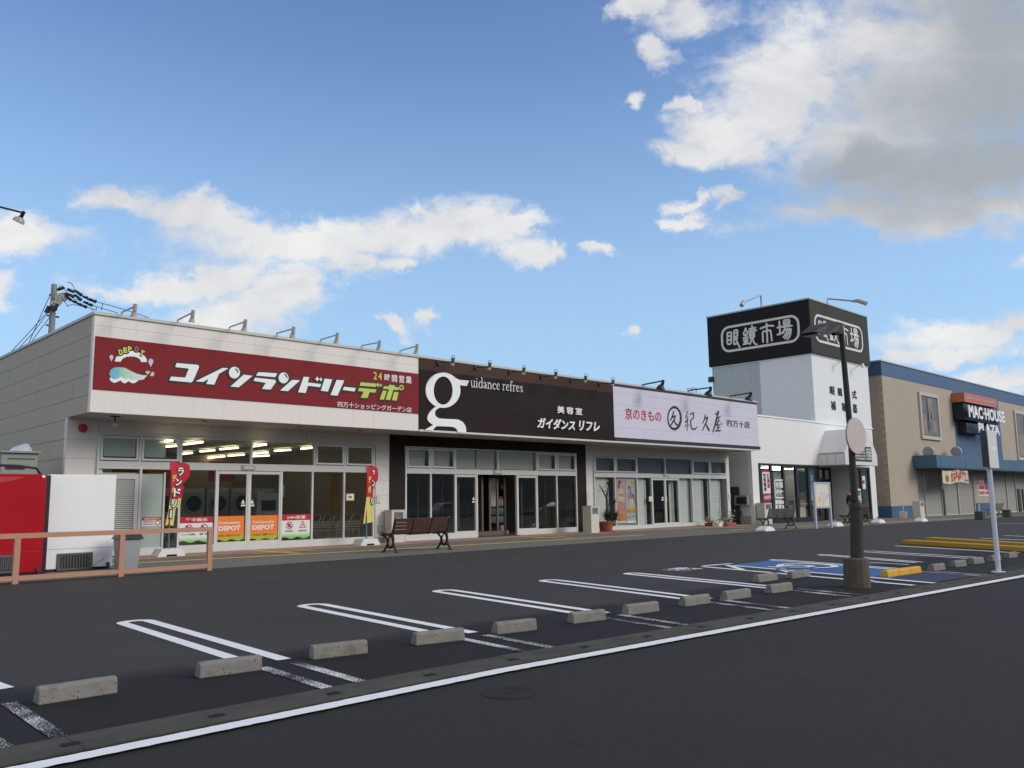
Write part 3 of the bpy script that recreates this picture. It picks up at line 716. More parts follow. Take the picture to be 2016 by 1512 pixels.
for z, x, y in ((zA,1664,497),(zB,340,262)):
    cr = [RP.uv(*z(x+42*math.cos(t), y+48*math.sin(t))) for t in [(-1.35+1.5*i/9) for i in range(10)]] + [RP.uv(*z(x+47*math.cos(t)-3, y+50*math.sin(t)+6)) for t in [(.05-1.2*i/9) for i in range(10)]]
    cr = [RP.uv(*z(x+a*math.cos(t), y+a*1.08*math.sin(t))) for a, t in [(46,-1.4+1.5*i/9) for i in range(10)] + [(36-5*math.sin(PI*i/9),.1-1.5*i/9) for i in range(10)]]
    shape('ball_highlight', RP, [cr], 'letter black', sg, .003, .033)
text('opening_hours_number', '24', RP, pxrect(RP, 735, 732, 751.5, 747), 'letter yellow', sg, bold=.012, space=1.3)
text('opening_hours_lettering', '時間営業', RP, pxrect(RP, 756.5, 735.5, 810, 750), 'letter white', sg, bold=.012, space=1.35)
text('branch_name_lettering', '四万十ショッピングガーデン店', RP, pxrect(RP, 664.5, 790, 810, 801), 'letter white', sg, bold=.004)
# soap-bubble emblem: arc of letters, foam, teal wave, drops and heart
zE = zA
def Lp(*pts): return L(zE, *pts)
foam = []
for k in range(28):
    t = 2*PI*k/28; r = 1+.05*(1 if k % 2 else -1); foam.append(RP.uv(*zE(455+188*r*math.cos(t), 340+118*r*math.sin(t))))
foam_w = Lp((208,560),(225,595),(262,616),(300,606),(338,585),(362,612),(392,622),(432,595),(470,618),(505,618),(550,585),(605,575),(645,535),(560,545),(430,540),(300,540))
shape('foam', RP, [foam_w], 'letter white', sg, .004, .004)
ringf = [RP.uv(*zE(455+185*math.cos(2*PI*k/40)*(1+.035*math.sin(k*2.2)), 330+95*math.sin(2*PI*k/40)*(1+.06*math.sin(k*2.2)))) for k in range(40)]
arc = [RP.uv(*zE(460+(188+7*math.cos(i*2.6))*math.cos(t), 372+(128+7*math.sin(i*2.6))*math.sin(t))) for i, t in enumerate([PI*1.02+PI*.98*j/24 for j in range(25)])] + [RP.uv(*zE(460+(118+5*math.cos(i*2.1))*math.cos(t), 372+(66+5*math.sin(i*2.1))*math.sin(t))) for i, t in enumerate([PI*2.0-PI*.98*j/24 for j in range(25)])]
shape('foam', RP, [arc], 'letter white', sg, .004, .004)
wave = Lp((207,510),(222,465),(262,438),(320,432),(390,440),(460,478),(530,510),(600,528),(648,525),(610,575),(560,583),(505,570),(470,585),(432,555),(395,572),(345,540),(305,565),(262,572),(222,552))
mw = bpy.data.materials.new('teal wave'); mw.use_nodes = True; t_ = NT(mw.node_tree); P_ = t_.xyz(t_.new('ShaderNodeNewGeometry').outputs['Position'])
rm = t_.new('ShaderNodeValToRGB'); rm.color_ramp.elements[0].color = (.10,.42,.62,1); rm.color_ramp.elements[1].color = (.62,.74,.70,1); e_ = rm.color_ramp.elements.new(.35); e_.color = (.36,.62,.42,1)
t_.put(rm.inputs[0], t_.smooth(P_[0], wave[0][0], wave[8][0])); t_.l.new(rm.outputs[0], t_.n['Principled BSDF'].inputs['Base Color']); MATS['teal wave'] = mw
shape('wave', RP, [wave], 'teal wave', sg, .004, .009)
mat('drop lilac', (.52,.50,.72), .4, .2, 12); mat('heart navy', (.02,.02,.10), .5)
for x, y, r in ((232,318,24),(692,370,30),(712,515,22)):
    shape('drop', RP, [Lp((x,y+2.1*r) if y < 500 else (x-1.4*r,y+r), (x-r,y), (x-.7*r,y-.9*r), (x,y-1.3*r), (x+.8*r,y-.9*r), (x+r,y), (x+.5*r,y+r))], 'drop lilac', sg, .004, .004)
shape('heart', RP, [Lp((655,530),(612,480),(615,465),(632,457),(655,470),(675,457),(692,465),(694,482))], 'heart navy', sg, .004, .004)
shape('heart', RP, [Lp((655,522),(625,488),(640,474),(655,484),(672,474),(686,486))], 'letter yellow', sg, .004, .010)
for ch, x, y, an in (('D',340,258,.28),('E',392,235,.14),('P',445,222,.05),('O',525,222,-.1),('T',590,268,-.35)):
    wv = 46; u0_, v1_ = RP.uv(*zE(x-wv/2,y-34)); u1_, _ = RP.uv(*zE(x+wv/2,y-34)); _, v0_ = RP.uv(*zE(x-wv/2,y+30))
    uc, vc = (u0_+u1_)/2, (v0_+v1_)/2; q = lambda p, uc=uc, vc=vc, an=an: Vector((uc+(p.x-uc)*math.cos(an)-(p.z-vc)*math.sin(an), p.y, vc+(p.x-uc)*math.sin(an)+(p.z-vc)*math.cos(an)))
    text('emblem_letter_outline', ch, RP, (u0_-.03,u1_+.03,v0_-.03,v1_+.03), 'letter black', sg, bold=.09, depth=.004, lift=.012, warp=q)
    text('emblem_letter', ch, RP, (u0_,u1_,v0_,v1_), 'letter green' if ch != 'O' else 'orange sign', sg, bold=.06, depth=.004, lift=.020, warp=q)

# ------------------------------------------------------------------ brown salon sign board
mb = bpy.data.materials.new('brown planks'); mb.use_nodes = True; t_ = NT(mb.node_tree); p_ = t_.n['Principled BSDF']
P_ = t_.new('ShaderNodeNewGeometry').outputs['Position']; q_ = t_.xyz(P_)
row = t_.m('FLOOR', t_.m('DIVIDE', t_.sub(q_[2], 4.31), .455)); wn = t_.new('ShaderNodeTexWhiteNoise'); wn.noise_dimensions = '2D'
colm = t_.m('FLOOR', t_.add(t_.m('DIVIDE', q_[0], 5.2), t_.mul(row, .37))); t_.put(wn.inputs['Vector'], t_.comb(row, colm, 0.0))
gr = t_.noise(t_.comb(t_.mul(q_[0], .5), 0.0, t_.mul(q_[2], 9)), 3, 5, .6)
k_ = t_.add(.72, t_.add(t_.mul(wn.outputs['Value'], .38), t_.mul(gr, .35)))
fr = t_.m('FRACT', t_.m('DIVIDE', t_.sub(q_[2], 4.31), .455)); k_ = t_.mul(k_, t_.sub(1.0, t_.mul(t_.m('LESS_THAN', fr, .03), .35)))
topc = t_.smooth(q_[2], 6.60, 6.66)  # upper planks lighter and redder: soft light on them put into the colour
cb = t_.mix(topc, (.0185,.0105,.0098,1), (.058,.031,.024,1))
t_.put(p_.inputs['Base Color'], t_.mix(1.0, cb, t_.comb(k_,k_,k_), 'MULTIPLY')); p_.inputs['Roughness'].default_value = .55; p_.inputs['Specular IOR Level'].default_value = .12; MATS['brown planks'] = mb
sg2 = thing('sign_board', 'dark brown plank sign board with a huge cropped white letter g', 'sign', (26, YF, 4.3))
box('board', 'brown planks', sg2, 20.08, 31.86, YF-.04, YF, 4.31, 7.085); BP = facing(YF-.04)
z5 = zoom(800,680,.2133)
def LB(*pts): return [BP.uv(*z5(*p)) for p in pts]
def dB(x, y, rx, ry, n=36): return [BP.uv(*z5(x+rx*math.cos(2*PI*k/n), y+ry*math.sin(2*PI*k/n))) for k in range(n)]
shape('large_letter', BP, [dB(333,415,160,163), dB(334,418,88,130)], 'letter white', sg2, .04, .004)
shape('large_letter', BP, [LB((440,300),(462,308),(482,319),(573,326),(552,376),(480,368),(470,350))], 'letter white', sg2, .039, .003)
def smoothloop(pts, n=5):
    r = []; N = len(pts)
    for i in range(N):
        p0, p1, p2, p3 = pts[i-1], pts[i], pts[(i+1)%N], pts[(i+2)%N]
        for k in range(n):
            t = k/n; r.append(tuple(.5*(2*p1[a]+(p2[a]-p0[a])*t+(2*p0[a]-5*p1[a]+4*p2[a]-p3[a])*t*t+(3*p1[a]-p0[a]-3*p2[a]+p3[a])*t**3) for a in (0,1)))
    return r
tail = smoothloop([(262,565),(212,618),(190,660),(198,698),(243,735)],6)[:-12] if False else [(270,562),(236,590),(210,618),(195,645),(188,670),(192,692),(210,714),(243,735)]
shape('large_letter', BP, [LB(*tail, (200,760),(162,783),(238,787),(252,765),(275,746),(345,748),(415,752),(440,760),(460,776),(473,804),(547,808),(545,765),(535,735),(515,708),(480,688),(450,682),(375,680),(300,675),(278,665),(263,648),(258,622),(264,602),(280,588),(312,572))], 'letter white', sg2, .038, .0025)
# thin roman lettering, drawn stroke by stroke on an x-height grid
GL = {'u':(1.1,[[(.05,.95,.08),(.2,1,.1),(.22,.3,.17),(.3,.05,.12),(.55,.02,.1),(.78,.2,.1)],[(.7,.97,.08),(.85,1,.12),(.85,.05,.17),(1.05,.02,.07)]]),
 'i':(.6,[[(.05,.95,.08),(.28,1,.12),(.28,.03,.17)],[(.05,.02,.07),(.5,.02,.07)],[(.27,1.38,.2),(.28,1.38,.2)]]),
 'd':(1.1,[[(.8,.85,.08),(.5,1,.1),(.2,.8,.15),(.12,.45,.18),(.25,.1,.15),(.5,0,.1),(.82,.25,.08)],[(.62,1.6,.07),(.85,1.65,.14),(.85,.04,.17),(1.05,.02,.07)]]),
 'a':(.95,[[(.15,.8,.14),(.35,1,.1),(.6,.92,.14),(.66,.6,.17),(.66,.1,.17),(.9,.02,.08)],[(.64,.6,.08),(.3,.45,.12),(.15,.22,.17),(.3,.02,.1),(.62,.18,.08)]]),
 'n':(1.15,[[(.05,.95,.08),(.22,1,.12),(.22,.03,.17)],[(.03,.02,.07),(.42,.02,.07)],[(.24,.75,.08),(.55,1,.1),(.82,.8,.17),(.84,.03,.17)],[(.66,.02,.07),(1.06,.02,.07)]]),
 'c':(.9,[[(.78,.75,.16),(.55,1,.09),(.22,.8,.15),(.12,.45,.18),(.25,.1,.14),(.52,0,.1),(.8,.2,.07)]]),
 'e':(.95,[[(.14,.55,.07),(.78,.58,.07),(.72,.88,.12),(.48,1,.09),(.2,.8,.15),(.12,.45,.18),(.25,.1,.14),(.52,0,.1),(.82,.22,.07)]]),
 'r':(.8,[[(.05,.95,.08),(.24,1,.12),(.24,.03,.17)],[(.03,.02,.07),(.48,.02,.07)],[(.26,.72,.08),(.45,.98,.1),(.7,.92,.17)]]),
 'f':(.7,[[(.72,1.5,.14),(.55,1.64,.08),(.3,1.45,.15),(.26,.03,.17)],[(.03,.96,.07),(.6,.96,.07)],[(.05,.02,.07),(.5,.02,.07)]]),
 's':(.8,[[(.66,.8,.08),(.45,1,.09),(.2,.82,.14),(.32,.58,.16),(.58,.42,.16),(.66,.2,.14),(.42,0,.09),(.12,.2,.09)]]), ' ':(.5,[])}
def roman(word, plane, x0, x1, vb0, xh, mt, parent, name):
    tot = sum(GL[c][0] for c in word); k = (x1-x0)/tot; x = x0; ls = []
    for c in word:
        for ln in GL[c][1]: ls.append([(x+a*k, vb0+b_*xh, w_*k*.95) for a, b_, w_ in ln])
        x += GL[c][0]*k
    return strokes(name, plane, ls, mt, parent)
ua, vt = BP.uv(*z5(592,318)); _, vb_ = BP.uv(*z5(592,383)); ub, _ = BP.uv(*z5(1062,420))
roman('uidance refres', BP, ua, ub, vb_, (vt-vb_)*.90, 'letter white', sg2, 'roman_lettering')
text('salon_kind_lettering', '美容室', BP, pxrect(BP, 1094.5, 799, 1143.5, 813.5), 'letter white', sg2, bold=.02, depth=.05, lift=.03, space=1.5)
text('salon_name_lettering', 'ガイダンス', BP, pxrect(BP, 1055, 821.5, 1129.5, 843), 'letter white', sg2, bold=.028, depth=.05, lift=.03, shear=.22)
text('salon_name_lettering', 'リフレ', BP, pxrect(BP, 1137, 828, 1178, 847.5), 'letter white', sg2, bold=.028, depth=.05, lift=.03, shear=.22)

# ------------------------------------------------------------------ lavender kimono shop sign board
sg3 = thing('sign_board', 'pale lavender sign board with black brush lettering and red words', 'sign', (38.5, YF, 4.4))
box('board', 'lavender sign', sg3, 31.88, 45.28, YF-.03, YF, 4.50, 6.97); LP = facing(YF-.03)
box('top_band', 'letter black', sg3, 31.88, 45.3, YF-.036, YF-.001, 6.971, 7.09); box('bottom_band', 'letter black', sg3, 31.9, 45.42, YF-.036, YF-.001, 4.33, 4.499)
z7 = zoom(1180,730,.1637)
text('shop_kind_lettering', '京のきもの', LP, pxrect(LP, *z7(308,440), z7(738,0)[0], z7(0,580)[1]), 'letter red', sg3, bold=.012)
text('branch_name_lettering', '四万十店', LP, pxrect(LP, *z7(1530,585), z7(1803,0)[0], z7(0,668)[1]), 'letter black', sg3, bold=.014)
def KB(lines, wk=1.0):
    r = []
    for ln in lines:
        q = []
        for x, y, wd in ln:
            u, v = LP.uv(*z7(x, y)); u2, _ = LP.uv(*z7(x+wd, y)); q.append((u, v, abs(u2-u)*wk*.50))
        r.append(q)
    return r
ringl = [[(900+78*math.cos(t), 568-132*math.sin(t), 30+9*math.sin(t*1.3+.5)) for t in [PI*.42+2*PI*i/30 for i in range(31)]]]
strokes('emblem_ring', LP, KB(ringl), 'letter black', sg3)
strokes('emblem_brush_character', LP, KB([[(893,492,26),(880,540,26),(856,592,22)],[(876,560,22),(912,540,24),(905,575,26),(880,620,26),(850,665,18)],[(892,595,20),(920,640,28),(946,655,22)]]), 'letter black', sg3, lift=.006)
strokes('brush_lettering', LP, KB([[(1058,490,20),(1048,540,20),(1036,570,16)],[(1066,548,16),(1050,600,18),(1036,622,14)],[(1034,610,14),(1066,592,18)],[(1058,600,18),(1056,660,20),(1054,718,14)],[(1040,640,10),(1030,672,14)],[(1074,640,8),(1080,668,12)],
 [(1086,525,14),(1130,505,20),(1132,560,18),(1096,595,18),(1098,650,20),(1114,700,20),(1150,700,18),(1178,672,10)],
 [(1272,530,18),(1264,580,18),(1240,625,12)],[(1262,572,14),(1300,558,20),(1282,620,18),(1258,670,16),(1238,718,10)],[(1276,630,12),(1296,675,22),(1316,715,24)],
 [(1392,512,12),(1410,522,18),(1430,485,20)],[(1430,500,16),(1406,570,22),(1392,640,22),(1360,735,14)],[(1404,568,14),(1448,552,16)],[(1418,560,12),(1436,592,14)],[(1404,612,10),(1440,600,12)],[(1428,612,12),(1404,650,14),(1444,650,14)],[(1424,650,12),(1424,700,14)],[(1404,684,10),(1446,676,12)],[(1390,718,14),(1450,718,20)],[(1462,618,12),(1468,645,14)]], 1.0), 'letter black', sg3)
# ------------------------------------------------------------------ eyeglass store with its sign tower
YE = 27.0; EP = facing(YE)
ex = lambda px, py: EP.uv(px, py)[0]
EX0, EX1 = 46.45, 64.1; TX0 = 55.06; TX1 = 64.12
st_ = thing('eyeglass_store', 'white eyeglass store with a tall square sign tower and black framed windows', 'building', (55, YE, -.1))
zb = -.25
b = MB()
WX0 = ex(1496, 960); WX1 = ex(1713, 960)
for x0, x1, z0, z1 in ((EX0,WX0,zb,6.52),(WX1,EX1,zb,6.52),(WX0,WX1,3.62,6.52)): box('wall_header' if z0 > 3 else 'wall_pier', 'store white', st_, x0,x1,YE,YE+.25,z0,z1)
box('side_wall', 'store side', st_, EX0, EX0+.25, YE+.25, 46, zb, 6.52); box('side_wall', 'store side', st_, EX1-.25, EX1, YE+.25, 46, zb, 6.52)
box('roof', 'roof sheet', st_, EX0+.25, EX1-.25, YE+.25, 46, 6.3, 6.4)
b = MB(); b.box(EX0-.05,TX0-.005,YE-.05,YE+.3,6.52,6.62).box(EX0-.05,EX0+.3,YE+.301,46,6.521,6.621).box(TX0,EX1+.08,YE-.05,YE-.004,6.50,6.60); b.build('coping', 'letter white', st_)
box('plinth', 'metal grey', st_, EX0-.03, EX0-.001, YE+.2, 46, zb, .45)
# tower body and sign box
TZ0, TZ1 = 11.30, 15.10; TB = 34.9
b = MB(); b.box(TX0,TX1,YE-.003,YE+.25,6.60,TZ0-.06).box(TX0,TX0+.25,YE+.25,30.95,6.4,TZ0-.06).box(TX1-.25,TX1,YE+.25,TB,6.4,TZ0-.06); b.build('tower_wall', 'tower panel', st_)
b = MB(); n = 26                                        # ribbed metal sheet on the rear half of the tower side
for k in range(n):
    y0 = 30.95+(TB-30.95)*k/n; y1 = 30.95+(TB-30.95)*(k+1)/n; w_ = (y1-y0)
    b.prism([(y0,.03),(y0+w_*.55,.03),(y0+w_*.62,-.02),(y1-.07*w_,-.02),(y1,.03),(y1,.25),(y0,.25)], lambda u,v,d: (TX0+v,u,d), 6.4, TZ0-.06)
b.build('ribbed_cladding', mat('ribbed steel', (.50,.56,.60), .45, .06, 3), st_)
box('tower_back', 'tower panel', st_, TX0+.25, TX1-.25, TB-.25, TB, 6.4, TZ0-.06)
box('ledge', 'letter white', st_, TX0-.05, TX1+.05, YE-.06, TB+.05, TZ0-.06, TZ0+.0)
o = 0.16
ts = thing('tower_sign', 'black four-sided box sign crowning the white tower', 'sign', (TX0+4, YE, TZ0))
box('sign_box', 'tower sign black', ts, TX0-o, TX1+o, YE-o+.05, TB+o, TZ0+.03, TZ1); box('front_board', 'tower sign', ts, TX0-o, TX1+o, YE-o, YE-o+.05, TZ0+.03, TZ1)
b = MB(); b.box(TX0-o-.04,TX1+o+.04,YE-o-.04,TB+o+.04,TZ1+.001,TZ1+.10); b.build('cap_trim', 'tower sign edge', ts)
SP_ = sideways(TX0-o); FP_ = facing(YE-o); z8 = zoom(1380,570,.1736)
lu0, lv1 = SP_.uv(*z8(234,460)); lu1, _ = SP_.uv(*z8(1103,330))
cu_, cv_ = SP_.uv(*z8(668,500))
GLY = [ # eyeglass-market lettering in rounded strokes (zoomed photograph coordinates)
 [(318,488),(300,492),(300,600),(308,622),(330,618),(345,608),(345,492),(335,484),(318,488)],[(300,532),(345,524)],[(300,576),(345,568)],
 [(375,540),(375,475),(385,464),(410,460),(416,470),(416,520),(408,530),(375,536)],[(375,498),(416,490)],[(376,540),(380,622),(412,612)],[(384,566),(416,552)],[(398,552),(412,588),(424,620),(442,655)],
 [(506,440),(496,472),(482,500)],[(506,440),(516,465),(530,488)],[(490,518),(526,510)],[(482,552),(530,542)],[(508,505),(510,612)],[(488,575),(496,598)],[(532,566),(524,592)],[(484,622),(542,608)],
 [(580,410),(582,432)],[(550,448),(620,434)],[(562,452),(568,470)],[(604,444),(598,464)],[(544,478),(630,462)],[(553,500),(606,489),(608,535),(557,545),(553,500)],[(555,522),(606,512)],[(574,548),(570,585),(560,620)],[(592,542),(596,585),(610,612),(636,624)],
 [(744,388),(746,412)],[(676,442),(722,424),(746,412),(780,410),(824,412)],[(746,414),(755,600)],[(706,594),(700,492),(706,478),(780,462),(792,470),(806,580)],
 [(888,362),(898,500)],[(868,432),(914,420)],[(870,512),(900,504),(938,486)],[(942,404),(938,358),(948,350),(996,342),(1004,350),(1004,390),(998,398),(944,406)],[(942,380),(1002,370)],[(930,426),(1032,410)],[(960,424),(946,460),(928,486)],
 [(950,458),(1012,444),(1022,452),(1018,500),(1004,540),(984,562)],[(980,452),(968,500),(938,540)],[(1002,450),(994,500),(956,556)]]
frame_px = [(234,560),(234,470),(245,448),(270,436),(660,362),(1050,300),(1085,306),(1103,335),(1106,450),(1106,540),(1098,572),(1072,586),(680,648),(300,704),(262,702),(240,680),(234,640),(234,560)]
def logo(plane, conv, nm):
    for i0, i1 in ((0,8),(8,25),(25,29),(29,99)): strokes('logo_character', plane, [[(*conv(*p), .135) for p in g] for g in GLY[i0:i1]], 'logo white', ts, lift=.004)
    c0, c1 = conv(234,470), conv(1104,335); u0, u1 = min(c0[0],c1[0]), max(c0[0],c1[0])
    tt, bb = conv(668,362)[1], conv(668,648)[1]; r = .62
    def rr(i): 
        res = []
        for cx, cy, a in ((u1-r,tt-r,0),(u0+r,tt-r,PI/2),(u0+r,bb+r,PI),(u1-r,bb+r,1.5*PI)):
            res += [(cx+(r-i)*math.cos(a+k*PI/16), cy+(r-i)*math.sin(a+k*PI/16)) for k in range(9)]
        return res
    shape('logo_frame', plane, [rr(-.07), rr(.10)], 'logo white', ts, .02, .004)
convL = lambda x, y: SP_.uv(*z8(x, y)); logo(SP_, convL, 'logo_lettering')
fu0, _ = FP_.uv(*z8(1290,400)); fu1, _ = FP_.uv(*z8(1822,500)); a0 = convL(234,470)[0]; a1 = convL(1104,335)[0]
_, fvt = FP_.uv(*z8(1550,358)); _, fvb = FP_.uv(*z8(1550,640)); vt_, vb2 = convL(668,362)[1], convL(668,648)[1]
def convF(x, y):
    u, v = convL(x, y); return fu0+(u-a0)/(a1-a0)*(fu1-fu0), fvb+(v-vb2)/(vt_-vb2)*(fvt-fvb)
logo(FP_, convF, 'logo_lettering')
z2 = zoom(1440,740,.1587)
tw = thing('wall_lettering', 'black two-row lettering on the white tower front behind the lamp post', 'sign', (60, YE, 8)); TPF = facing(YE-.003)
for ch, l, t, r, bt in (('眼',1215,125,1275,230),('鏡',1312,142,1366,245),('公',1405,160,1455,258),('式',1490,178,1545,280),('補',1228,308,1288,418),('聴',1365,330,1422,436),('器',1500,350,1553,456)):
    text('character', ch, TPF, pxrect(TPF, *z2(l,t), z2(r,0)[0], z2(l,bt)[1]), 'letter black', tw, bold=.012, depth=.03)
# porch: a little mansard over the entrance
px0 = ex(1612,915); q = sideways(px0).uv(1664.6,914.6); PYF = -q[0]; PF = facing(PYF)
x1, zlo = PF.uv(1728,917); _, zmid = PF.uv(1664,892); _, ztop = PF.uv(1692,846); ztop = min(ztop, 6.2)
por = MB(); pr = px0+1.0
loop = [(px0,zlo),(x1,zlo),(x1,zmid),(x1-1.25,ztop),(px0+1.25,ztop),(px0,zmid)]
por.prism(loop, lambda u,v,d: (u,d,v), PYF, YE-.005); por.build('porch_canopy', mat('porch white', (.66,.67,.69), .5, .03, 1), st_)
b = MB()
for yy in (PYF+.02, PYF+(YE-PYF)*.35, PYF+(YE-PYF)*.68): b.box(px0-.012,px0,yy-.015,yy+.015,zlo+.02,zmid)
b.box(px0-.02,px0+.001,PYF+.05,YE-.1,zmid-.03,zmid+.08); b.build('porch_trim', 'metal grey', st_)
sl_, _ = PF.uv(1678,880)
ps = thing('porch_sign', 'black panel of white characters on the porch front', 'sign', ((sl_+x1)/2, PYF, zlo+.2))
tz = PF.uv(1700,879.5)[1]; bz = PF.uv(1700,908)[1]; sr = PF.uv(1714.5,890)[0]; PP = facing(PYF-.04)
box('panel', 'letter black', ps, sl_-.6, sr, PYF-.04, PYF-.001, bz, tz)
nc = 6; cw = (sr-.95-sl_+.45)/nc
rows = '視力測定補聴','検査加工技術','専門店全額返','保証交換無料'
for r_, w_ in enumerate(rows):
    text('lettering', w_, PP, (sl_-.45, sr-1.0, tz-.12-(r_+1)*(tz-bz-.2)/4, tz-.17-r_*(tz-bz-.2)/4), 'logo white', ps, bold=.03, depth=.01)
shape('emblem', PP, [[(sr-.85,bz+.12),(sr-.12,bz+.12),(sr-.12,tz-.12),(sr-.85,tz-.12)],[(sr-.78,bz+.2),(sr-.19,bz+.2),(sr-.19,tz-.2),(sr-.78,tz-.2)]], 'logo white', ps, .01)
text('emblem_lettering', ['眼鏡','市場'], PP, (sr-.74, sr-.23, bz+.25, tz-.25), 'logo white', ps, bold=.02, vertical=True)
# window wall
mull = [ex(p, 960) for p in (1497,1519,1543,1568.5,1592,1613)]
rm_ = [ex(p, 960) for p in (1680,1696,1712)]
b = MB(); zt = 3.62
for i, x in enumerate(mull): b.box(x-.11,x+.11,YE-.05,YE+.10,zb+.1,zt)
b.box(mull[0],mull[-1],YE-.045,YE+.095,3.46,3.621); b.box(mull[0],mull[-1],YE-.045,YE+.095,zb+.1,.22); ofr = [b.build('window_frame', 'frame black', st_)]; b = MB()
for x in rm_: b.box(x-.12,x+.12,YE-.05,YE+.10,zb+.1,zt)
b.box(rm_[0],rm_[-1],YE-.045,YE+.095,3.46,3.621); b.box(rm_[0],rm_[-1],YE-.045,YE+.095,zb+.1,.25); ofr.append(b.build('window_frame', 'frame black', st_))
for xs_, o in zip((mull, rm_), ofr):
    for a, c in zip(xs_, xs_[1:]): box('pane', 'window glass', o, a+.11, c-.11, YE, YE+.006, .22, 3.46)
# recessed entrance under the porch
e0, e1 = mull[-1], rm_[0]; YR = YE+1.6
b = MB(); 
for x in (e0+.08, e0+(e1-e0)*.30, e0+(e1-e0)*.55, e0+(e1-e0)*.80, e1-.08): b.box(x-.09,x+.09,YR,YR+.12,zb+.1,3.6)
b.box(e0,e1,YR+.004,YR+.116,2.55,2.75).box(e0,e1,YR+.004,YR+.116,3.45,3.6)
o = b.build('entrance_frame', 'frame black', st_); box('pane', 'dark glass', o, e0+.1, e1-.1, YR+.05, YR+.056, zb+.1, 3.45)
for k in (.43, .68): 
    x = e0+(e1-e0)*k; box('door_handle', 'logo white', o, x-.04, x+.04, YR-.06, YR, .9, 1.6)
box('reveal', 'store white', st_, e1-.001, e1+.10, YE+.1, YR, zb+.1, 3.6)
box('entrance_soffit', 'store white', st_, e0, e1, YE+.1, YR+.2, 3.62, 3.7)
# room behind
box('interior_floor', 'interior floor', st_, EX0+.3, EX1-.3, YE+.26, 37, zb, zb+.05); box('ceiling', 'ceiling board', st_, EX0+.3, EX1-.3, YE+.26, 37, 3.75, 3.8)
box('interior_wall', 'interior wall', st_, EX0+.3, EX1-.3, 37, 37.1, zb, 3.75)
for p, y in ((1500,30),(1505,32.5),(1522,31),(1527,34),(1547,33),(1556,35.5),(1574,32),(1584,34),(1598,35),(1622,33),(1640,35),(1655,34)):
    u = ex(p, 915)*y/YE
    tag(box('ceiling_light', 'tube light white', None, u-1.0, u+1.0, y-.07, y+.07, 3.66, 3.74), 'one of the bright strip lights under the eyeglass store ceiling', 'ceiling light', 'strip lights in the eyeglass store')
zF = zoom(1490,900,.10586)
def estick(name, l, t, r, bt, mt, lab, cat, y=YE-.012):
    pl = facing(y); u0,u1,v0,v1 = pxrect(pl, *zF(l,t), zF(r,0)[0], zF(l,bt)[1]); o = thing(name, lab, cat, ((u0+u1)/2, y, v0))
    box('sheet', mt, o, u0,u1,y,y+.008,v0,v1); return o, pl, (u0,u1,v0,v1)
o, pl, (u0,u1,v0,v1) = estick('window_poster', 95,240,235,820, 'decal white', 'tall white and red poster of vertical characters in the leftmost black framed window', 'poster')
text('lettering', '補聴器', pl, (u0+.78*(u1-u0)-.18, u0+.78*(u1-u0)+.14, v0+.42*(v1-v0), v1-.2), 'letter red', o, vertical=True, bold=.02)
text('lettering', '空気電池', pl, (u0+.1, u0+.42, v0+.32*(v1-v0), v1-.2), 'letter black', o, vertical=True, bold=.02)
box('price_panel', 'decal red', o, u0, u1, YE-.018, YE-.012, v0, v0+.25*(v1-v0)); text('price_lettering', '250円', facing(YE-.018), (u0+.06,u1-.06,v0+.06*(v1-v0),v0+.18*(v1-v0)), 'decal white', o, bold=.02)
box('top_band', 'decal red', o, u0, u1, YE-.018, YE-.012, v1-.12, v1)
pl = facing(YE-.012); u0,u1,v0,v1 = pxrect(pl, *zF(318,412), zF(500,0)[0], zF(318,770)[1])
o = thing('window_emblem', 'white rounded emblem of four outlined characters stuck on the second window', 'sticker', ((u0+u1)/2, YE, v0))
def rrect(u0,u1,v0,v1,r): return [(cx+r*math.cos(a+k*PI/12), cy+r*math.sin(a+k*PI/12)) for cx,cy,a in ((u1-r,v1-r,0),(u0+r,v1-r,PI/2),(u0+r,v0+r,PI),(u1-r,v0+r,1.5*PI)) for k in range(7)]
shape('rim', pl, [rrect(u0,u1,v0,v1,.2), rrect(u0+.09,u1-.09,v0+.09,v1-.09,.14)], 'decal white', o, .008)
for ch, k, j in (('眼',1,1),('鏡',1,0),('市',0,1),('場',0,0)):
    wu, wv = (u1-u0-.24)/2, (v1-v0-.24)/2; text('character', ch, pl, (u0+.12+k*wu+.03, u0+.12+(k+1)*wu-.03, v0+.12+j*wv+.04, v0+.12+(j+1)*wv-.04), 'decal white', o, bold=.035, depth=.006)
for l, t, r, bt in ((345,800,400,870),(410,800,460,870),(470,805,515,870),(348,890,385,970),(412,890,450,970),(475,890,515,970)):
    o, *_ = estick('price_card', l, t, r, bt, 'decal white', 'small white card in two rows under the window emblem', 'card'); o['group'] = 'white cards under the window emblem'
o, pl, (u0,u1,v0,v1) = estick('window_poster', 975,265,1065,820, 'banner blue', 'tall blue poster with white writing at the end window before the entrance', 'poster', YE+.05)
text('lettering', '眼鏡一式補聴器', pl, (u0+.1,u0+.45,v0+.35,v1-.25), 'decal white', o, vertical=True, bold=.02)
box('lower_half', 'decal white', o, u0+.12, u1-.06, YE+.043, YE+.05, v0+.05, v0+.30*(v1-v0))
def inside(name, l, t, r, bt, y, mt, lab, cat, dz=.4):
    pl = facing(y); u0,u1,v0,v1 = pxrect(pl, *zF(l,t), zF(r,0)[0], zF(l,bt)[1]); v0 = max(v0, zb+.05)
    return tag(box(name, mt, None, u0,u1,y,y+dz,v0,v1,.01), lab, cat)
inside('display_counter', 800,930,905,1170, 28.6, 'counter', 'pale display counter behind the fourth window carrying a carton', 'counter'); inside('display_counter', 690,935,765,1170, 28.6, 'counter', 'pale display counter behind the third window', 'counter')
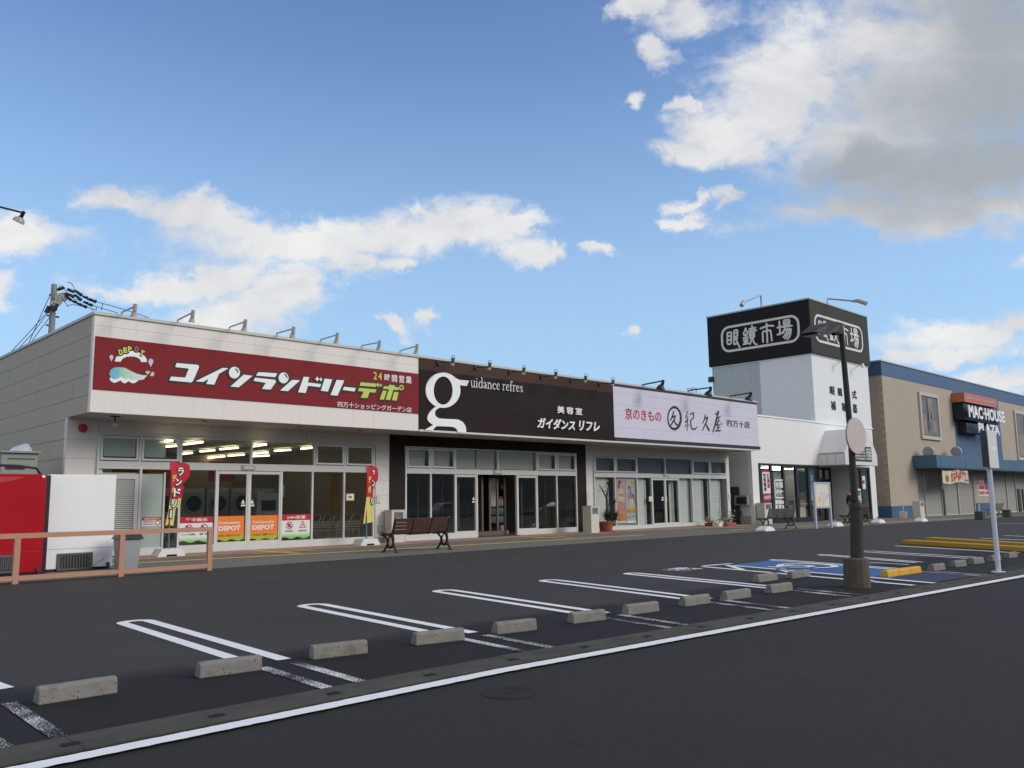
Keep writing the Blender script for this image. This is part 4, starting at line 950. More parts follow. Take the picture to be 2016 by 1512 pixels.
inside('display_counter', 920,990,1180,1165, 29.0, 'counter', 'low pale counter behind the fifth window', 'counter')
inside('carton', 805,800,905,930, 28.6, 'carton', 'tan carton on the counter behind the fourth window', 'carton'); inside('carton', 690,805,745,935, 28.7, 'carton', 'tan carton on the counter behind the third window', 'carton')
inside('wall_poster', 770,270,935,640, 31, 'carton', 'large tan poster hanging inside behind the fourth window', 'poster', .03)
inside('cabinet', 600,900,690,1050, 28.8, 'interior dark', 'dark cabinet behind the third window with things on top', 'cabinet')
inside('white_partition', 300,240,490,1160, 27.6, 'frosted glass', 'pale partition board behind the window emblem', 'partition', .05)
zH = zoom(1640,920,.08596)
def rstick(name, l, t, r, bt, mt, lab, cat):
    pl = facing(YE-.012); u0,u1,v0,v1 = pxrect(pl, *zH(l,t), zH(r,0)[0], zH(l,bt)[1]); o = thing(name, lab, cat, ((u0+u1)/2, YE, v0)); box('sheet', mt, o, u0,u1,YE-.012,YE-.002,v0,v1); return o, pl, (u0,u1,v0,v1)
o, pl, q = rstick('window_notice', 660,200,730,500, 'decal white', 'narrow white notice with a red square on the last window right of the lamp post', 'notice'); box('red_square', 'decal red', o, q[0]+.05, q[1]-.12, YE-.018, YE-.012, q[2]+.4*(q[3]-q[2]), q[2]+.68*(q[3]-q[2]))
o, pl, q = rstick('window_notice', 470,240,528,390, 'navy band', 'dark blue notice on the window just right of the lamp post', 'notice')
o, pl, q = rstick('window_notice', 480,490,632,680, 'decal white', 'black and white framed notice low on the window right of the lamp post', 'notice'); box('black_panel', 'letter black', o, q[0]+.04,q[1]-.1,YE-.018,YE-.012,q[2]+.1,q[3]-.15); text('lettering', '営業中', facing(YE-.018), (q[0]+.2,q[1]-.25,q[2]+.3,q[3]-.4), 'decal white', o, bold=.02)
o, pl, q = rstick('window_board', 540,690,650,910, 'counter', 'blank pale board leaning inside the window right of the lamp post', 'board')
# wall fittings on the grey side of the store
SE = sideways(EX0); u, v = SE.uv(1464.5, 985); b = MB(); b.box(EX0-.35,EX0,-u-.45,-u+.45,v-.30,v+.30).use(1).box(EX0-.36,EX0-.352,-u-.36,-u+.30,v-.22,v+.20); b.build('exhaust_hood', ['green vent','frame black'], st_, .02)
u, v = SE.uv(1447, 990); box('pipe_cover', 'sign dark', st_, EX0-.15, EX0-.001, -u-.35, -u+.35, -.1, 2.2)
u, v = SE.uv(1460, 1010); b = MB(); b.tube([(EX0-.12,-u,v+.12),(EX0-.12,-u,v-.1)], .09).tube([(EX0-.12,-u,v),(EX0,-u,v)], .04); b.build('water_tap', 'sign dark', st_)

# ------------------------------------------------------------------ big clothing store
YB = 27.0; BPL = facing(YB); bx = lambda px, py: BPL.uv(px, py)[0]
KX0 = 66.6; KX1 = 128; KT = 11.98; K1 = 10.88; KB_ = .72
big = thing('clothing_store', 'large tan and blue store with a wide blue top band and shuttered openings', 'building', (90, YB, -.3))
c0, c1 = bx(1876,800), bx(1965,800)
SH0, SH1 = bx(1807,960), bx(1919,960); SH2 = bx(1954,960); CZ = 3.9
b = MB(); zf = -.6
for x0, x1, z0, z1 in ((KX0,SH0,KB_,CZ),(SH1,SH2,KB_,CZ),(KX0,c0,CZ,K1),(c1,KX1,CZ,K1)): b.box(x0,x1,YB,YB+.3,z0,z1)
b.build('tan_wall', 'big tan', big)
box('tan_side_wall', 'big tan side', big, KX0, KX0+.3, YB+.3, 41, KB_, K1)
b = MB(); b.box(KX0-.03,KX1,YB-.03,YB+.3,K1,KT).box(KX0-.03,KX0+.3,YB+.3,41,K1,KT); b.build('top_band', 'big blue', big)
box('blue_panel', 'big blue', big, c0, c1, YB-.02, YB+.3, CZ, K1-.001)
b = MB(); b.box(KX0-.03,SH0,YB-.03,YB+.3,zf,KB_).box(KX0-.03,KX0+.3,YB+.3,41,zf,KB_); b.build('blue_base', 'navy band', big); box('blue_base', 'navy band', big, SH1,SH2,YB-.03,YB+.3,zf,KB_)
b = MB(); b.box(KX0-.1,KX1,YB-.1,YB+.35,KT,KT+.10).box(KX0-.1,KX0+.35,YB+.35,41,KT+.001,KT+.101); b.build('coping', mat('pale coping', (.45,.50,.55), .5), big)
box('roof', 'roof sheet', big, KX0+.3, KX1, YB+.3, 41, KT-.4, KT-.3)
# shutters in bays with pale posts
bays = [bx(p, 970) for p in (1807,1823,1856,1888,1919)]; bays2 = [SH2+.2, bx(1984,970), bx(2002,970), bx(2030,970), 118]
for bs in (bays, bays2):
    for a, c in zip(bs, bs[1:]):
        box('roller_shutter', 'shutter grey', big, a+.1, c-.1, YB+.12, YB+.2, gz(a)-.02, CZ)
        box('shutter_foot', 'louver', big, a+.1, c-.1, YB+.08, YB+.119, gz(a)-.03, gz(a)+.07)
    for a in bs: box('shutter_post', mat('shutter post', (.40,.40,.37), .5), big, a-.1, a+.1, YB+.03, YB+.25, gz(a)-.05, CZ)
for p, w_ in ((1860.5,.5),(2010,.9),(2018,.4)): u = bx(p,1000); box('dark_panel', 'frame black', big, u-w_/2, u+w_/2, YB+.03, YB+.119, gz(u)-.02, 2.0)
# projecting blue canopy
cxl = bx(1797,910); s_ = sideways(cxl).uv(1845,921); CYF = -s_[0]; cz0 = s_[1]; cz1 = sideways(cxl).uv(1843.4,895)[1]
b = MB(); b.box(cxl,KX1,CYF,YB-.031,cz0,cz1); b.build('canopy', 'awning blue', big, .02)
CPL = facing(CYF)
b = MB(); 
for p in (1852, 1900, 1935, 1962, 1996): u = CPL.uv(p, 905)[0]; b.box(u-.02,u+.02,CYF-.012,CYF,cz0+.03,cz1-.03)
b.box(cxl,KX1,CYF-.015,CYF-.0005,cz0+.1,cz0+.14); b.build('canopy_seam', 'navy band', big)
# framed pictures on the wall
def board(l, t, r, bt, lab):
    u0,u1,v0,v1 = pxrect(BPL, l, t, r, bt); o = thing('picture_board', lab, 'billboard', ((u0+u1)/2, YB, v0)); b = MB(); f = .28
    for q_ in ((u0,u1,v0,v0+f),(u0,u1,v1-f,v1),(u0,u0+f,v0+f,v1-f),(u1-f,u1,v0+f,v1-f)): b.box(q_[0],q_[1],YB-.16,YB,q_[2],q_[3])
    b.build('frame', 'frame cream', o); box('picture', 'denim art', o, u0+f,u1-f,YB-.08,YB-.001,v0+f,v1-f); pl = facing(YB-.08); wu, wv = u1-u0-2*f, v1-v0-2*f
    for (a, c, d, e, mt) in ((.30,.12,.46,.98,'sign dark'),(.40,.40,.62,.98,'poster pink'),(.55,.42,.72,.98,'denim art pale'),(.08,.05,.30,.55,'denim art pale'),(.62,.1,.9,.42,'denim art pale')):
        shape('picture_patch', pl, [[(u0+f+a*wu,v0+f+c*wv),(u0+f+d*wu,v0+f+c*wv*1.1),(u0+f+d*wu*.93,v0+f+e*wv),(u0+f+a*wu*1.1,v0+f+e*wv*.97)]], mt if mt != 'poster pink' else 'denim art pale', o, .004)
board(1806,771,1843,863, 'framed faded grey picture of denim on the tan wall left of the blue panel')
board(1994,808,2040,905, 'framed dark picture on the tan wall right of the blue panel, cut by the edge')
# shop sign: orange box, black box with white letters, white letters below
zM = zoom(1690,690,.1617); YS = YB-1.1; SG = facing(YS)
ms = thing('store_sign', 'stacked orange and black box sign with white letters on the blue panel', 'sign', (bx(1925,820), YB, 7))
u0,u1,v0,v1 = pxrect(SG, *zM(1283,508), zM(1672,0)[0], zM(1283,620)[1]); box('orange_box', 'orange sign', ms, u0,u1,YS,YB-.021,v0,v1)
text('orange_box_lettering', 'JEANS & CASUAL', SG, (u0+.5,u1-.4,v0+.32,v1-.32), 'faded pink', ms, bold=.02, depth=.02)
u2,u3,v2,v3 = pxrect(SG, *zM(1300,640), zM(1700,0)[0], zM(1300,815)[1]); box('black_box', mat('sign navy', (.016,.024,.038), .5, .1, 2, spec=.2), ms, u2-.1,u3,YS+.15,YB-.021,v2-.15,v3)
SG2 = facing(YS-.1)
text('name_lettering', 'MAC·HOUSE', SG2, pxrect(SG2, *zM(1318,662), zM(1745,0)[0], zM(1318,812)[1]), 'letter white', ms, bold=.03, depth=.08, lift=.07, space=1.06)
text('name_lettering', 'PLAZA', SG2, pxrect(SG2, *zM(1440,880), zM(1690,0)[0], zM(1440,1000)[1]), 'letter white', ms, bold=.03, depth=.08, lift=.07, space=1.06)
u4,u5,v4,v5 = pxrect(SG, *zM(1390,880), zM(1460,0)[0], zM(1390,1010)[1]); box('rear_box', 'frame black', ms, u4-.6,u5+2.5,YS+.35,YB-.021,v4+.1,v5)
# spotlights standing on the canopy
for p, lab in ((1831,'round spotlight on the left end of the blue canopy'),(1885,'round spotlight on the blue canopy below the tan wall edge')):
    pl = facing(YB-.9); u, v = pl.uv(p, 889); o = thing('canopy_spotlight', lab, 'spotlight', (u, YB-.9, cz1)); o['group'] = 'spotlights on the blue canopy'
    b = MB(); b.tube([(u-.55,YB-.95,v-.05),(u-.25,YB-.9,v),(u+.35,YB-.85,v+.05)], [.42,.45,.28], 16); b.build('lamp_head', 'metal grey', o, smooth=True)
    b = MB(); b.tube([(u-.2,YB-.9,cz1),(u-.2,YB-.9,v-.3)], .05).tube([(u+.3,YB-.9,cz1),(u+.3,YB-.9,v-.2)], .05); b.build('stand', 'metal grey', o)
# cloth banner hung below the canopy
zN = zoom(1700,850,.1567); YN = CYF+.25; NP = facing(YN); u0,u1,v0,v1 = pxrect(NP, *zN(985,475), zN(1300,0)[0], zN(1000,640)[1])
o = thing('cloth_banner', 'yellow cloth banner with red writing hung under the blue canopy', 'banner', ((u0+u1)/2, YN, v0))
wav = lambda p: Vector((p.x, p.y+.09*math.sin((p.x-u0)*3.1), p.z - .18*math.sin((p.x-u0)/(u1-u0)*PI*2.2)*.5))
b = MB(); n = 24
for k in range(n):
    a, c = u0+(u1-u0)*k/n, u0+(u1-u0)*(k+1)/n
    b.poly([wav(Vector((a,YN,v0))),wav(Vector((c,YN,v0))),wav(Vector((c,YN,v1))),wav(Vector((a,YN,v1)))])
b.build('cloth', 'cream cloth', o); text('lettering', '店内半額', NP, (u0+.28*(u1-u0),u1-.15,v0+.1,v1-.15), 'letter red', o, bold=.035, warp=wav, depth=.006, lift=.01)
shape('print', NP, [ell(u0+.17*(u1-u0),(v0+v1)/2-.1,.22,.3)], 'leaf pale', o, .004, .01, warp=wav)
# bargain notice on the pier between the shutters
zP = zoom(1860,940,.07935); NP2 = facing(YB-.012)
u0,u1,v0,v1 = pxrect(NP2, *zP(828,180), zP(1135,0)[0], zP(850,455)[1]); o = thing('wall_notice', 'white and red notice board on the tan pier between shutters', 'notice', ((u0+u1)/2, YB, v0))
box('sheet', 'decal white', o, u0,u1,YB-.012,YB-.001,v0,v1); hh = v1-v0; mid_ = (u0+u1)/2
for a, c, d, e, mt in ((u0-.02,mid_,v1+.001,v1+.55*hh,'decal red'),(mid_+.001,u1,v1+.001,v1+.7*hh,'navy band'),(mid_+.03,u1,v0+.52*hh,v1-.02,'decal red'),(u0+.15,mid_-.1,v0+.58*hh,v1-.06,'decal red'),(u0+.12,mid_-.05,v0+.1*hh,v0+.42*hh,'orange sign'),(mid_+.2,u1-.05,v0+.12*hh,v0+.40*hh,'decal red')): box('printed_block', mt, o, a,c,YB-.018,YB-.012,d,e)
text('lettering', 'SALE', facing(YB-.018), (u0+.1,mid_-.1,v1+.12*hh,v1+.45*hh), 'decal white', o, bold=.02)
# ------------------------------------------------------------------ wheel stops
def stop_mesh(l=.6, h=.138, mt='concrete'):
    """origin at the middle of the foot of the road-side face"""
    b = MB(); d = .15
    prof = [(0,0),(.012,h-.02),(.03,h),(d-.05,h),(d,.03),(d,0)]
    b.prism(prof, lambda u,v,x: (x,u,v), -l/2, l/2); return b
stop0 = None
STOPS = [((75,1390),(232,1365)),((393,1337),(517,1320)),((617,1300),(725,1287)),((820,1272),(916,1261)),((980,1250),(1058,1241)),((1130,1229),(1194,1221)),
 ((1238,1212),(1299,1204)),((1350,1195),(1400,1188)),((1433,1183),(1480,1176)),((1520,1169),(1562,1163)),((1495,1147.5),(1533,1142)),((1561,1140),(1597,1134.5)),
 ((1841,1124.6),(1861,1122)),((1884.5,1117),(1902,1115)),((1920.7,1111),(1937,1109)),((1957.7,1105.5),(1971,1103.5)),((1989,1099),(2004,1097))]
SLAB = ['concrete wheel stop nearest the left edge of the photo, before the worn stripe','concrete wheel stop at the near end of the first double stripe, left half','concrete wheel stop right of the first double stripe',
 'concrete wheel stop covering the end of the second double stripe','concrete wheel stop right of the second double stripe','concrete wheel stop covering the end of the third double stripe','concrete wheel stop right of the third double stripe',
 'concrete wheel stop covering the end of the fourth double stripe','concrete wheel stop between the fourth and fifth double stripes','concrete wheel stop at the end of the fifth double stripe','concrete wheel stop just left of the blue bay','concrete wheel stop touching the white edge of the blue bay',
 'concrete wheel stop right of the yellow stop','concrete wheel stop second to the right of the yellow stop','concrete wheel stop left of the white sign pole','small concrete wheel stop half hidden by the white sign pole','concrete wheel stop right of the white sign pole']
for i, (p, q) in enumerate(STOPS):
    a, c = G(*p), G(*q); a.z = c.z = 0; L_ = (c-a).length; ang = math.atan2(c.y-a.y, c.x-a.x)
    if i > 8: L_ = max(.5, min(L_, .75)); ang = max(-.12, min(.12, ang))
    if stop0 is None:
        stop0 = o = stop_mesh().build('wheel_stop', 'pitted concrete', None, .012)
    else:
        o = stop0.copy(); COL.objects.link(o)
    o.location = (*((a+c)/2).xy, gz(a.x)); o.rotation_euler = (0, 0, ang); o.scale = (L_/.6, 1, 1)
    tag(o, SLAB[i], 'wheel stop', 'concrete wheel stops along the parking bays')
a, c = G(1749,1137), G(1815.6,1127.5); L_ = (c-a).length; ys = thing('yellow_wheel_stop', 'bright yellow wheel stop of three joined blocks in the blue bay', 'wheel stop', ((a+c)/2), local=True, rz=math.atan2(c.y-a.y, c.x-a.x))
for k in range(3):
    b = MB(); x0 = -L_/2+L_*k/3+.004; x1 = -L_/2+L_*(k+1)/3-.004; h = .13; d = .17
    b.prism([(0,0),(.012,h-.02),(.03,h),(d-.05,h),(d,.03),(d,0)], lambda u,v,x: (x,u,v), x0, x1); b.build('block', 'stop yellow', ys, .012)
for p, q, lab in (((1775,1071),(2022,1087.2),'long low yellow painted kerb, the nearer of two'),((1821,1065.5),(2022,1079),'long low yellow painted kerb, the farther of two')):
    a, c = G(*p), G(*q); d = (c-a); d.z = 0; d.normalize(); n = Vector((-d.y,d.x,0)); b = MB()
    b.prism([(-.20,0),(-.18,.13),(.18,.13),(.20,0)], lambda u,v,k: tuple(a+d*k+n*(u+.2)+Vector((0,0,v+gz(a.x)-a.z))), 0, (c-a).length+2)
    tag(b.build('yellow_kerb', 'curb yellow', None, .02), lab, 'kerb', 'yellow painted kerbs at the far bays')

# ------------------------------------------------------------------ street lamp with a round sign
lb = G(1688,1156); bz = lb.z
lp = thing('street_lamp', 'dark brown square-headed street lamp on a thick concrete footing', 'street lamp', lb)
LPn = facing(lb.y)
def at(px, py): u, v = LPn.uv(px, py); return Vector((u, lb.y, v))
t0 = at(1687,1098); t1 = at(1686,1000); t2 = at(1683,985); t3 = at(1675,860); t4 = at(1655,640)
b = MB(); r = .215
for a0, a1 in ((0,0),):
    b.prism(ell(lb.x, lb.y, .225, .225, 14), lambda u,v,d: (lb.x+(u-lb.x)*(1.0-.08*(d/t0.z)), lb.y+(v-lb.y)*(1.0-.08*(d/t0.z)), d), -.05, t0.z)
b.build('footing', 'old concrete', lp, .025)
b = MB(); b.tube([t0-Vector((0,0,.05)), t1], [.107,.105], 16).tube([t1, t1+Vector((-.003,0,.035)), t2], [.122,.118,.072], 16).tube([t2, t3, t4+Vector((0,0,.02))], [.060,.052,.046], 14); b.build('pole', 'pole brown', lp, smooth=True)
b = MB(); hd = at(1650,653); 
b.tube([at(1655,655), at(1640,655)], .05, 10); b.build('arm', 'pole brown', lp)
sp_ = LPn; z8b = zoom(1380,570,.1736)
prof = [z8b(1500,400), z8b(1420,380), z8b(1340,395), z8b(1195,490), z8b(1290,522), z8b(1410,508), z8b(1500,490)]
pts = [sp_.uv(*p) for p in prof]
b = MB(); b.prism(pts, lambda u,v,d: (u, lb.y+d*(.6+.4*min(1,max(0,(u-pts[3][0])/.35))), v), -.19, .19); b.build('lamp_head', 'pole brown', lp, .012)
q = [sp_.uv(*z8b(*p)) for p in ((1235,508),(1395,490),(1398,512),(1300,526))]
b = MB(); b.prism(q, lambda u,v,d: (u, lb.y+d, v-.01), -.14, .14); b.build('lens', 'lens white', lp)
rc = at(1675,859); rs = thing('round_sign', 'blank faded pink round sign clamped to the street lamp', 'sign', rc); nrm = Vector((-.10,-1,0)).normalized(); e1 = Vector((-nrm.y,nrm.x,0)); R_ = .315
ctr = rc + nrm*.10
b = MB(); b.prism(ell(0,0,R_,R_,40), lambda u,v,d: tuple(ctr+e1*u+Vector((0,0,v))+nrm*d), 0, .012); b.build('disc', 'faded pink', rs)
b = MB(); b.prism(ell(0,0,R_+.006,R_+.006,40), lambda u,v,d: tuple(ctr+e1*u+Vector((0,0,v))+nrm*d), -.014, -.001); b.build('rim', 'metal grey', rs)
b = MB(); b.tube([rc, ctr-nrm*.014], .03).ring(rc-Vector((0,0,.05)), (0,0,1), .078, .06, .05, 16); b.build('clamp', 'metal grey', rs)

# ------------------------------------------------------------------ white sign pole at the right
wb = G(1966,1127); wp = thing('direction_sign', 'slim white pole carrying a faded boxy white direction sign', 'sign', wb); WPn = facing(wb.y)
a, c = WPn.uv(1966,1126), WPn.uv(1947,850)
b = MB(); b.tube([(wb.x,wb.y,0),(wb.x,wb.y,WPn.uv(1945,848)[1])], .048, 14).ring((wb.x,wb.y,.0), (0,0,1), .13, .03, .02, 20); b.build('pole', 'pole white', wp, smooth=True)
yv = wb.y-.02; SPn = facing(yv); u0, v1 = SPn.uv(1933.5,846); u1, v0 = SPn.uv(1961,922)
dp = sideways(u0).uv(1926,846); yb_ = wb.y+.055
b = MB(); b.box(u0+.10,u1,yv-.06,yv-.045,v0,v1); b.build('face', 'sign grey', wp, .004)
b = MB(); b.box(u0+.09,u0+.12,yv-.03,yb_,v0+.02,v1-.01).box(u0+.12,u1-.01,yb_-.02,yb_,v0+.02,v1-.01); b.build('rear_casing', 'sign dark', wp)  # dark colour puts the shade of the sign's left side into the casing
b = MB(); b.box(u0-.10,u1+.16,yv-.05,yv+.10,v1-.0,v1+.03).box(u0-.12,u0-.09,yv-.05,yv+.1,v1-.16,v1).box(u1+.13,u1+.16,yv-.05,yv+.1,v1-.12,v1); 
FCE = facing(yv-.06); w_ = u1-u0-.10
shape('arrow', FCE, [[(u0+.10+w_*.25,v0+.36),(u0+.10+w_*.55,v0+.36),(u0+.10+w_*.55,v0+.29),(u0+.10+w_*.8,v0+.39),(u0+.10+w_*.55,v0+.49),(u0+.10+w_*.55,v0+.42),(u0+.10+w_*.25,v0+.42)]], 'letter white', wp, .002, .001)

# ------------------------------------------------------------------ benches (all turned towards the shops)
def bench(name, lab, slat, iron, loc, w=2.15, k=1.25, local=True):
    """origin midway between the feet; the seat looks towards +Y"""
    o = thing(name, lab, 'bench', loc, 'park benches along the pavement', local=True)
    def pr(b, loop, x0, x1): b.prism(loop, lambda u,v,d: (d, u*k, v*k), x0, x1)
    b = MB()
    for i in range(5): y = -.02+i*.085; b.box(-w/2,w/2,(y)*k,(y+.07)*k,.415*k-(.012 if 0<i<4 else 0),.44*k-(.012 if 0<i<4 else 0))
    b.build('seat', slat, o, .006)
    b = MB()
    for i, (y, z) in enumerate(((-.055,.46),(-.085,.54),(-.11,.62),(-.135,.70))):
        h = .07 if i < 3 else .085
        pr(b, [(y,z),(y-.02,z+h),(y-.045,z+h-.006),(y-.025,z-.006)], -w/2, w/2)
    b.build('backrest', slat, o, .005)
    for sx in (-1, 1):
        b = MB(); x0 = sx*(w/2-.02)-.025; x1 = x0+.05
        P2 = lambda pts: [(x0+.025, y*k, z*k) for y, z in pts]
        R2 = .022*k
        b.tube(P2([(-.22,.0),(-.20,.03),(-.13,.13),(-.09,.22),(-.10,.30),(-.08,.38),(-.05,.43)]), R2*1.15, 8)      # rear leg
        b.tube(P2([(.30,.0),(.28,.03),(.18,.13),(.13,.22),(.15,.30),(.24,.37),(.36,.42)]), R2*1.15, 8)              # front leg
        b.tube(P2([(-.05,.41),(.38,.42),(.40,.40)]), R2*1.1, 8); b.tube(P2([(-.05,.42),(-.075,.50),(-.12,.63),(-.165,.78),(-.185,.79)]), R2*1.2, 8)
        n = 16; b.tube(P2([(.02+.085*math.cos(2*PI*i/n), .255+.125*math.sin(2*PI*i/n)) for i in range(n+1)]), R2*.8, 8)  # oval in the casting
        b.tube(P2([(-.12,.14),(.02,.11),(.16,.14)]), R2*.9, 8)
        b.box(x0-.03,x1+.03,-.26*k,-.17*k,0,.022).box(x0-.03,x1+.03,.24*k,.34*k,0,.022)
        b.build('leg', iron, o, smooth=True)
    b = MB()
    for sx in (-w/6, w/6): b.tube([(sx,-.03*k,.43*k),(sx,-.09*k,.50*k),(sx,-.175*k,.775*k)], .02*k, 8)
    b.build('back_strap', iron, o); return o
def bl(px0, py0, px1, py1):                              # midpoint between the two rear feet
    a, c = G(px0,py0), G(px1,py1); return (a+c)/2, (c-a).length
p, wd = bl(779,1089,888,1082.5)
b1 = bench('park_bench', 'dark brown slatted bench in front of the beige box by the salon', 'bench brown', 'bench iron', Vector((p.x,p.y+.28,gz(p.x))), 2.2, 1.34)
p, _ = bl(1521,1045,1570,1041); B2 = Vector((p.x,p.y+.3,gz(p.x)))
b2 = bench('park_bench', 'weathered dark green bench between the beige box and the map board', 'bench green', 'bench green', B2, 2.5, 1.30)
p = G(1713,1032); b3 = bench('park_bench', 'brown bench right of the street lamp before the eyeglass store', 'bench brown', 'bench iron', Vector((p.x-1.0,p.y+.3,gz(p.x))), 2.4, 1.25)
p = G(1966,1016.5); b4 = bench('park_bench', 'grey bench beside the white pole before the blue wall base', 'bench grey', 'bench grey', Vector((p.x-.5,p.y,gz(p.x))), 2.5, 1.3)

# ------------------------------------------------------------------ beige service boxes
def sbox(l, m_, r, t, bt, lab):
    a = G(l, bt-.5 if False else bt); a = G(m_, bt); y = a.y; pl = facing(y); u0 = pl.uv(m_, (t+bt)/2)[0]; u1 = pl.uv(r, (t+bt)/2)[0]; z0 = gz(u0); z1 = pl.uv(m_, t)[1]
    d = -sideways(u0).uv(l, (t+bt)/2)[0]-y
    o = thing('service_box', lab, 'cabinet', ((u0+u1)/2, y+d/2, z0), 'beige service boxes along the shop walls')
    b = MB(); b.box(u0,u1,y,y+d,z0,z1-.03); b.build('cabinet', 'box front', o, .012); box('lid', 'box front', o, u0-.015,u1+.015,y-.015,y+d+.015,z1-.03,z1)
    h = z1-z0; w_ = u1-u0; box('window', 'box window', o, u0+.18*w_, u1-.14*w_, y-.006, y-.001, z0+h*.70, z0+h*.93)
    c_ = u0+.5*w_; b = MB(); b.ring((c_, y-.008, z0+h*.74), (0,1,0), .035, .022, .006, 14); b.build('lock_ring', 'lens white', o)
    return o
sbox(757,771,797.5,1004,1069,'beige metal service box behind the brown bench'); sbox(1147,1164,1179.5,996,1050,'beige metal service box left of the tall potted plant')
sbox(1490,1506,1520,990,1032.5,'beige metal service box behind the dark green bench'); sbox(1797,1812,1820,987,1020,'beige metal service box at the corner of the grey shutters')

# ------------------------------------------------------------------ vending machines seen from behind
def vend(tl, tr, br, blp, mt, lab, red=False):
    y = 22.7; a = G(*blp); y = a.y; pl = facing(y); u0, z1 = pl.uv(*tl); u1 = pl.uv(*tr)[0]; u1b = pl.uv(*br)[0]
    u1 = (u1+u1b)/2; u0 = (u0+pl.uv(*blp)[0])/2; d = 1.0
    o = thing('vending_machine', lab, 'vending machine', ((u0+u1)/2, y+d/2, 0))
    b = MB(); b.box(u0,u1,y,y+d,.07,z1); b.build('body', mt, o, .012)
    b = MB(); b.box(u0+.05,u1-.05,y+.03,y+d-.05,0,.07); b.build('plinth', 'vending dark', o)
    w_ = u1-u0; b = MB(); b.box(u0+.0,u1,y-.004,y-.0005,.12+.42,.12+.426); b.build('panel_seam', 'grille grey', o)
    return o, u0, u1, y, z1
o, u0, u1, y, z1 = vend((101,934),(231,935),(219.5,1120),(86,1128), 'vending white', 'white vending machine turned with its plain back to the parking lot')
def grille(o, gu0, gu1, y, gz0, gz1):
    b = MB(); b.box(gu0,gu1,y-.03,y-.0005,gz0,gz1); b.build('vent_frame', 'grille grey', o, .01)
    b = MB(); f = .10*(gu1-gu0)
    b.use(0).box(gu0+f,gu1-f,y-.036,y-.0305,gz0+.06,gz1-.05)
    b.use(1); n = 10
    for k in range(n): 
        x = gu0+f+(gu1-gu0-2*f)*(k+.5)/n; b.box(x-.012,x+.012,y-.042,y-.0365,gz0+.07,gz1-.06)
    b.build('vent_grille', ['grille black','grille grey'], o)
VP_ = facing(y); gu0, gz1_ = VP_.uv(112,1090); gu1, gz0_ = VP_.uv(181,1120); grille(o, gu0, gu1, y, gz0_, gz1_)
b = MB(); ux, vx = VP_.uv(212,1110); b.tube([(ux,y-.03,vx),(ux,y,vx)], .045, 12); b.tube([(ux,y-.03,vx-.03),(ux-.02,y-.05,vx-.15),(ux-.05,y-.04,vx-.22)], .012, 6); b.build('cable_gland', 'sign dark', o)
b = MB(); q = [VP_.uv(*p) for p in ((180,1118),(188,1108),(198,1103),(205,1097))]; b.tube([(u,y-.012,v) for u,v in q], .007, 5); b.build('loose_wire', 'metal grey', o)
ra = G(80,1132); o, u0, u1, y, z1 = vend((-60,932),(94,933),(80,1132),(-78,1142), 'vending red', 'bright red vending machine turned with its back to the lot, cut by the left edge')
VP_ = facing(y); gu0, gz1_ = VP_.uv(-22,1095); gu1, gz0_ = VP_.uv(29,1128); grille(o, gu0, gu1, y, gz0_, gz1_)
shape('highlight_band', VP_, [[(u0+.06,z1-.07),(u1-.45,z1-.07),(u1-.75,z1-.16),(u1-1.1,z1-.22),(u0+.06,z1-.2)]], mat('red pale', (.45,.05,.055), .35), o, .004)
b = MB(); ux, vx = VP_.uv(86,938); b.tube([(ux,y-.015,vx),(ux,y,vx)], .035, 12); b.build('bolt_cap', 'letter white', o)
b = MB(); ux, vx = VP_.uv(73,1118); b.tube([(ux,y-.03,vx),(ux,y,vx)], .045, 12).tube([(ux,y-.03,vx-.03),(ux+.03,y-.05,vx-.12),(ux+.06,y-.04,vx-.24)], .012, 6); b.build('cable_gland', 'sign dark', o)
b = MB(); b.tube([(u0,y+.35,z1+.22),(u1-.5,y+.35,z1+.20),(u1-.15,y+.35,z1+.15),(u1-.03,y+.35,z1)], .03, 8).box(u0+.1,u1-1.0,y+.3,y+.4,z1+.11,z1+.19).box(u1-.8,u1-.4,y+.3,y+.4,z1+.11,z1+.18); b.build('top_rail', 'vending dark', o)
box('side_board', 'vending dark', o, u1+.03, u1+.16, y+.25, y+1.0, 0, z1-.02)  # dark board stands in for the shaded gap between the two machines
# grey metal store behind the machines
sh = thing('metal_shed', 'grey ribbed metal shed behind the red vending machine', 'shed', (6.6, 27.5, 0)); SHP = facing(26.5); u1, zt_ = SHP.uv(75,889); u0, _ = SHP.uv(4,889)
box('body', 'green vent', sh, u0,u1,26.5,28.6,0,zt_-.05)
b = MB(); b.box(u0-.04,u1+.06,26.42,28.65,zt_-.05,zt_); b.build('roof', 'green vent', sh)
b = MB()
for k in range(12): b.box(u0+.15,u1-.06,26.485,26.4995,.25+k*.24,.275+k*.24)
b.build('rib_lines', 'sign dark', sh)
fm = MB(); uf0, vf = SHP.uv(30,889); uf1, _ = SHP.uv(66,889)
n = 10
top = [(uf0+(uf1-uf0)*k/n, zt_+.01+.30*math.sin(PI*min(1,(k+.3)/n))**.7*(.35+.65*k/n)) for k in range(n+1)]
fm.prism([(uf0,zt_)]+top+[(uf1,zt_)], lambda u,v,d: (u, 26.6+d+.05*math.sin(u*9), v), 0, .6); tag(fm.build('plastic_sheet', 'clear film', None, smooth=True), 'crumpled shiny clear plastic sheet lying on the grey shed', 'plastic sheet')
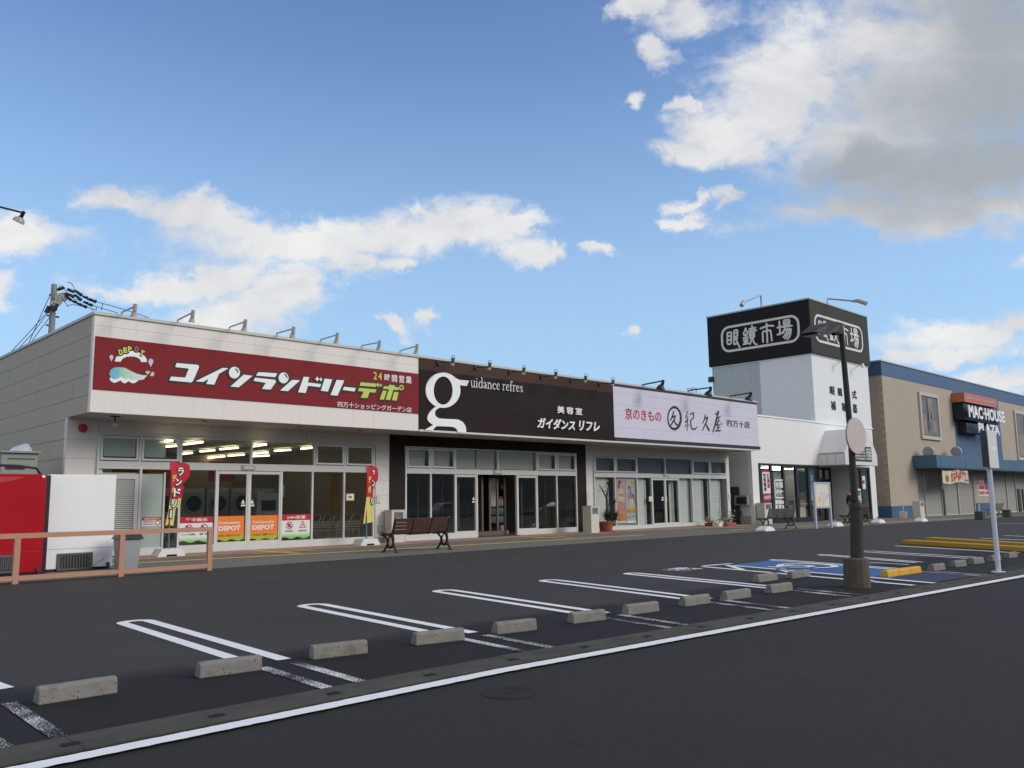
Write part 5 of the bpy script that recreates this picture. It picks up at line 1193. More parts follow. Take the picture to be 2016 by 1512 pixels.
# salmon railing
rl = thing('railing', 'salmon painted square tube railing in front of the vending machines', 'railing', (7, 20, 0)); ry = 19.97; RLP = facing(ry)
ht = RLP.uv(411,1038)[1]; lo = RLP.uv(411,1114)[1]; xs_ = [RLP.uv(28.8,1149)[0], RLP.uv(236.7,1136)[0], RLP.uv(411,1123)[0]]; pr_ = [xs_[0]-2.07]+xs_
for x in pr_: box('post', 'rail salmon', rl, x-.055, x+.055, ry-.05, ry+.05, 0, ht-.0)
b = MB(); b.box(pr_[0]-3,pr_[-1]+.055,ry-.052,ry+.052,ht-.10,ht+.003); b.build('top_rail', 'rail salmon', rl); b = MB()
for a, c in zip([pr_[0]-3]+pr_, pr_): b.box(a+.055,c-.055,ry-.045,ry+.045,lo-.04,lo+.05)
b.build('bottom_rail', 'rail salmon', rl)
# litter bin
bb = G(256,1123); bn = thing('litter_bin', 'grey plastic litter bin with a black hooded lid beside the white machine', 'litter bin', (bb.x, bb.y+.25, 0)); BPn = facing(bb.y)
u0 = BPn.uv(240,1090)[0]; u1 = BPn.uv(278,1090)[0]; zt_ = BPn.uv(256,1062)[1]; zl = BPn.uv(256,1047)[1]
b = MB(); b.prism([(0,0),(1,0),(1,1),(0,1)], lambda u,v,d: (u0+.06*(1-d/zt_)+(u1-u0-.12*(1-d/zt_))*u, bb.y+.62*v, d), 0, zt_); b.build('body', 'bin grey', bn, .03)
b = MB(); b.prism([(0,0),(1,0),(1,1),(0,1)], lambda u,v,d: ((u0-.05)+(u1-u0+.1)*(u*(1-.35*d/(zl-zt_))+.18*d/(zl-zt_)), bb.y-.05+.72*(v*(1-.3*d/(zl-zt_))+.15*d/(zl-zt_)), zt_+d), 0, zl-zt_); b.build('lid', 'black plastic', bn, .02)

# ------------------------------------------------------------------ feather banners
def flag(basepx, toppx, out, split, lab, chars, small, rod):
    y = 26.6; fb_ = facing(y).uv(*basepx); g = Vector((fb_[0], y, 0)); o = thing('feather_banner', lab, 'banner', (g.x, y, 0), 'red and yellow laundry banners'); FPn = facing(y-.03)
    u, v = facing(y).uv(*toppx); 
    b = MB(); b.tube([(g.x,y,.1),(g.x+.0,y,.9)], .03, 8); b.build('lower_pole', mat('teal pole', (.05,.20,.24), .4), o)
    pts = [FPn.uv(*p) for p in out]; b = MB(); b.tube([(g.x,y,.9),(pts[0][0]-.0,y,pts[0][1]+.03),(pts[1][0],y,pts[1][1]+.02)], [.025,.018,.012], 8); b.build('pole', mat('red pole', (.35,.02,.03), .4), o)
    wv = lambda p: Vector((p.x, p.y+.05*math.sin((p.z)*2.2)+.04*math.sin((p.x-g.x)*7), p.z))
    # cut the outline at the colour change
    zs = FPn.uv(*split)[1]
    def clip(pl, keep):
        r = []
        for (a, c), (d, e) in zip(pl, pl[1:]+pl[:1]):
            if keep(c): r.append((a, c))
            if keep(c) != keep(e): t = (zs-c)/(e-c); r.append((a+(d-a)*t, zs))
        return r
    up, lw = clip(pts, lambda c: c >= zs), clip(pts, lambda c: c < zs)
    def cloth(nm, pl, mt):
        z0_, z1_ = min(c for _, c in pl), max(c for _, c in pl); nz, nx = 26, 8; b = MB(); rows = []
        for j in range(nz+1):
            z = z0_+1e-4+(z1_-z0_-2e-4)*j/nz; xs = [a+(d-a)*(z-c)/(e-c) for (a, c), (d, e) in zip(pl, pl[1:]+pl[:1]) if (c-z)*(e-z) < 0]
            rows.append((z, min(xs), max(xs)))
        for (za, a0, a1), (zb_, c0, c1) in zip(rows, rows[1:]):
            for i in range(nx):
                f0, f1 = i/nx, (i+1)/nx
                b.poly([wv(FPn.pt(a0+(a1-a0)*f0,za)),wv(FPn.pt(a0+(a1-a0)*f1,za)),wv(FPn.pt(c0+(c1-c0)*f1,zb_)),wv(FPn.pt(c0+(c1-c0)*f0,zb_))])
        b.build(nm, mt, o)
    cloth('red_cloth', up, 'flag red'); cloth('yellow_cloth', lw, 'flag yellow')
    for ch, l, t, r, bt in chars:
        q = pxrect(FPn, l, t, r, bt); g_ = .035
        text('letter_outline', ch, FPn, (q[0]-g_,q[1]+g_,q[2]-g_,q[3]+g_), 'letter black', o, bold=.085, depth=.004, lift=.014, warp=wv)
        text('letter', ch, FPn, q, 'letter white', o, bold=.03, depth=.004, lift=.022, warp=wv)
    for ch, l, t, r, bt in small:
        q = pxrect(FPn, l, t, r, bt); text('small_letter', ch, FPn, q, 'letter yellow', o, bold=.05, depth=.004, lift=.018, warp=wv)
    b = MB(); x, yy = g.x, y
    b.prism([(x-.42,0),(x+.42,0),(x+.42,.05),(x+.30,.24),(x-.30,.24),(x-.42,.05)], lambda u,v,d: (u, d, v), yy-.28, yy+.28)
    b.use(1).box(x-.16,x+.16,yy-.285,yy-.281,.0,.07); b.build('base', ['flag base','gutter slot'], o, .02)
    return o
zf1 = zoom(320,900,.1322)
out = [zf1(*p) for p in ((108,600),(122,70),(180,66),(385,95),(403,160),(395,270),(345,350),(280,410),(310,430),(310,460),(285,600),(278,620),(268,745),(205,745),(178,1020),(40,1020),(85,800))]
out = [out[0],out[1]]+out[2:]
C1 = [(c, *zf1(l,t), zf1(r,0)[0], zf1(0,bt)[1]) for c,l,t,r,bt in (('ラ',232,155,315,275),('ン',190,320,285,425),('ド',160,465,270,590),('リ',130,630,210,750),('ー',100,795,150,900))]
C1[-1] = ('｜', *zf1(112,790), zf1(140,0)[0], zf1(0,905)[1])
S1 = [(c, *zf1(l,t), zf1(r,0)[0], zf1(0,bt)[1]) for c,l,t,r,bt in (('デ',138,255,205,365),('ポ',128,440,165,530))]
flag((331,1090), (340,908), out, zf1(200,612), 'red and yellow feather banner at the left of the laundry doors', C1, S1, 0)
zf2 = zoom(700,900,.12565)
out = [zf2(*p) for p in ((160,600),(178,140),(215,135),(340,158),(350,280),(335,370),(290,430),(290,490),(272,500),(272,610),(300,700),(295,790),(298,1010),(240,1030),(125,1045),(150,760))]
C2 = [(c, *zf2(l,t), zf2(r,0)[0], zf2(0,bt)[1]) for c,l,t,r,bt in (('ラ',265,205,300,275),('ン',255,355,295,460),('リ',245,640,292,740))]
S2 = [(c, *zf2(l,t), zf2(r,0)[0], zf2(0,bt)[1]) for c,l,t,r,bt in (('デ',188,295,240,405),('ポ',178,450,235,565))]
flag((721,1070.5), (722,918), out, zf2(200,625), 'narrow folded red and yellow feather banner right of the laundry doors', C2, S2, 0)
# empty white banner bases along the kerb
fb0 = None
for (px, py), lab in (((1520,1046),'empty white banner base before the dark green bench'),((1657,1036.5),'empty white banner base left of the street lamp'),((1740,1030),'empty white banner base right of the brown bench'),((1824,1027),'empty white banner base before the grey shutters')):
    p = G(px, py)
    if fb0 is None:
        fb0 = o = thing('banner_base', lab, 'banner base', p, 'empty white banner bases on the kerb', local=True)
        b = MB(); b.prism([(-.44,0),(.44,0),(.43,.07),(.30,.19),(.08,.24),(-.06,.235),(-.31,.15),(-.44,.07)], lambda u,v,d: (u,d+v*(.3 if d<.3 else -.3),v), 0, .6); b.build('tank', 'flag base', o, .04)
        b = MB(); b.tube([(0,.3,.2),(0,.3,.38)], .04, 10); b.build('socket', 'metal grey', o)
    else: o = copy_tree(fb0); tag(o, lab)
    o.location = (p.x-.1, p.y, gz(p.x))
# grey footings and posts before the blue store
for (px, py), lab, mt, h in (((1789,1020),'small concrete block with a stub pipe beside the beige corner box','box front',.5),((1941,1023),'dark square footing with a stub pipe left of the white pole','sign dark',.55),((1993,1018),'dark square footing right of the grey bench','sign dark',.55)):
    p = G(px, py); o = thing('footing_block', lab, 'footing', p); b = MB(); b.prism([(-.30,-.2),(.30,-.2),(.30,.3),(-.30,.3)], lambda u,v,d: (p.x+u*(1-.2*d/h), p.y+.3+v, gz(p.x)+d), 0, h); b.build('block', mt, o, .03)
    if px < 1990: b = MB(); b.tube([(p.x,p.y+.35,gz(p.x)+h),(p.x,p.y+.35,gz(p.x)+h+.5)], .04, 8); b.build('stub_pipe', 'pole white', o)

# ------------------------------------------------------------------ map board
ma, mc = G(1606,1041), G(1636,1038.5); yy = (ma.y+mc.y)/2; MP = facing(yy)
mo = thing('map_board', 'two-legged lavender framed map board on the kerb before the eyeglass store', 'notice board', ((ma.x+mc.x)/2, yy, gz(ma.x)))
uL = MP.uv(1604,995)[0]; uR = MP.uv(1634,995)[0]; zt_ = MP.uv(1604,949)[1]; zl = MP.uv(1604,1001)[1]
for x in (uL, uR): box('leg', 'map post', mo, x-.07, x+.07, yy-.05, yy+.05, gz(x), zt_)
b = MB(); b.box(uL+.07,uR-.07,yy-.045,yy+.045,zt_-.10,zt_-.002).box(uL+.07,uR-.07,yy-.045,yy+.045,zl,zl+.10); b.build('frame', 'map post', mo)
box('map_sheet', 'map paper', mo, uL+.07,uR-.07,yy-.025,yy-.005,zl+.10,zt_-.10); MS = facing(yy-.025); wu, hv = uR-uL-.14, zt_-zl-.2
Q = lambda a, c: (uL+.07+a*wu, zl+.1+c*hv)
for lp_, mt in (([Q(.42,.05),Q(.5,.05),Q(.95,.5),Q(.92,.55)],'map blue'),([Q(.38,.6),Q(.93,.5),Q(.93,.53),Q(.38,.63)],'map blue'),([Q(.45,.12),Q(.47,.12),Q(.43,.6),Q(.40,.6)],'map blue'),([Q(.58,.22),Q(.6,.22),Q(.56,.58),Q(.54,.58)],'map blue'),([Q(.7,.35),Q(.72,.35),Q(.69,.55),Q(.67,.55)],'map blue'),([Q(.2,.15),Q(.3,.15),Q(.34,.42),Q(.24,.42)],'map orange'),([Q(.02,.78),Q(.3,.78),Q(.3,.9),Q(.02,.9)],'sign grey')): shape('map_print', MS, [lp_], mt, mo, .003, .001)
# ------------------------------------------------------------------ floodlights over the signs
def flood(root_px, head_px, wall_y, lab, group, metal, lens, tail=None, drop=.28, plate=False, size=1.0):
    pl = facing(wall_y); u, v = pl.uv(*root_px); r0 = Vector((u, wall_y, v)); h = sideways(u).uv(*head_px); h0 = Vector((u, -h[0], h[1]))
    o = thing('floodlight', lab, 'floodlight', r0, group)
    b = MB()
    if plate: b.tube([r0, r0-Vector((0,.05,0))], .11, 14); b.tube([r0, h0], .018, 8)
    else: b.tube([r0-Vector((0,-.05,.15)), r0+Vector((0,0,.03)), r0+(h0-r0)*.10+Vector((0,0,.03)), h0], .032*size, 8)
    b.build('arm', metal, o, smooth=True)
    b = MB(); k = size
    if plate:
        b.tube([h0+Vector((0,.0,.15)), h0+Vector((0,0,-.05))], [.045,.075], 12); b.build('lamp_body', metal, o, smooth=True)
        b = MB(); b.tube([h0+Vector((0,0,-.05)), h0+Vector((0,.03,-.12)), h0+Vector((0,.045,-.15))], [.065,.07,.05], 12); b.build('bulb', lens, o, smooth=True)
        b = MB(); b.ring(h0+Vector((0,0,.15)), (1,0,0), .11, .098, .02, 16); b.build('guard_ring', metal, o)
    else:
        hb = h0+Vector((0,.10,.03)) 
        if k < 1:       # slim can
            b.tube([h0+Vector((0,-.02,.07)), h0+Vector((0,.02,-.10)), h0+Vector((0,.03,-.15))], [.055,.06,.055], 12)
            b.tube([h0+Vector((0,.03,-.15)), h0+Vector((0,.07,-.24)), h0+Vector((0,.085,-.30))], [.058,.08,.10], 14, caps=False)
            b.build('lamp_body', metal, o, smooth=True); b = MB(); b.tube([h0+Vector((0,.078,-.275)), h0+Vector((0,.082,-.29))], .09, 14)
        else:           # bell-shaped gooseneck shade
            b.tube([h0+Vector((0,-.05,.05)), h0+Vector((0,-.02,-.10)), h0+Vector((0,.03,-.20))], [.07,.08,.085], 12)
            b.tube([h0+Vector((0,.03,-.19)), h0+Vector((0,.08,-.27)), h0+Vector((0,.12,-.36)), h0+Vector((0,.14,-.42))], [.085,.16,.215,.225], 16, caps=False)
            b.build('lamp_body', metal, o, smooth=True); b = MB(); b.tube([h0+Vector((0,.13,-.385)), h0+Vector((0,.135,-.40))], .20, 14)
        b.build('lens', lens, o)
    return o
ROOT = [(240,617),(350,632),(452,646),(545,658),(631,670.5),(712,682),(788,692)]; HEAD = [(266,603),(380,615),(483,633),(578,647),(664,659),(747,674),(821,681)]
NTH = ['leftmost pale floodlight on the laundry parapet','second pale floodlight from the left on the laundry parapet','third pale floodlight from the left on the laundry parapet','middle pale floodlight of the seven on the laundry parapet','fifth pale floodlight from the left on the laundry parapet','sixth pale floodlight from the left on the laundry parapet','rightmost pale floodlight on the laundry parapet']
for r_, h_, l_ in zip(ROOT, HEAD, NTH): flood(r_, h_, YF+.15, l_, 'pale floodlights on the laundry parapet', 'lamp beige', 'sign dark', size=.8)
z5 = zoom(800,680,.2133)
S6 = [((297,160),(430,150)),((640,207),(770,192)),((952,245),(1085,236)),((1247,287),(1380,275)),((1520,322),(1655,311)),((1780,357),(1908,345))]
N6 = ['black spotlight over the large white g','black spotlight over the roman lettering of the salon sign','third black spotlight from the left on the brown salon sign','fourth black spotlight from the left on the brown salon sign','fifth black spotlight on the brown salon sign, over the kana name','rightmost black spotlight, at the edge of the brown and lavender signs']
for (r_, h_), l_ in zip(S6, N6): flood(z5(*r_), z5(*h_), YF-.04, l_, 'black spotlights on the brown salon sign', 'lamp black', 'lens white', plate=True)
S3 = [((1264,759),(1304,750)),((1356,770),(1398,763)),((1437,781),(1477,773.5))]
N3 = ['black gooseneck lamp over the left of the lavender sign','black gooseneck lamp over the middle of the lavender sign','black gooseneck lamp over the right end of the lavender sign']
for (r_, h_), l_ in zip(S3, N3): flood(r_, h_, YF+.15, l_, 'black gooseneck lamps over the lavender sign', 'lamp black', 'lamp black', size=1.15)
# tower lamps
TP = sideways(TX0-.16); u, v = TP.uv(1495.5,606); r0 = Vector((TX0+.1,-u,TZ1+.1)); pl = facing(-u); hx, hz = pl.uv(1466,594); h0 = Vector((hx,-u,hz)); m0 = r0+Vector((0,0,.9))
o = thing('floodlight', 'grey arm floodlight above the left face of the black tower sign', 'floodlight', r0, 'grey arm floodlights on the tower'); b = MB(); b.tube([r0,m0,h0], .06, 8); b.build('arm', 'metal grey', o)
b = MB(); b.tube([h0+Vector((.25,0,.08)), h0+Vector((-.1,0,-.02)), h0+Vector((-.45,0,-.34))], [.07,.14,.16], 8); b.build('lamp_head', 'metal grey', o)
pl = facing(YE); u, v = pl.uv(1628,602); r0 = Vector((u,YE,TZ1+.1)); h = sideways(u).uv(1686,593); h0 = Vector((u,-h[0],h[1])); m0 = r0+Vector((0,-.1,.4))
o = thing('floodlight', 'grey arm floodlight reaching out above the front face of the tower sign', 'floodlight', r0, 'grey arm floodlights on the tower'); b = MB(); b.tube([r0,m0,h0], .06, 8); b.build('arm', 'metal grey', o)
b = MB(); b.tube([h0+Vector((0,.35,.06)), h0+Vector((0,-.1,.02)), h0+Vector((0,-.7,-.30))], [.07,.14,.15], 8); b.build('lamp_head', 'metal grey', o)
for (rp, hp), lab in ((((1655,711),(1640,713)),'small white arm lamp on the tower front above the black characters, left'),(((1690,720),(1674,721)),'small white arm lamp on the tower front above the black characters, right')):
    pl = facing(YE); u, v = pl.uv(*rp); h = sideways(u).uv(*hp) if False else None; r0 = Vector((u,YE,v)); h0 = Vector((u-.9,YE-.7,v-.1)); o = thing('floodlight', lab, 'floodlight', r0, 'small white lamps on the tower front')
    b = MB(); b.tube([r0,h0], .03, 6); b.build('arm', 'lens white', o); b = MB(); b.tube([h0+Vector((0,0,.08)), h0-Vector((0,0,.2))], [.08,.14], 10); b.build('lamp_head', 'lens white', o)
# lamp reaching in from the left: a tall lamp whose post stands outside the photograph
h0 = Vector((0,0,EYE))+ray(46,419)*(20/ray(46,419).dot(CF)); p0 = Vector((0,0,EYE))+ray(-6,406)*(20/ray(-6,406).dot(CF)); d = (p0-h0).normalized(); ps_ = h0+d*2.6
o = thing('sign_lamp', 'black gooseneck lamp reaching in from the left edge against the sky', 'lamp', (ps_.x,ps_.y,0)); b = MB(); b.tube([(ps_.x,ps_.y,0),(ps_.x,ps_.y,ps_.z-.3),tuple(ps_),tuple(h0)], [.06,.05,.03,.022], 8); b.build('arm', 'lamp black', o, smooth=True)
e = Vector((0,0,EYE))+ray(36,437)*(20/ray(36,437).dot(CF)); ax = (e-h0).normalized()
b = MB(); b.tube([h0-ax*.04, h0+ax*.12], [.04,.045], 12); b.build('lamp_socket', 'lamp black', o, smooth=True); b = MB(); b.tube([h0+ax*.12, h0+ax*.18, h0+ax*.25], [.06,.12,.135], 16, caps=False); b.build('lamp_head', 'metal grey', o, smooth=True)
b = MB(); b.tube([h0+ax*.21, h0+ax*.22], .12, 16); b.build('lens', 'sign dark', o)
# small frames and a box on the roofs
pl = facing(YF+2.5); o = thing('roof_bracket', 'small steel frame standing on the roof behind the lavender sign', 'bracket', (42, YF+2.5, 7))
z7 = zoom(1180,730,.1637); b = MB(); f = lambda x, y: (pl.uv(*z7(x,y))[0], YF+2.5, pl.uv(*z7(x,y))[1])
for a, c in (((1062,300),(1062,212)),((1062,212),(1112,218)),((1115,300),(1115,203)),((1115,203),(1165,212)),((1165,300),(1165,212)),((1165,280),(1215,268)),((1215,300),(1215,262))): b.tube([f(*a),f(*c)], .03, 6)
b.build('frame', 'metal grey', o)
u, v = sideways(TX0).uv(1402,746); b = MB(); b.box(TX0-.22,TX0-.0,-u-.15,-u+.2,v-.25,v+.15).box(TX0-.32,TX0-.2,-u-.1,-u+.15,v-.25,v-.1); tag(b.build('wall_speaker', 'sign dark', None), 'dark box fixed to the rear edge of the white tower', 'speaker box')

# ------------------------------------------------------------------ utility pole and wires behind the building
up = Vector((16.18,58.97,0)); dpt = 55
def far(px, py, dep=55): r = ray(px,py); return Vector((0,0,EYE))+r*(dep/r.dot(CF))
po = thing('utility_pole', 'grey concrete utility pole with insulators behind the left end of the roof', 'utility pole', up); tp = far(107,560)
b = MB(); b.tube([(up.x,up.y,0),(tp.x,tp.y,tp.z)], [.24,.17], 14); b.build('pole', 'pole concrete', po, smooth=True)
zU = zoom(0,380,.2116); U = lambda x, y, d=55: far(*zU(x,y), d)
b = MB()
for a, c in (((460,948),(560,940)),((505,905),(600,880)),((500,915),(520,890)),((440,1140),(470,1142)),((515,1152),(548,1154)),((430,1228),(465,1232))): b.tube([U(*a),U(*c)], .06, 6)
b.build('cross_arm', 'sign dark', po)
b = MB(); random.seed(5)
for x, y in ((545,960),(570,975),(595,962),(560,1000),(535,985),(490,1030),(520,1020),(545,1025),(600,985),(575,955)): p = U(x,y,54.6); b.tube([p+Vector((-.12,0,.10)), p+Vector((.12,0,-.08))], [.12,.16], 8)
b.build('insulator', 'porcelain', po)
b = MB()
for pts in (((630,895),(650,905),(690,920)),((610,935),(640,945),(690,965)),((560,945),(600,940)),((535,900),(595,880))): b.tube([U(*p,54.6) for p in pts], [.10]*len(pts), 7)
b.build('strain_insulator', 'sign dark', po)
b = MB()
for a, c, r in (((695,905),(760,952),.22),((695,945),(755,998),.22),((607,950),(660,998),.2),((770,962),(812,975),.2),((815,985),(853,995),.22),((858,1000),(892,1010),.24),((775,1012),(815,1025),.2),((820,1032),(857,1045),.22),((670,1003),(712,1018),.2),((720,1028),(756,1042),.22),((766,1046),(804,1062),.22),((455,1050),(432,1115),.3),((480,1040),(500,1100),.2),((535,1035),(508,1090),.25)):
    b.tube([U(*a,54.5),U(*c,54.5)], [r*.34,r*.52], 7)
b.build('cover_sleeve', 'cable', po)
wires = thing('overhead_wires', 'thin overhead wires fanning out from the utility pole', 'wires', tp)
for pts in (((892,1010),(1160,1085),(1380,1160)),((857,1045),(1100,1118)),((804,1062),(900,1090)),((955,1030),(940,1095)),((895,1055),(895,1092)),((858,1075),(858,1100)),((432,1115),(260,1310),(100,1480)),((445,1115),(300,1310),(150,1470)),((462,1155),(360,1290),(280,1400)),((465,950),(380,1140),(270,1390)),((625,835),(650,830),(680,860),(700,920)),((545,880),(570,860),(600,885),(620,930),(690,990),(760,1000)),((590,1000),(625,1040),(628,1060)),((628,1050),(680,1035),(720,1048))):
    b = MB(); b.tube([U(*p,54.4) for p in pts], .022, 5); b.build('wire', 'cable', wires)

# ------------------------------------------------------------------ plants in pots
def blades(b, c, n, ln, spread, droop, seed, w=.045):
    rnd = random.Random(seed)
    for i in range(n):
        a = rnd.uniform(0, 2*PI); el = rnd.uniform(.15, 1.3); l = ln*rnd.uniform(.7,1.1); d = Vector((math.cos(a)*math.cos(el), math.sin(a)*math.cos(el), math.sin(el)))
        s_ = Vector((-math.sin(a), math.cos(a), 0)); p = Vector(c)+Vector((rnd.uniform(-1,1),rnd.uniform(-1,1),rnd.uniform(-1,1)))*spread; prev = (p-s_*w/2, p+s_*w/2)
        for k in range(1, 5):
            t = k/4; q = p+d*l*t-Vector((0,0,droop*l*t*t)); ww = w*(1-t)**.7+.003; cur = (q-s_*ww/2, q+s_*ww/2)
            b.poly([prev[0],prev[1],cur[1],cur[0]]); prev = cur
pp = G(1203,1047); zp = zoom(1170,930,.0926); y = pp.y+.3; PP_ = facing(y); Pq = lambda x, yy: Vector((PP_.uv(*zp(x,yy))[0], y, PP_.uv(*zp(x,yy))[1]))
pt = thing('potted_plant', 'tall bare-stemmed spiky plant in a terracotta pot before the shop shutters', 'plant', (pp.x, y, 0))
b = MB(); r0_ = (Pq(455,1100)-Pq(255,1100)).length/2; cx_ = pp.x; ztp = Pq(350,1040).z
b.tube([(cx_,y,.03),(cx_,y,ztp-.08),(cx_,y,ztp-.08),(cx_,y,ztp)], [r0_*.80,r0_*1.0,r0_*1.12,r0_*1.12], 24); b.tube([(cx_,y,0),(cx_,y,.05)], [r0_*1.25,r0_*1.3], 24); b.build('pot', 'terracotta', pt, smooth=True)
b = MB(); b.tube([Pq(290,1040),Pq(275,800),Pq(262,540)], [.075,.06,.055], 8).tube([Pq(262,545),Pq(215,450),Pq(160,350)], [.05,.035,.025], 7).tube([Pq(262,545),Pq(285,400),Pq(300,280)], [.05,.035,.025], 7).tube([Pq(390,1030),Pq(410,800),Pq(430,640)], [.055,.045,.035], 7)
b.tube([Pq(160,350),Pq(115,310)], .018, 5).tube([Pq(160,350),Pq(205,305)], .016, 5).tube([Pq(170,365),Pq(245,415)], .014, 5).tube([Pq(150,360),Pq(70,405)], .012, 5); b.build('trunk', 'bark', pt, smooth=True)
b = MB(); blades(b, Pq(300,265), 26, .38, .03, .5, 1); blades(b, Pq(430,630), 30, .42, .04, .5, 2); blades(b, Pq(115,315), 7, .2, .02, .3, 6); blades(b, Pq(350,720), 18, .4, .12, .4, 3)
blades(b, Pq(290,960), 150, .72, .14, .45, 4); blades(b, Pq(410,960), 130, .72, .14, .45, 5); b.build('leaves', 'leaf', pt)
zq = zoom(1140,860,.1786)
def smallpot(x, yb, w_, h_, lab, pm, lm, fl, rect=False, n=70, seed=1, hh=.5):
    p = G(*zq(x, yb)); yv = p.y+.25; pl = facing(yv); ww = abs(pl.uv(*zq(x+w_/2,yb))[0]-pl.uv(*zq(x-w_/2,yb))[0])/2; h = abs(pl.uv(*zq(x,yb-h_))[1]-pl.uv(*zq(x,yb))[1])
    o = thing('flower_pot', lab, 'plant', (p.x, yv, gz(p.x))); b = MB(); z = gz(p.x)
    if rect: b.box(p.x-ww,p.x+ww,yv-.22,yv+.22,z,z+h); b.build('pot', pm, o, .02)
    else: b.tube([(p.x,yv,z),(p.x,yv,z+h*.8),(p.x,yv,z+h*.8),(p.x,yv,z+h)], [ww*.75,ww*.92,ww,ww], 16); b.build('pot', pm, o, smooth=True)
    b = MB(); rnd = random.Random(seed)
    for i in range(n):
        c = Vector((p.x+rnd.gauss(0,.5)*ww, yv+rnd.gauss(0,.12), z+h+abs(rnd.gauss(0,.45))*hh)); a = Vector((rnd.gauss(0,1),rnd.gauss(0,1),rnd.gauss(0,1))).normalized()*.07; d = Vector((rnd.gauss(0,1),rnd.gauss(0,1),rnd.gauss(0,1))).normalized()*.05
        b.poly([c-a,c+d,c+a,c-d])
    blades(b, (p.x,yv,z+h), 14, hh*1.1, .06, .15, seed+9, .012)
    b.build('leaves', lm, o)
    if fl:
        b = MB()
        for i in range(11):
            c = Vector((p.x+rnd.gauss(0,.5)*ww, yv-.15+rnd.gauss(0,.12), z+h+abs(rnd.gauss(0,.5))*hh+.1)); b.tube([c, c+Vector((0,-.02,.03))], [.035,.02], 6)
        b.build('flowers', fl, o)
smallpot(1466,988,48,38,'small terracotta pot with a pinkish plant, leftmost of the low pots','terracotta','leaf pale','poster pink',seed=2,n=30)
smallpot(1515,988,50,44,'low terracotta pot with hardly any plant, second of the low pots','terracotta','leaf',None,seed=3,n=6,hh=.1)
smallpot(1596,990,88,42,'white rectangular planter with thin bare twigs among the low pots','flag base','bark',None,True,16,4,.8)
smallpot(1692,988,100,42,'terracotta trough with white flowers and pale green leaves, rightmost of the low pots','terracotta','leaf pale','letter white',True,130,5,.65)

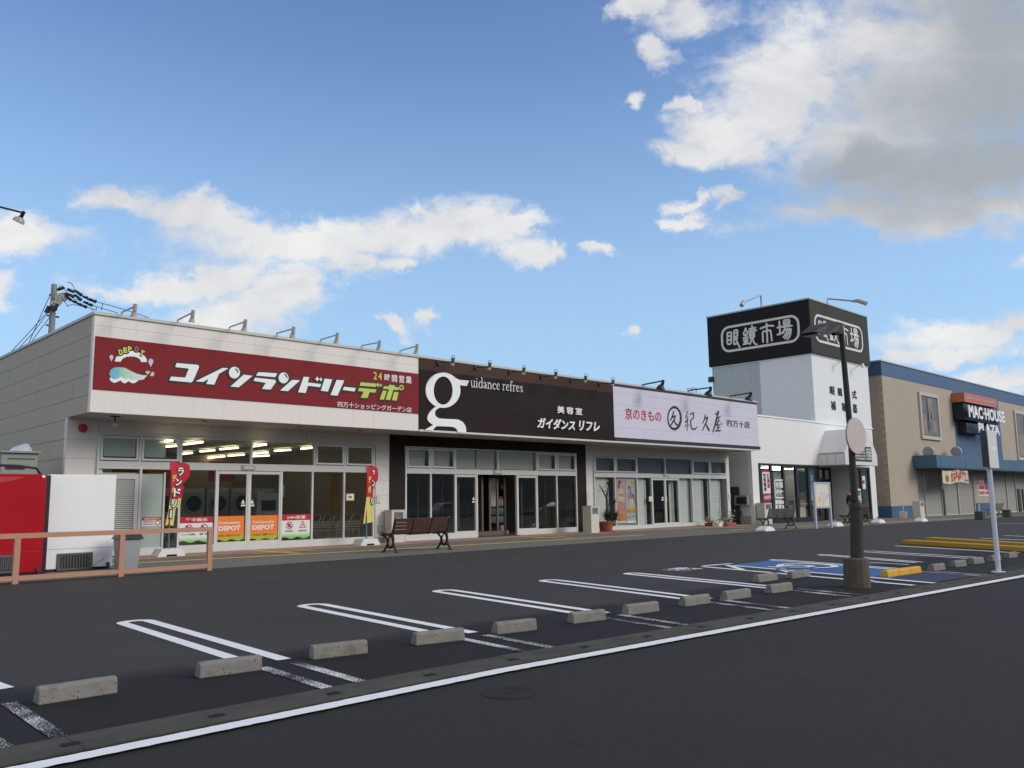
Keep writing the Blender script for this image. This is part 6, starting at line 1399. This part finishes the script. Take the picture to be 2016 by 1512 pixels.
# ------------------------------------------------------------------ posters, decals and notices on the shop glass
def decal(name, lab, cat, l, t, r, bt, mt, z=zoom(300,860,.2381), y=YW-.012, group=None):
    pl = facing(y); q = pxrect(pl, *z(l,t), z(r,0)[0], z(l,bt)[1]); o = thing(name, lab, cat, ((q[0]+q[1])/2, y, q[2]), group); return o, pl, q
def wavy(q, n=4, amp=.05):
    u0,u1,v0,v1 = q; return [(u0,v1),(u1,v1)][::-1] and [(u0,v1)]+[(u0+(u1-u0)*k/40, v0+amp*math.sin(2*PI*n*k/40)) for k in range(41)]+[(u1,v1)]
def warn(l, t, r, bt, lab, head, caps, kinds):
    o, pl, (u0,u1,v0,v1) = decal('window_decal', lab, 'sticker', l, t, r, bt, None, group='door decals of the laundry')
    h = v1-v0; sh_ = lambda nm, lp, mt, lf: shape(nm, pl, lp, mt, o, .003, lf)
    sh_('white_field', [[(u0,v1),(u0,v0+.30*h)]+[(u1,v0+.30*h),(u1,v1)]], 'decal white', .0)
    gr_ = [(u0,v0+.30*h-.001)]+[(u0+(u1-u0)*k/40, v0+.06*h+.04*h*math.sin(2*PI*2.2*k/40)) for k in range(41)]+[(u1,v0+.30*h-.001)]
    mg = MATS.get('green fade')
    if not mg:
        mg = bpy.data.materials.new('green fade'); mg.use_nodes = True; t_ = NT(mg.node_tree); P_ = t_.xyz(t_.new('ShaderNodeNewGeometry').outputs['Position'])
        t_.put(t_.n['Principled BSDF'].inputs['Base Color'], t_.mix(t_.smooth(P_[2], v0+.02*h, v0+.30*h), (.16,.52,.10,1), (.74,.75,.75,1))); MATS['green fade'] = mg
    sh_('green_wave', [gr_], 'green fade', .0)
    sh_('red_heading', [[(u0,v1),(u0,v1-.24*h),(u1,v1-.24*h),(u1,v1)]], 'decal red', .005)
    text('heading_lettering', head, pl, (u0+.18*(u1-u0),u1-.16*(u1-u0),v1-.19*h,v1-.05*h), 'decal white', o, bold=.018, depth=.003, lift=.010)
    for i, (c, kd) in enumerate(zip(caps, kinds)):
        cx = u0+(u1-u0)*(.28 if i == 0 else .74); cy = v0+.56*h; r_ = .15*h
        if kd != 'tri':
            sh_('prohibition_ring', [ell(cx,cy,r_,r_), ell(cx,cy,r_*.80,r_*.80)], 'decal red', .005)
            k = r_*.62; 
            if kd == 'dog': sh_('pictogram', [[(cx-.75*k,cy-.9*k),(cx-.6*k,cy-.9*k),(cx-.45*k,cy-.2*k),(cx+.2*k,cy-.2*k),(cx+.35*k,cy-.9*k),(cx+.5*k,cy-.9*k),(cx+.55*k,cy+.2*k),(cx+.85*k,cy+.55*k),(cx+.5*k,cy+.95*k),(cx+.3*k,cy+.4*k),(cx-.5*k,cy+.4*k),(cx-.9*k,cy+.7*k),(cx-.75*k,cy)]], 'letter black', .004)
            elif kd == 'smoke': sh_('pictogram', [[(cx-.95*k,cy-.12*k),(cx+.75*k,cy-.12*k),(cx+.75*k,cy+.12*k),(cx-.95*k,cy+.12*k)]], 'letter black', .004)
            else: sh_('pictogram', [[(cx-.6*k,cy-.8*k),(cx+.5*k,cy-.8*k),(cx+.5*k,cy+.8*k),(cx-.1*k,cy+.8*k),(cx-.1*k,cy+.3*k),(cx-.8*k,cy+.3*k),(cx-.6*k,cy-.1*k)]], 'letter black', .004)
            d = r_*.64; sh_('prohibition_bar', [[(cx-d-.02,cy+d-.02),(cx-d+.02,cy+d+.02),(cx+d+.02,cy-d+.02),(cx+d-.02,cy-d-.02)]], 'decal red', .008)
        else:
            tr = lambda k: [(cx+k*r_*1.15*math.cos(PI/2+j*2*PI/3), cy-.1*r_+k*r_*1.15*math.sin(PI/2+j*2*PI/3)) for j in range(3)]
            sh_('warning_triangle', [tr(1.1), tr(.78)], 'decal red', .005); k = r_*.42
            sh_('pictogram', [[(cx-.2*k,cy+.5*k),(cx+.1*k,cy+.7*k),(cx+.2*k,cy+.2*k),(cx+.9*k,cy+.1*k),(cx+.1*k,cy-.2*k),(cx+.5*k,cy-.9*k),(cx+.2*k,cy-.9*k),(cx-.2*k,cy-.3*k),(cx-.9*k,cy-.6*k),(cx-.3*k,cy+.1*k)]], 'letter black', .004)
        w_ = .19*(u1-u0)*(1.15 if len(c) > 4 else .72); text('caption', c, pl, (cx-w_,cx+w_,v0+.30*h,v0+.375*h), 'letter black', o, bold=.01, depth=.003, lift=.005)
warn(226,663,500,885,'white decal with a red heading and dog and cigarette bans on the left laundry window','年中無休',('ペット入店禁止','禁 煙'),('dog','smoke'))
warn(1068,643,1304,852,'white decal with a red heading and a slipping triangle right of the laundry doors','24H営業',('飲食禁止','転倒注意'),('drink','tri'))
def orange(l, t, r, bt, lab, cap):
    o, pl, (u0,u1,v0,v1) = decal('window_decal', lab, 'sticker', l, t, r, bt, None, group='door decals of the laundry'); h = v1-v0
    mo_ = MATS.get('orange fade')
    if not mo_:
        mo_ = bpy.data.materials.new('orange fade'); mo_.use_nodes = True; t_ = NT(mo_.node_tree); P_ = t_.xyz(t_.new('ShaderNodeNewGeometry').outputs['Position'])
        t_.put(t_.n['Principled BSDF'].inputs['Base Color'], t_.mix(t_.smooth(P_[2], v0+.04*h, v0+.42*h), (.34,.46,.02,1), (.80,.19,.02,1))); MATS['orange fade'] = mo_
    shape('orange_field', pl, [[(u0,v1)]+[(u0+(u1-u0)*k/40, v0+.06*h+.035*h*math.sin(2*PI*2.2*k/40)) for k in range(41)]+[(u1,v1)]], 'orange fade', o, .003, 0)
    text('small_lettering', 'CoinLaundry', pl, (u0+.10*(u1-u0),u1-.13*(u1-u0),v1-.34*h,v1-.20*h), 'decal white', o, bold=.025, depth=.003, lift=.005)
    text('large_lettering', 'DEPOT', pl, (u0+.10*(u1-u0),u1-.13*(u1-u0),v1-.57*h,v1-.38*h), 'decal white', o, bold=.045, depth=.003, lift=.005)
    text('caption', cap, pl, (u0+.08*(u1-u0),u1-.13*(u1-u0),v0+.20*h,v0+.28*h), mat('caption brown', (.16,.06,.02), .6), o, bold=.008, depth=.003, lift=.005)
orange(526,658,760,872,'orange and lime decal on the left sliding door of the laundry','当店をご利用でない方'); orange(803,652,1038,862,'orange and lime decal on the right sliding door of the laundry','の入店はご遠慮下さい')
dl, pl, q = decal('door_sticker', 'small white arrow stickers on both laundry doors', 'sticker', 730,515,845,575, None)
for cx in (750, 824):
    for lp in (((cx-17,552),(cx,518),(cx+15,550)),((cx-18,562),(cx+18,560),(cx+18,573),(cx-18,575))): shape('arrow', pl, [[pl.uv(*zoom(300,860,.2381)(*p)) for p in lp]], 'decal white', dl, .003, 0)
z6 = zoom(730,850,.2232); dl, pl, q = decal('door_sticker', 'white triangle sticker on the left salon door', 'sticker', 895,575,918,630, None, z6)
for lp in (((895,600),(906,574),(918,600)),((893,612),(918,612),(918,624),(893,624))): shape('arrow', pl, [[pl.uv(*z6(*p)) for p in lp]], 'decal white', dl, .003, 0)
z3 = zoom(1140,860,.1786); dl, pl, q = decal('door_sticker', 'pair of white arrow stickers on the dark doors of the shuttered shop', 'sticker', 905,655,975,705, None, z3)
for cx in (921, 960):
    for lp in (((cx-12,680),(cx,656),(cx+12,680)),((cx-13,690),(cx+13,690),(cx+13,702),(cx-13,702))): shape('arrow', pl, [[pl.uv(*z3(*p)) for p in lp]], 'decal white', dl, .003, 0)
# paper notice on the frosted light
o, pl, (u0,u1,v0,v1) = decal('paper_notice', 'white paper notice with a red heading and coin drawing on the frosted pane', 'notice', 1312,838,1486,920, None, zoom(0,840,.2133), YW-.014); h = v1-v0
box('sheet', 'decal white', o, u0,u1,YW-.016,YW-.0105,v0,v1); q = facing(YW-.016)
shape('heading', q, [[(u0,v1),(u1,v1),(u1,v1-.36*h),(u0,v1-.36*h)]], 'decal red', o, .002, 0); text('heading_lettering', '両替機故障お断り', q, (u0+.06,u1-.06,v1-.28*h,v1-.08*h), 'decal white', o, bold=.02, depth=.002, lift=.003)
for k in range(3): shape('text_line', q, [[(u0+.04,v1-(.46+.16*k)*h),(u0+.62*(u1-u0),v1-(.46+.16*k)*h),(u0+.62*(u1-u0),v1-(.52+.16*k)*h),(u0+.04,v1-(.52+.16*k)*h)]], 'decal red' if k == 1 else 'letter black', o, .002, 0)
shape('coin_drawing', q, [ell(u0+.83*(u1-u0),v0+.35*h,.10,.08), ell(u0+.83*(u1-u0),v0+.35*h,.06,.045)], 'carton', o, .002, 0)
# framed card, blue strip
o, pl, (u0,u1,v0,v1) = decal('paper_notice', 'small framed white card with crossed drawing on the right laundry window', 'notice', 1600,467,1670,530, None); box('sheet', 'decal white', o, u0,u1,YW-.016,YW-.0105,v0,v1); q = facing(YW-.016)
shape('border', q, [[(u0,v0),(u1,v0),(u1,v1),(u0,v1)],[(u0+.03,v0+.03),(u1-.03,v0+.03),(u1-.03,v1-.03),(u0+.03,v1-.03)]], 'carton', o, .002, 0)
shape('cross_drawing', q, [[(u0+.1,v0+.12),(u0+.13,v0+.1),(u1-.1,v1-.14),(u1-.13,v1-.1)]], 'navy band', o, .002, 0); shape('cross_drawing', q, [[(u0+.1,v1-.14),(u0+.13,v1-.1),(u1-.1,v0+.14),(u1-.13,v0+.1)]], 'decal red', o, .002, .002)
o, pl, (u0,u1,v0,v1) = decal('blue_strip', 'narrow blue sticker strip beside the right laundry door', 'sticker', 1073,395,1090,500, None); box('sheet', 'big blue', o, u0,u1,YW-.016,YW-.0105,v0,v1)
# two tall posters in the shuttered shop window
z9 = zoom(1170,930,.0926)
o, pl, (u0,u1,v0,v1) = decal('tall_poster', 'tall pink poster of a woman in a pale kimono over coral lettering', 'poster', 455,135,650,1085, None, z9, YW+.05); box('sheet', 'poster pink', o, u0,u1,YW+.04,YW+.05,v0,v1); q = facing(YW+.04); hu, hv = u1-u0, v1-v0
Q = lambda a, c: (u0+a*hu, v0+c*hv)
def fig(o, q, Q, parts):
    for i, (nm, pts, mt) in enumerate(parts): shape(nm, q, [[Q(*p) for p in pts]] if not callable(pts) else [pts()], mt, o, .002, .001+i*.0015)
fig(o, q, Q, (('kimono',((.3,.75),(.5,.80),(.72,.74),(.85,.55),(.8,.42),(.2,.42),(.18,.6)),'cream cloth'),('obi',((.25,.66),(.78,.66),(.8,.60),(.23,.60)),'poster orange'),('hair',((.22,.80),(.26,.93),(.40,.97),(.55,.94),(.55,.86),(.38,.90),(.30,.76)),'hair'),('face',((.36,.86),(.40,.92),(.5,.92),(.54,.86),(.48,.80),(.42,.80)),'skin'),
 ('coral_field',((.12,.06),(.94,.06),(.92,.44),(.5,.50),(.16,.46)),'poster orange')))
text('lettering', ['振','袖'], q, (u0+.25*hu,u1-.18*hu,v0+.20*hv,v0+.42*hv), 'poster pink', o, vertical=True, bold=.02, depth=.002, lift=.012); shape('panel', q, [[Q(.1,.06),Q(.95,.06),Q(.95,.19),Q(.1,.19)]], 'orange decal', o, .002, .012); text('lettering', '展示会', q, (u0+.2*hu,u1-.1*hu,v0+.09*hv,v0+.16*hv), 'poster yellow', o, bold=.02, depth=.002, lift=.018)
shape('foot_strip', q, [[Q(0,0),Q(1,0),Q(1,.05),Q(0,.05)]], 'decal white', o, .002, .001)
o, pl, (u0,u1,v0,v1) = decal('tall_poster', 'tall pale poster of a woman in a lilac kimono over yellow lettering', 'poster', 655,135,870,1085, None, z9, YW+.05); box('sheet', 'poster pale', o, u0,u1,YW+.04,YW+.05,v0,v1); q = facing(YW+.04); hu, hv = u1-u0, v1-v0
fig(o, q, Q, (('kimono',((.22,.62),(.35,.73),(.55,.72),(.85,.60),(.92,.42),(.25,.40)),'lilac cloth'),('skirt',((.3,.54),(.75,.56),(.82,.37),(.30,.38)),'cream cloth'),('hair',((.22,.77),(.28,.83),(.42,.83),(.5,.74),(.46,.70),(.4,.76)),'hair'),('face',((.28,.77),(.36,.80),(.42,.76),(.38,.71),(.3,.72)),'skin'),('ribbon',((.65,.64),(.75,.66),(.82,.58),(.78,.55)),'hair'),
 ('yellow_field',((.06,.20),(.9,.26),(.9,.37),(.06,.31)),'poster yellow'),('teal_field',((.08,.10),(.92,.14),(.92,.19),(.08,.15)),'poster teal')))
text('lettering', '成人式', q, (u0+.10*hu,u1-.14*hu,v0+.23*hv,v0+.33*hv), 'poster orange', o, bold=.03, depth=.002, lift=.016); shape('foot_strip', q, [[Q(0,0),Q(1,0),Q(1,.05),Q(0,.05)]], 'decal white', o, .002, .001)
shape('leaf_print', q, [[Q(.5,.85),Q(.62,.97),Q(.7,.85),Q(.85,.97),Q(.78,.80),Q(.6,.80)]], 'poster yellow', o, .002, .012)
o, pl, (u0,u1,v0,v1) = decal('window_card', 'small white card with a yellow figure beside the dark shop doors', 'notice', 1138,515,1210,618, None, z9); box('sheet', 'decal white', o, u0,u1,YW-.09,YW-.084,v0,v1); shape('figure', facing(YW-.09), [ell((u0+u1)/2,(v0+v1)/2-.03,.07,.12)], 'poster yellow', o, .002, .001)

# ------------------------------------------------------------------ inside the laundry
def washer(x, y, z, s_=1.0):
    o = thing('dryer', 'stacked steel laundry dryer with a round dark door against the back wall', 'dryer', (x, y, 0), 'dryers along the back of the laundry', local=True)
    for k in range(2):
        b = MB(); b.box(-.48,.48,0,.8,k*1.12,k*1.12+1.10); b.build('cabinet', 'steel', o, .02)
        b = MB(); b.tube([(0,-.05,k*1.12+.50),(0,-.001,k*1.12+.50)], [.34,.38], 24); b.build('door', 'frame black', o); b = MB(); b.ring((0,-.06,k*1.12+.50), (0,1,0), .38, .31, .05, 26); b.build('door_ring', 'metal grey', o)
        box('control_panel', 'white frame', o, -.4,.4,-.012,-.001,k*1.12+.94,k*1.12+1.06)
    return o
w0 = washer(9.4, 33, 0)
for k in range(1, 9): c = copy_tree(w0); c.location = (9.4+1.02*k, 33, 0)
for x, z, w_, h_, mt, lab in ((13.2,2.55,1.2,.8,'carton','large brown poster high on the back wall of the laundry'),(15.6,2.5,1.1,.8,'letter red','dark red poster on the back wall of the laundry'),(18.2,1.5,.9,1.1,'carton','tan notice low on the right back wall of the laundry'),(10.6,2.6,1.5,.5,'decal white','pale notice strip above the left dryers')):
    tag(box('wall_poster', mt, None, x-w_/2,x+w_/2,32.9 if z > 2 else 36.40,32.93 if z > 2 else 36.43,z,z+h_), lab, 'poster')
for x, lab in ((16.4,'grey change machine standing inside the laundry right of the doors'),): 
    o = thing('change_machine', lab, 'machine', (x,30.5,0)); box('cabinet', 'steel', o, x-.5,x+.5,30.5,31.2,0,2.0,.02); box('screen', 'frame black', o, x-.3,x+.3,30.49,30.4995,1.3,1.7); box('tray', 'white frame', o, x-.35,x+.35,30.42,30.4995,.7,.9)
ct0 = None
for k in range(6):
    if ct0 is None:
        ct0 = o = thing('laundry_cart', 'steel wire laundry cart in the row behind the right window', 'cart', (16.6,29.2,0), 'row of wire laundry carts', local=True)
        b = MB()
        for i in range(7): b.tube([(-.3+i*.1,-.25,.55),(-.3+i*.1,-.25,.85)], .008, 4).tube([(-.3+i*.1,.25,.55),(-.3+i*.1,.25,.85)], .008, 4)
        for z in (.55,.65,.75,.85): b.tube([(-.3,-.25,z),(.3,-.25,z),(.3,.25,z),(-.3,.25,z),(-.3,-.25,z)], .010, 4)
        b.build('basket', 'steel', o); b = MB()
        for sx in (-.28,.28): b.tube([(sx,-.2,.05),(sx,-.22,.55)], .014, 5).tube([(sx,.2,.05),(sx,.22,.55)], .014, 5)
        b.tube([(.3,-.25,.85),(.42,-.25,1.1),(.42,.25,1.1),(.3,.25,.85)], .014, 5); b.build('frame', 'steel', o)
    else: o = copy_tree(ct0)
    o.location = (16.4+.46*k, 28.35, 0)
tb = thing('folding_table', 'small wooden table inside the laundry by the left window', 'table', (11.2,28.8,0)); box('top', 'wood', tb, 10.4,11.7,28.4,29.2,.85,.92)
for x in (10.5,11.6): 
    for y in (28.5,29.1): box('leg', 'wood', tb, x-.04,x+.04,y-.04,y+.04,0,.85)
# salon: shelf of bottles and white bins at the doorway
z0 = zoom(920,920,.0926); YB_ = 29.6; SB = facing(YB_); u0 = SB.uv(*z0(420,400))[0]; u1 = SB.uv(*z0(750,400))[0]
sf = thing('bottle_shelf', 'dark display shelf inside the salon doorway holding rows of bottles', 'shelf', ((u0+u1)/2, YB_, 0)); b = MB(); b.box(u0-.05,u0,YB_-.2,YB_+.2,0,3.0).box(u1,u1+.05,YB_-.2,YB_+.2,0,3.0).box(u0,u1,YB_+.15,YB_+.2,0,3.0)
rowsz = [SB.uv(*z0(580,y_))[1] for y_ in (460,820,1005,1180)]
for z in rowsz: b.box(u0,u1,YB_-.2,YB_+.149,z-.04,z)
b.build('frame', 'frame black', sf)
mat('bottle white', (.40,.40,.40), .3); mat('bottle plum', (.26,.14,.2), .3); mat('bottle green', (.02,.24,.19), .3); mat('bottle blue', (.10,.20,.28), .3)
text('header_lettering', 'HAIR CARE', facing(YB_-.21), (u0+.3,u1-.5,2.45,2.6), 'metal grey', sf, depth=.004)
bt0 = {}
for z, kinds in zip(rowsz, (('bottle white',)*3, ('bottle white',)*8, ('bottle plum',)*5+('bottle green',)*3, ('bottle plum',)*2+('bottle blue',)*5)):
    n = len(kinds)
    for i, mt in enumerate(kinds):
        x = u0+.15+(u1-u0-.3)*i/max(1,n-1)
        if mt not in bt0:
            o = MB().tube([(0,0,0),(0,0,.28),(0,0,.34),(0,0,.45)], [.075,.075,.03,.025], 10).build('bottle', mt, None, smooth=True); bt0[mt] = o
        else: o = bt0[mt].copy(); COL.objects.link(o)
        o.location = (x, YB_-.08, z+.001); tag(o, 'small %s bottle standing on the salon display shelf' % mt.split()[1], 'bottle', '%s bottles on the salon shelf' % mt.split()[1])
box('header', 'frame black', sf, u0, u1, YB_-.205, YB_-.15, 2.3, 2.75)
for l, t, r, bt, lab in ((618,1340,682,1410,'small white bucket at the left of the salon doorway bins'),(698,1232,790,1405,'tall white tapered bin at the salon doorway'),(812,1340,875,1405,'small white bucket at the right of the salon doorway bins')):
    pl = facing(YW+.9); a = pl.uv(*z0(l,t)); c = pl.uv(*z0(r,bt)); cx = (a[0]+c[0])/2; r_ = abs(c[0]-a[0])/2
    tag(MB().tube([(cx,YW+.9,.02),(cx,YW+.9,a[1])], [r_*.8,r_], 16).build('white_bin', 'lens white', None, smooth=True), lab, 'bin')
tag(box('door_mat', 'sign dark', None, L2[3]+.05, L2[4]-.05, YW-.3, YW+.6, .013, .03), 'dark mat at the open salon doorway', 'mat')
# someone walking past the eyeglass store, mostly hidden by the lamp post
def person(loc, k, rz, lab):
    o = thing('person', lab, 'person', loc, local=True, rz=rz)
    def body(nm, joints, edges, mt, sub=2):
        me = bpy.data.meshes.new(nm); me.from_pydata([tuple(c*k for c in j[:3]) for j in joints], edges, []); ob = link(nm, me, mt, o)
        m_ = ob.modifiers.new('skin', 'SKIN'); sv = me.skin_vertices[0] if me.skin_vertices else None
        if sv is None:
            bpy.context.view_layer.objects.active = ob; me.skin_vertices if True else None
        for d, j in zip(me.skin_vertices[0].data, joints): d.radius = (j[3]*k, j[4]*k)
        me.skin_vertices[0].data[0].use_root = True
        s_ = ob.modifiers.new('sub', 'SUBSURF'); s_.levels = sub; s_.render_levels = sub; return ob
    J = [(0,0,.95,.13,.10),(0,0,1.15,.13,.09),(0,0,1.38,.15,.09),(0,.01,1.50,.055,.055),(0,.015,1.58,.07,.08),(0,.015,1.68,.078,.092),
      (-.17,0,1.40,.06,.06),(-.24,-.03,1.15,.045,.045),(-.22,.10,.92,.035,.035),(-.22,.15,.84,.03,.035),(.17,0,1.40,.06,.06),(.24,.03,1.15,.045,.045),(.22,-.02,.92,.035,.035),(.22,0,.84,.03,.035),
      (-.09,0,.90,.09,.09),(-.10,.14,.50,.065,.065),(-.10,.04,.09,.045,.045),(-.10,.16,.04,.045,.035),(.09,0,.90,.09,.09),(.10,-.06,.50,.065,.065),(.10,-.30,.13,.045,.045),(.10,-.20,.05,.045,.035)]
    E_ = [(0,1),(1,2),(2,3),(3,4),(4,5),(2,6),(6,7),(7,8),(8,9),(2,10),(10,11),(11,12),(12,13),(0,14),(14,15),(15,16),(16,17),(0,18),(18,19),(19,20),(20,21)]
    return o, body, J, E_
pw = G(1680,1030)
try:
    po_, body, J, E_ = person((pw.x, pw.y, gz(pw.x)), 1.18, -PI/2, 'person in a navy top standing before the eyeglass store, half hidden by the lamp post')
    def ensure(me):
        if not me.skin_vertices:
            pass
    import bmesh as _bm
    def skinned(nm, joints, edges, mt, grow_=0):
        bm = _bm.new(); lay = bm.verts.layers.skin.verify(); vs = []
        for j in joints:
            v = bm.verts.new(tuple(c*1.18 for c in j[:3])); v[lay].radius = ((j[3]+grow_)*1.18, (j[4]+grow_)*1.18); vs.append(v)
        vs[0][lay].use_root = True
        for a, c in edges: bm.edges.new((vs[a], vs[c]))
        me = bpy.data.meshes.new(nm); bm.to_mesh(me); bm.free(); ob = link(nm, me, mt, po_)
        ob.modifiers.new('skin', 'SKIN'); s_ = ob.modifiers.new('sub', 'SUBSURF'); s_.levels = 2; s_.render_levels = 2
    skinned('body', J, E_, 'skin')
    skinned('jacket', [J[i] for i in (0,1,2,6,7,8,10,11,12)], [(0,1),(1,2),(2,3),(3,4),(4,5),(2,6),(6,7),(7,8)], 'navy cloth', .022)
    skinned('trousers', [J[0],J[14],J[15],J[16],J[18],J[19],J[20]], [(0,1),(1,2),(2,3),(0,4),(4,5),(5,6)], 'grey cloth', .02)
    skinned('hair', [(0,-.01,1.70,.085,.09),(0,-.03,1.62,.07,.06)], [(0,1)], 'hair', .008)
    for i in (17, 21): skinned('shoe', [J[i-1][:2]+(J[i-1][2]-.03,)+J[i-1][3:], J[i]], [(0,1)], 'black plastic', .014)
except Exception as ex_: print('person failed', ex_)
# ------------------------------------------------------------------ across the road, behind the viewer: a building added to tone the glass reflections
ob_ = thing('opposite_building', 'long dark low building across the road behind the viewer', 'building', (20,-38,0)); box('wall', mat('opposite wall', (.50,.44,.35), .8, .1, .4), ob_, -60, 300, -46, -38, 0, 11)
b = MB(); b.box(-60,300,-37.99,-37.9,1.2,3.2); b.build('window_band', 'interior dark', ob_); box('roof', 'sign dark', ob_, -61, 301, -47, -37, 11, 11.5)

# three cars parked across the road behind the viewer; only their reflections show in the salon glass
mat('car silver', (.55,.56,.58), .3, .02, 2, spec=.6); mat('car glass', (.02,.022,.025), .1, spec=.8); mat('tyre', (.015,.015,.015), .8)
def car(lab, loc, rz):
    o = thing('parked_car', lab, 'car', loc, 'cars parked across the road', local=True, rz=rz)
    f = lambda u,v,d: (u, d*(1-.10*max(0,v-.85)), v)
    b = MB(); b.prism([(-2.1,.28),(2.05,.28),(2.12,.55),(2.05,.82),(1.15,.98),(-1.9,1.02),(-2.15,.75)], f, -.84, .84); b.build('body', 'car silver', o, .06, True)
    b = MB(); b.prism([(-1.85,1.0),(1.1,.97),(.45,1.46),(-.2,1.54),(-1.35,1.50)], lambda u,v,d: (u, d*(1-.25*max(0,v-1.0)), v), -.78, .78); b.build('cabin', 'car silver', o, .05, True)
    for s_ in (-1, 1):
        b = MB(); b.poly([(-1.55,s_*.79,1.03),(.85,s_*.79,1.01),(.38,s_*.705,1.40),(-1.25,s_*.705,1.43)]); b.build('side_window', 'car glass', o)
        for x in (-1.3, 1.3): w_ = MB().tube([(x,s_*.70,.31),(x,s_*.87,.31)], .31, 20).build('wheel', 'tyre', o); MB().tube([(x,s_*.871,.31),(x,s_*.88,.31)], .19, 16).build('rim', 'metal grey', w_)
    return o
c0_ = car('silver hatchback parked nearest across the road, mirrored in the left salon panes', (50,-12,gz(50)), 0)
for lab, x, rz in (('silver hatchback mirrored in the salon door glass',56.5,0),('silver hatchback mirrored in the right salon panes',72.5,PI)):
    o = copy_tree(c0_); tag(o, lab); o.location = (x,-12,gz(x)); o.rotation_euler = (0,0,rz)
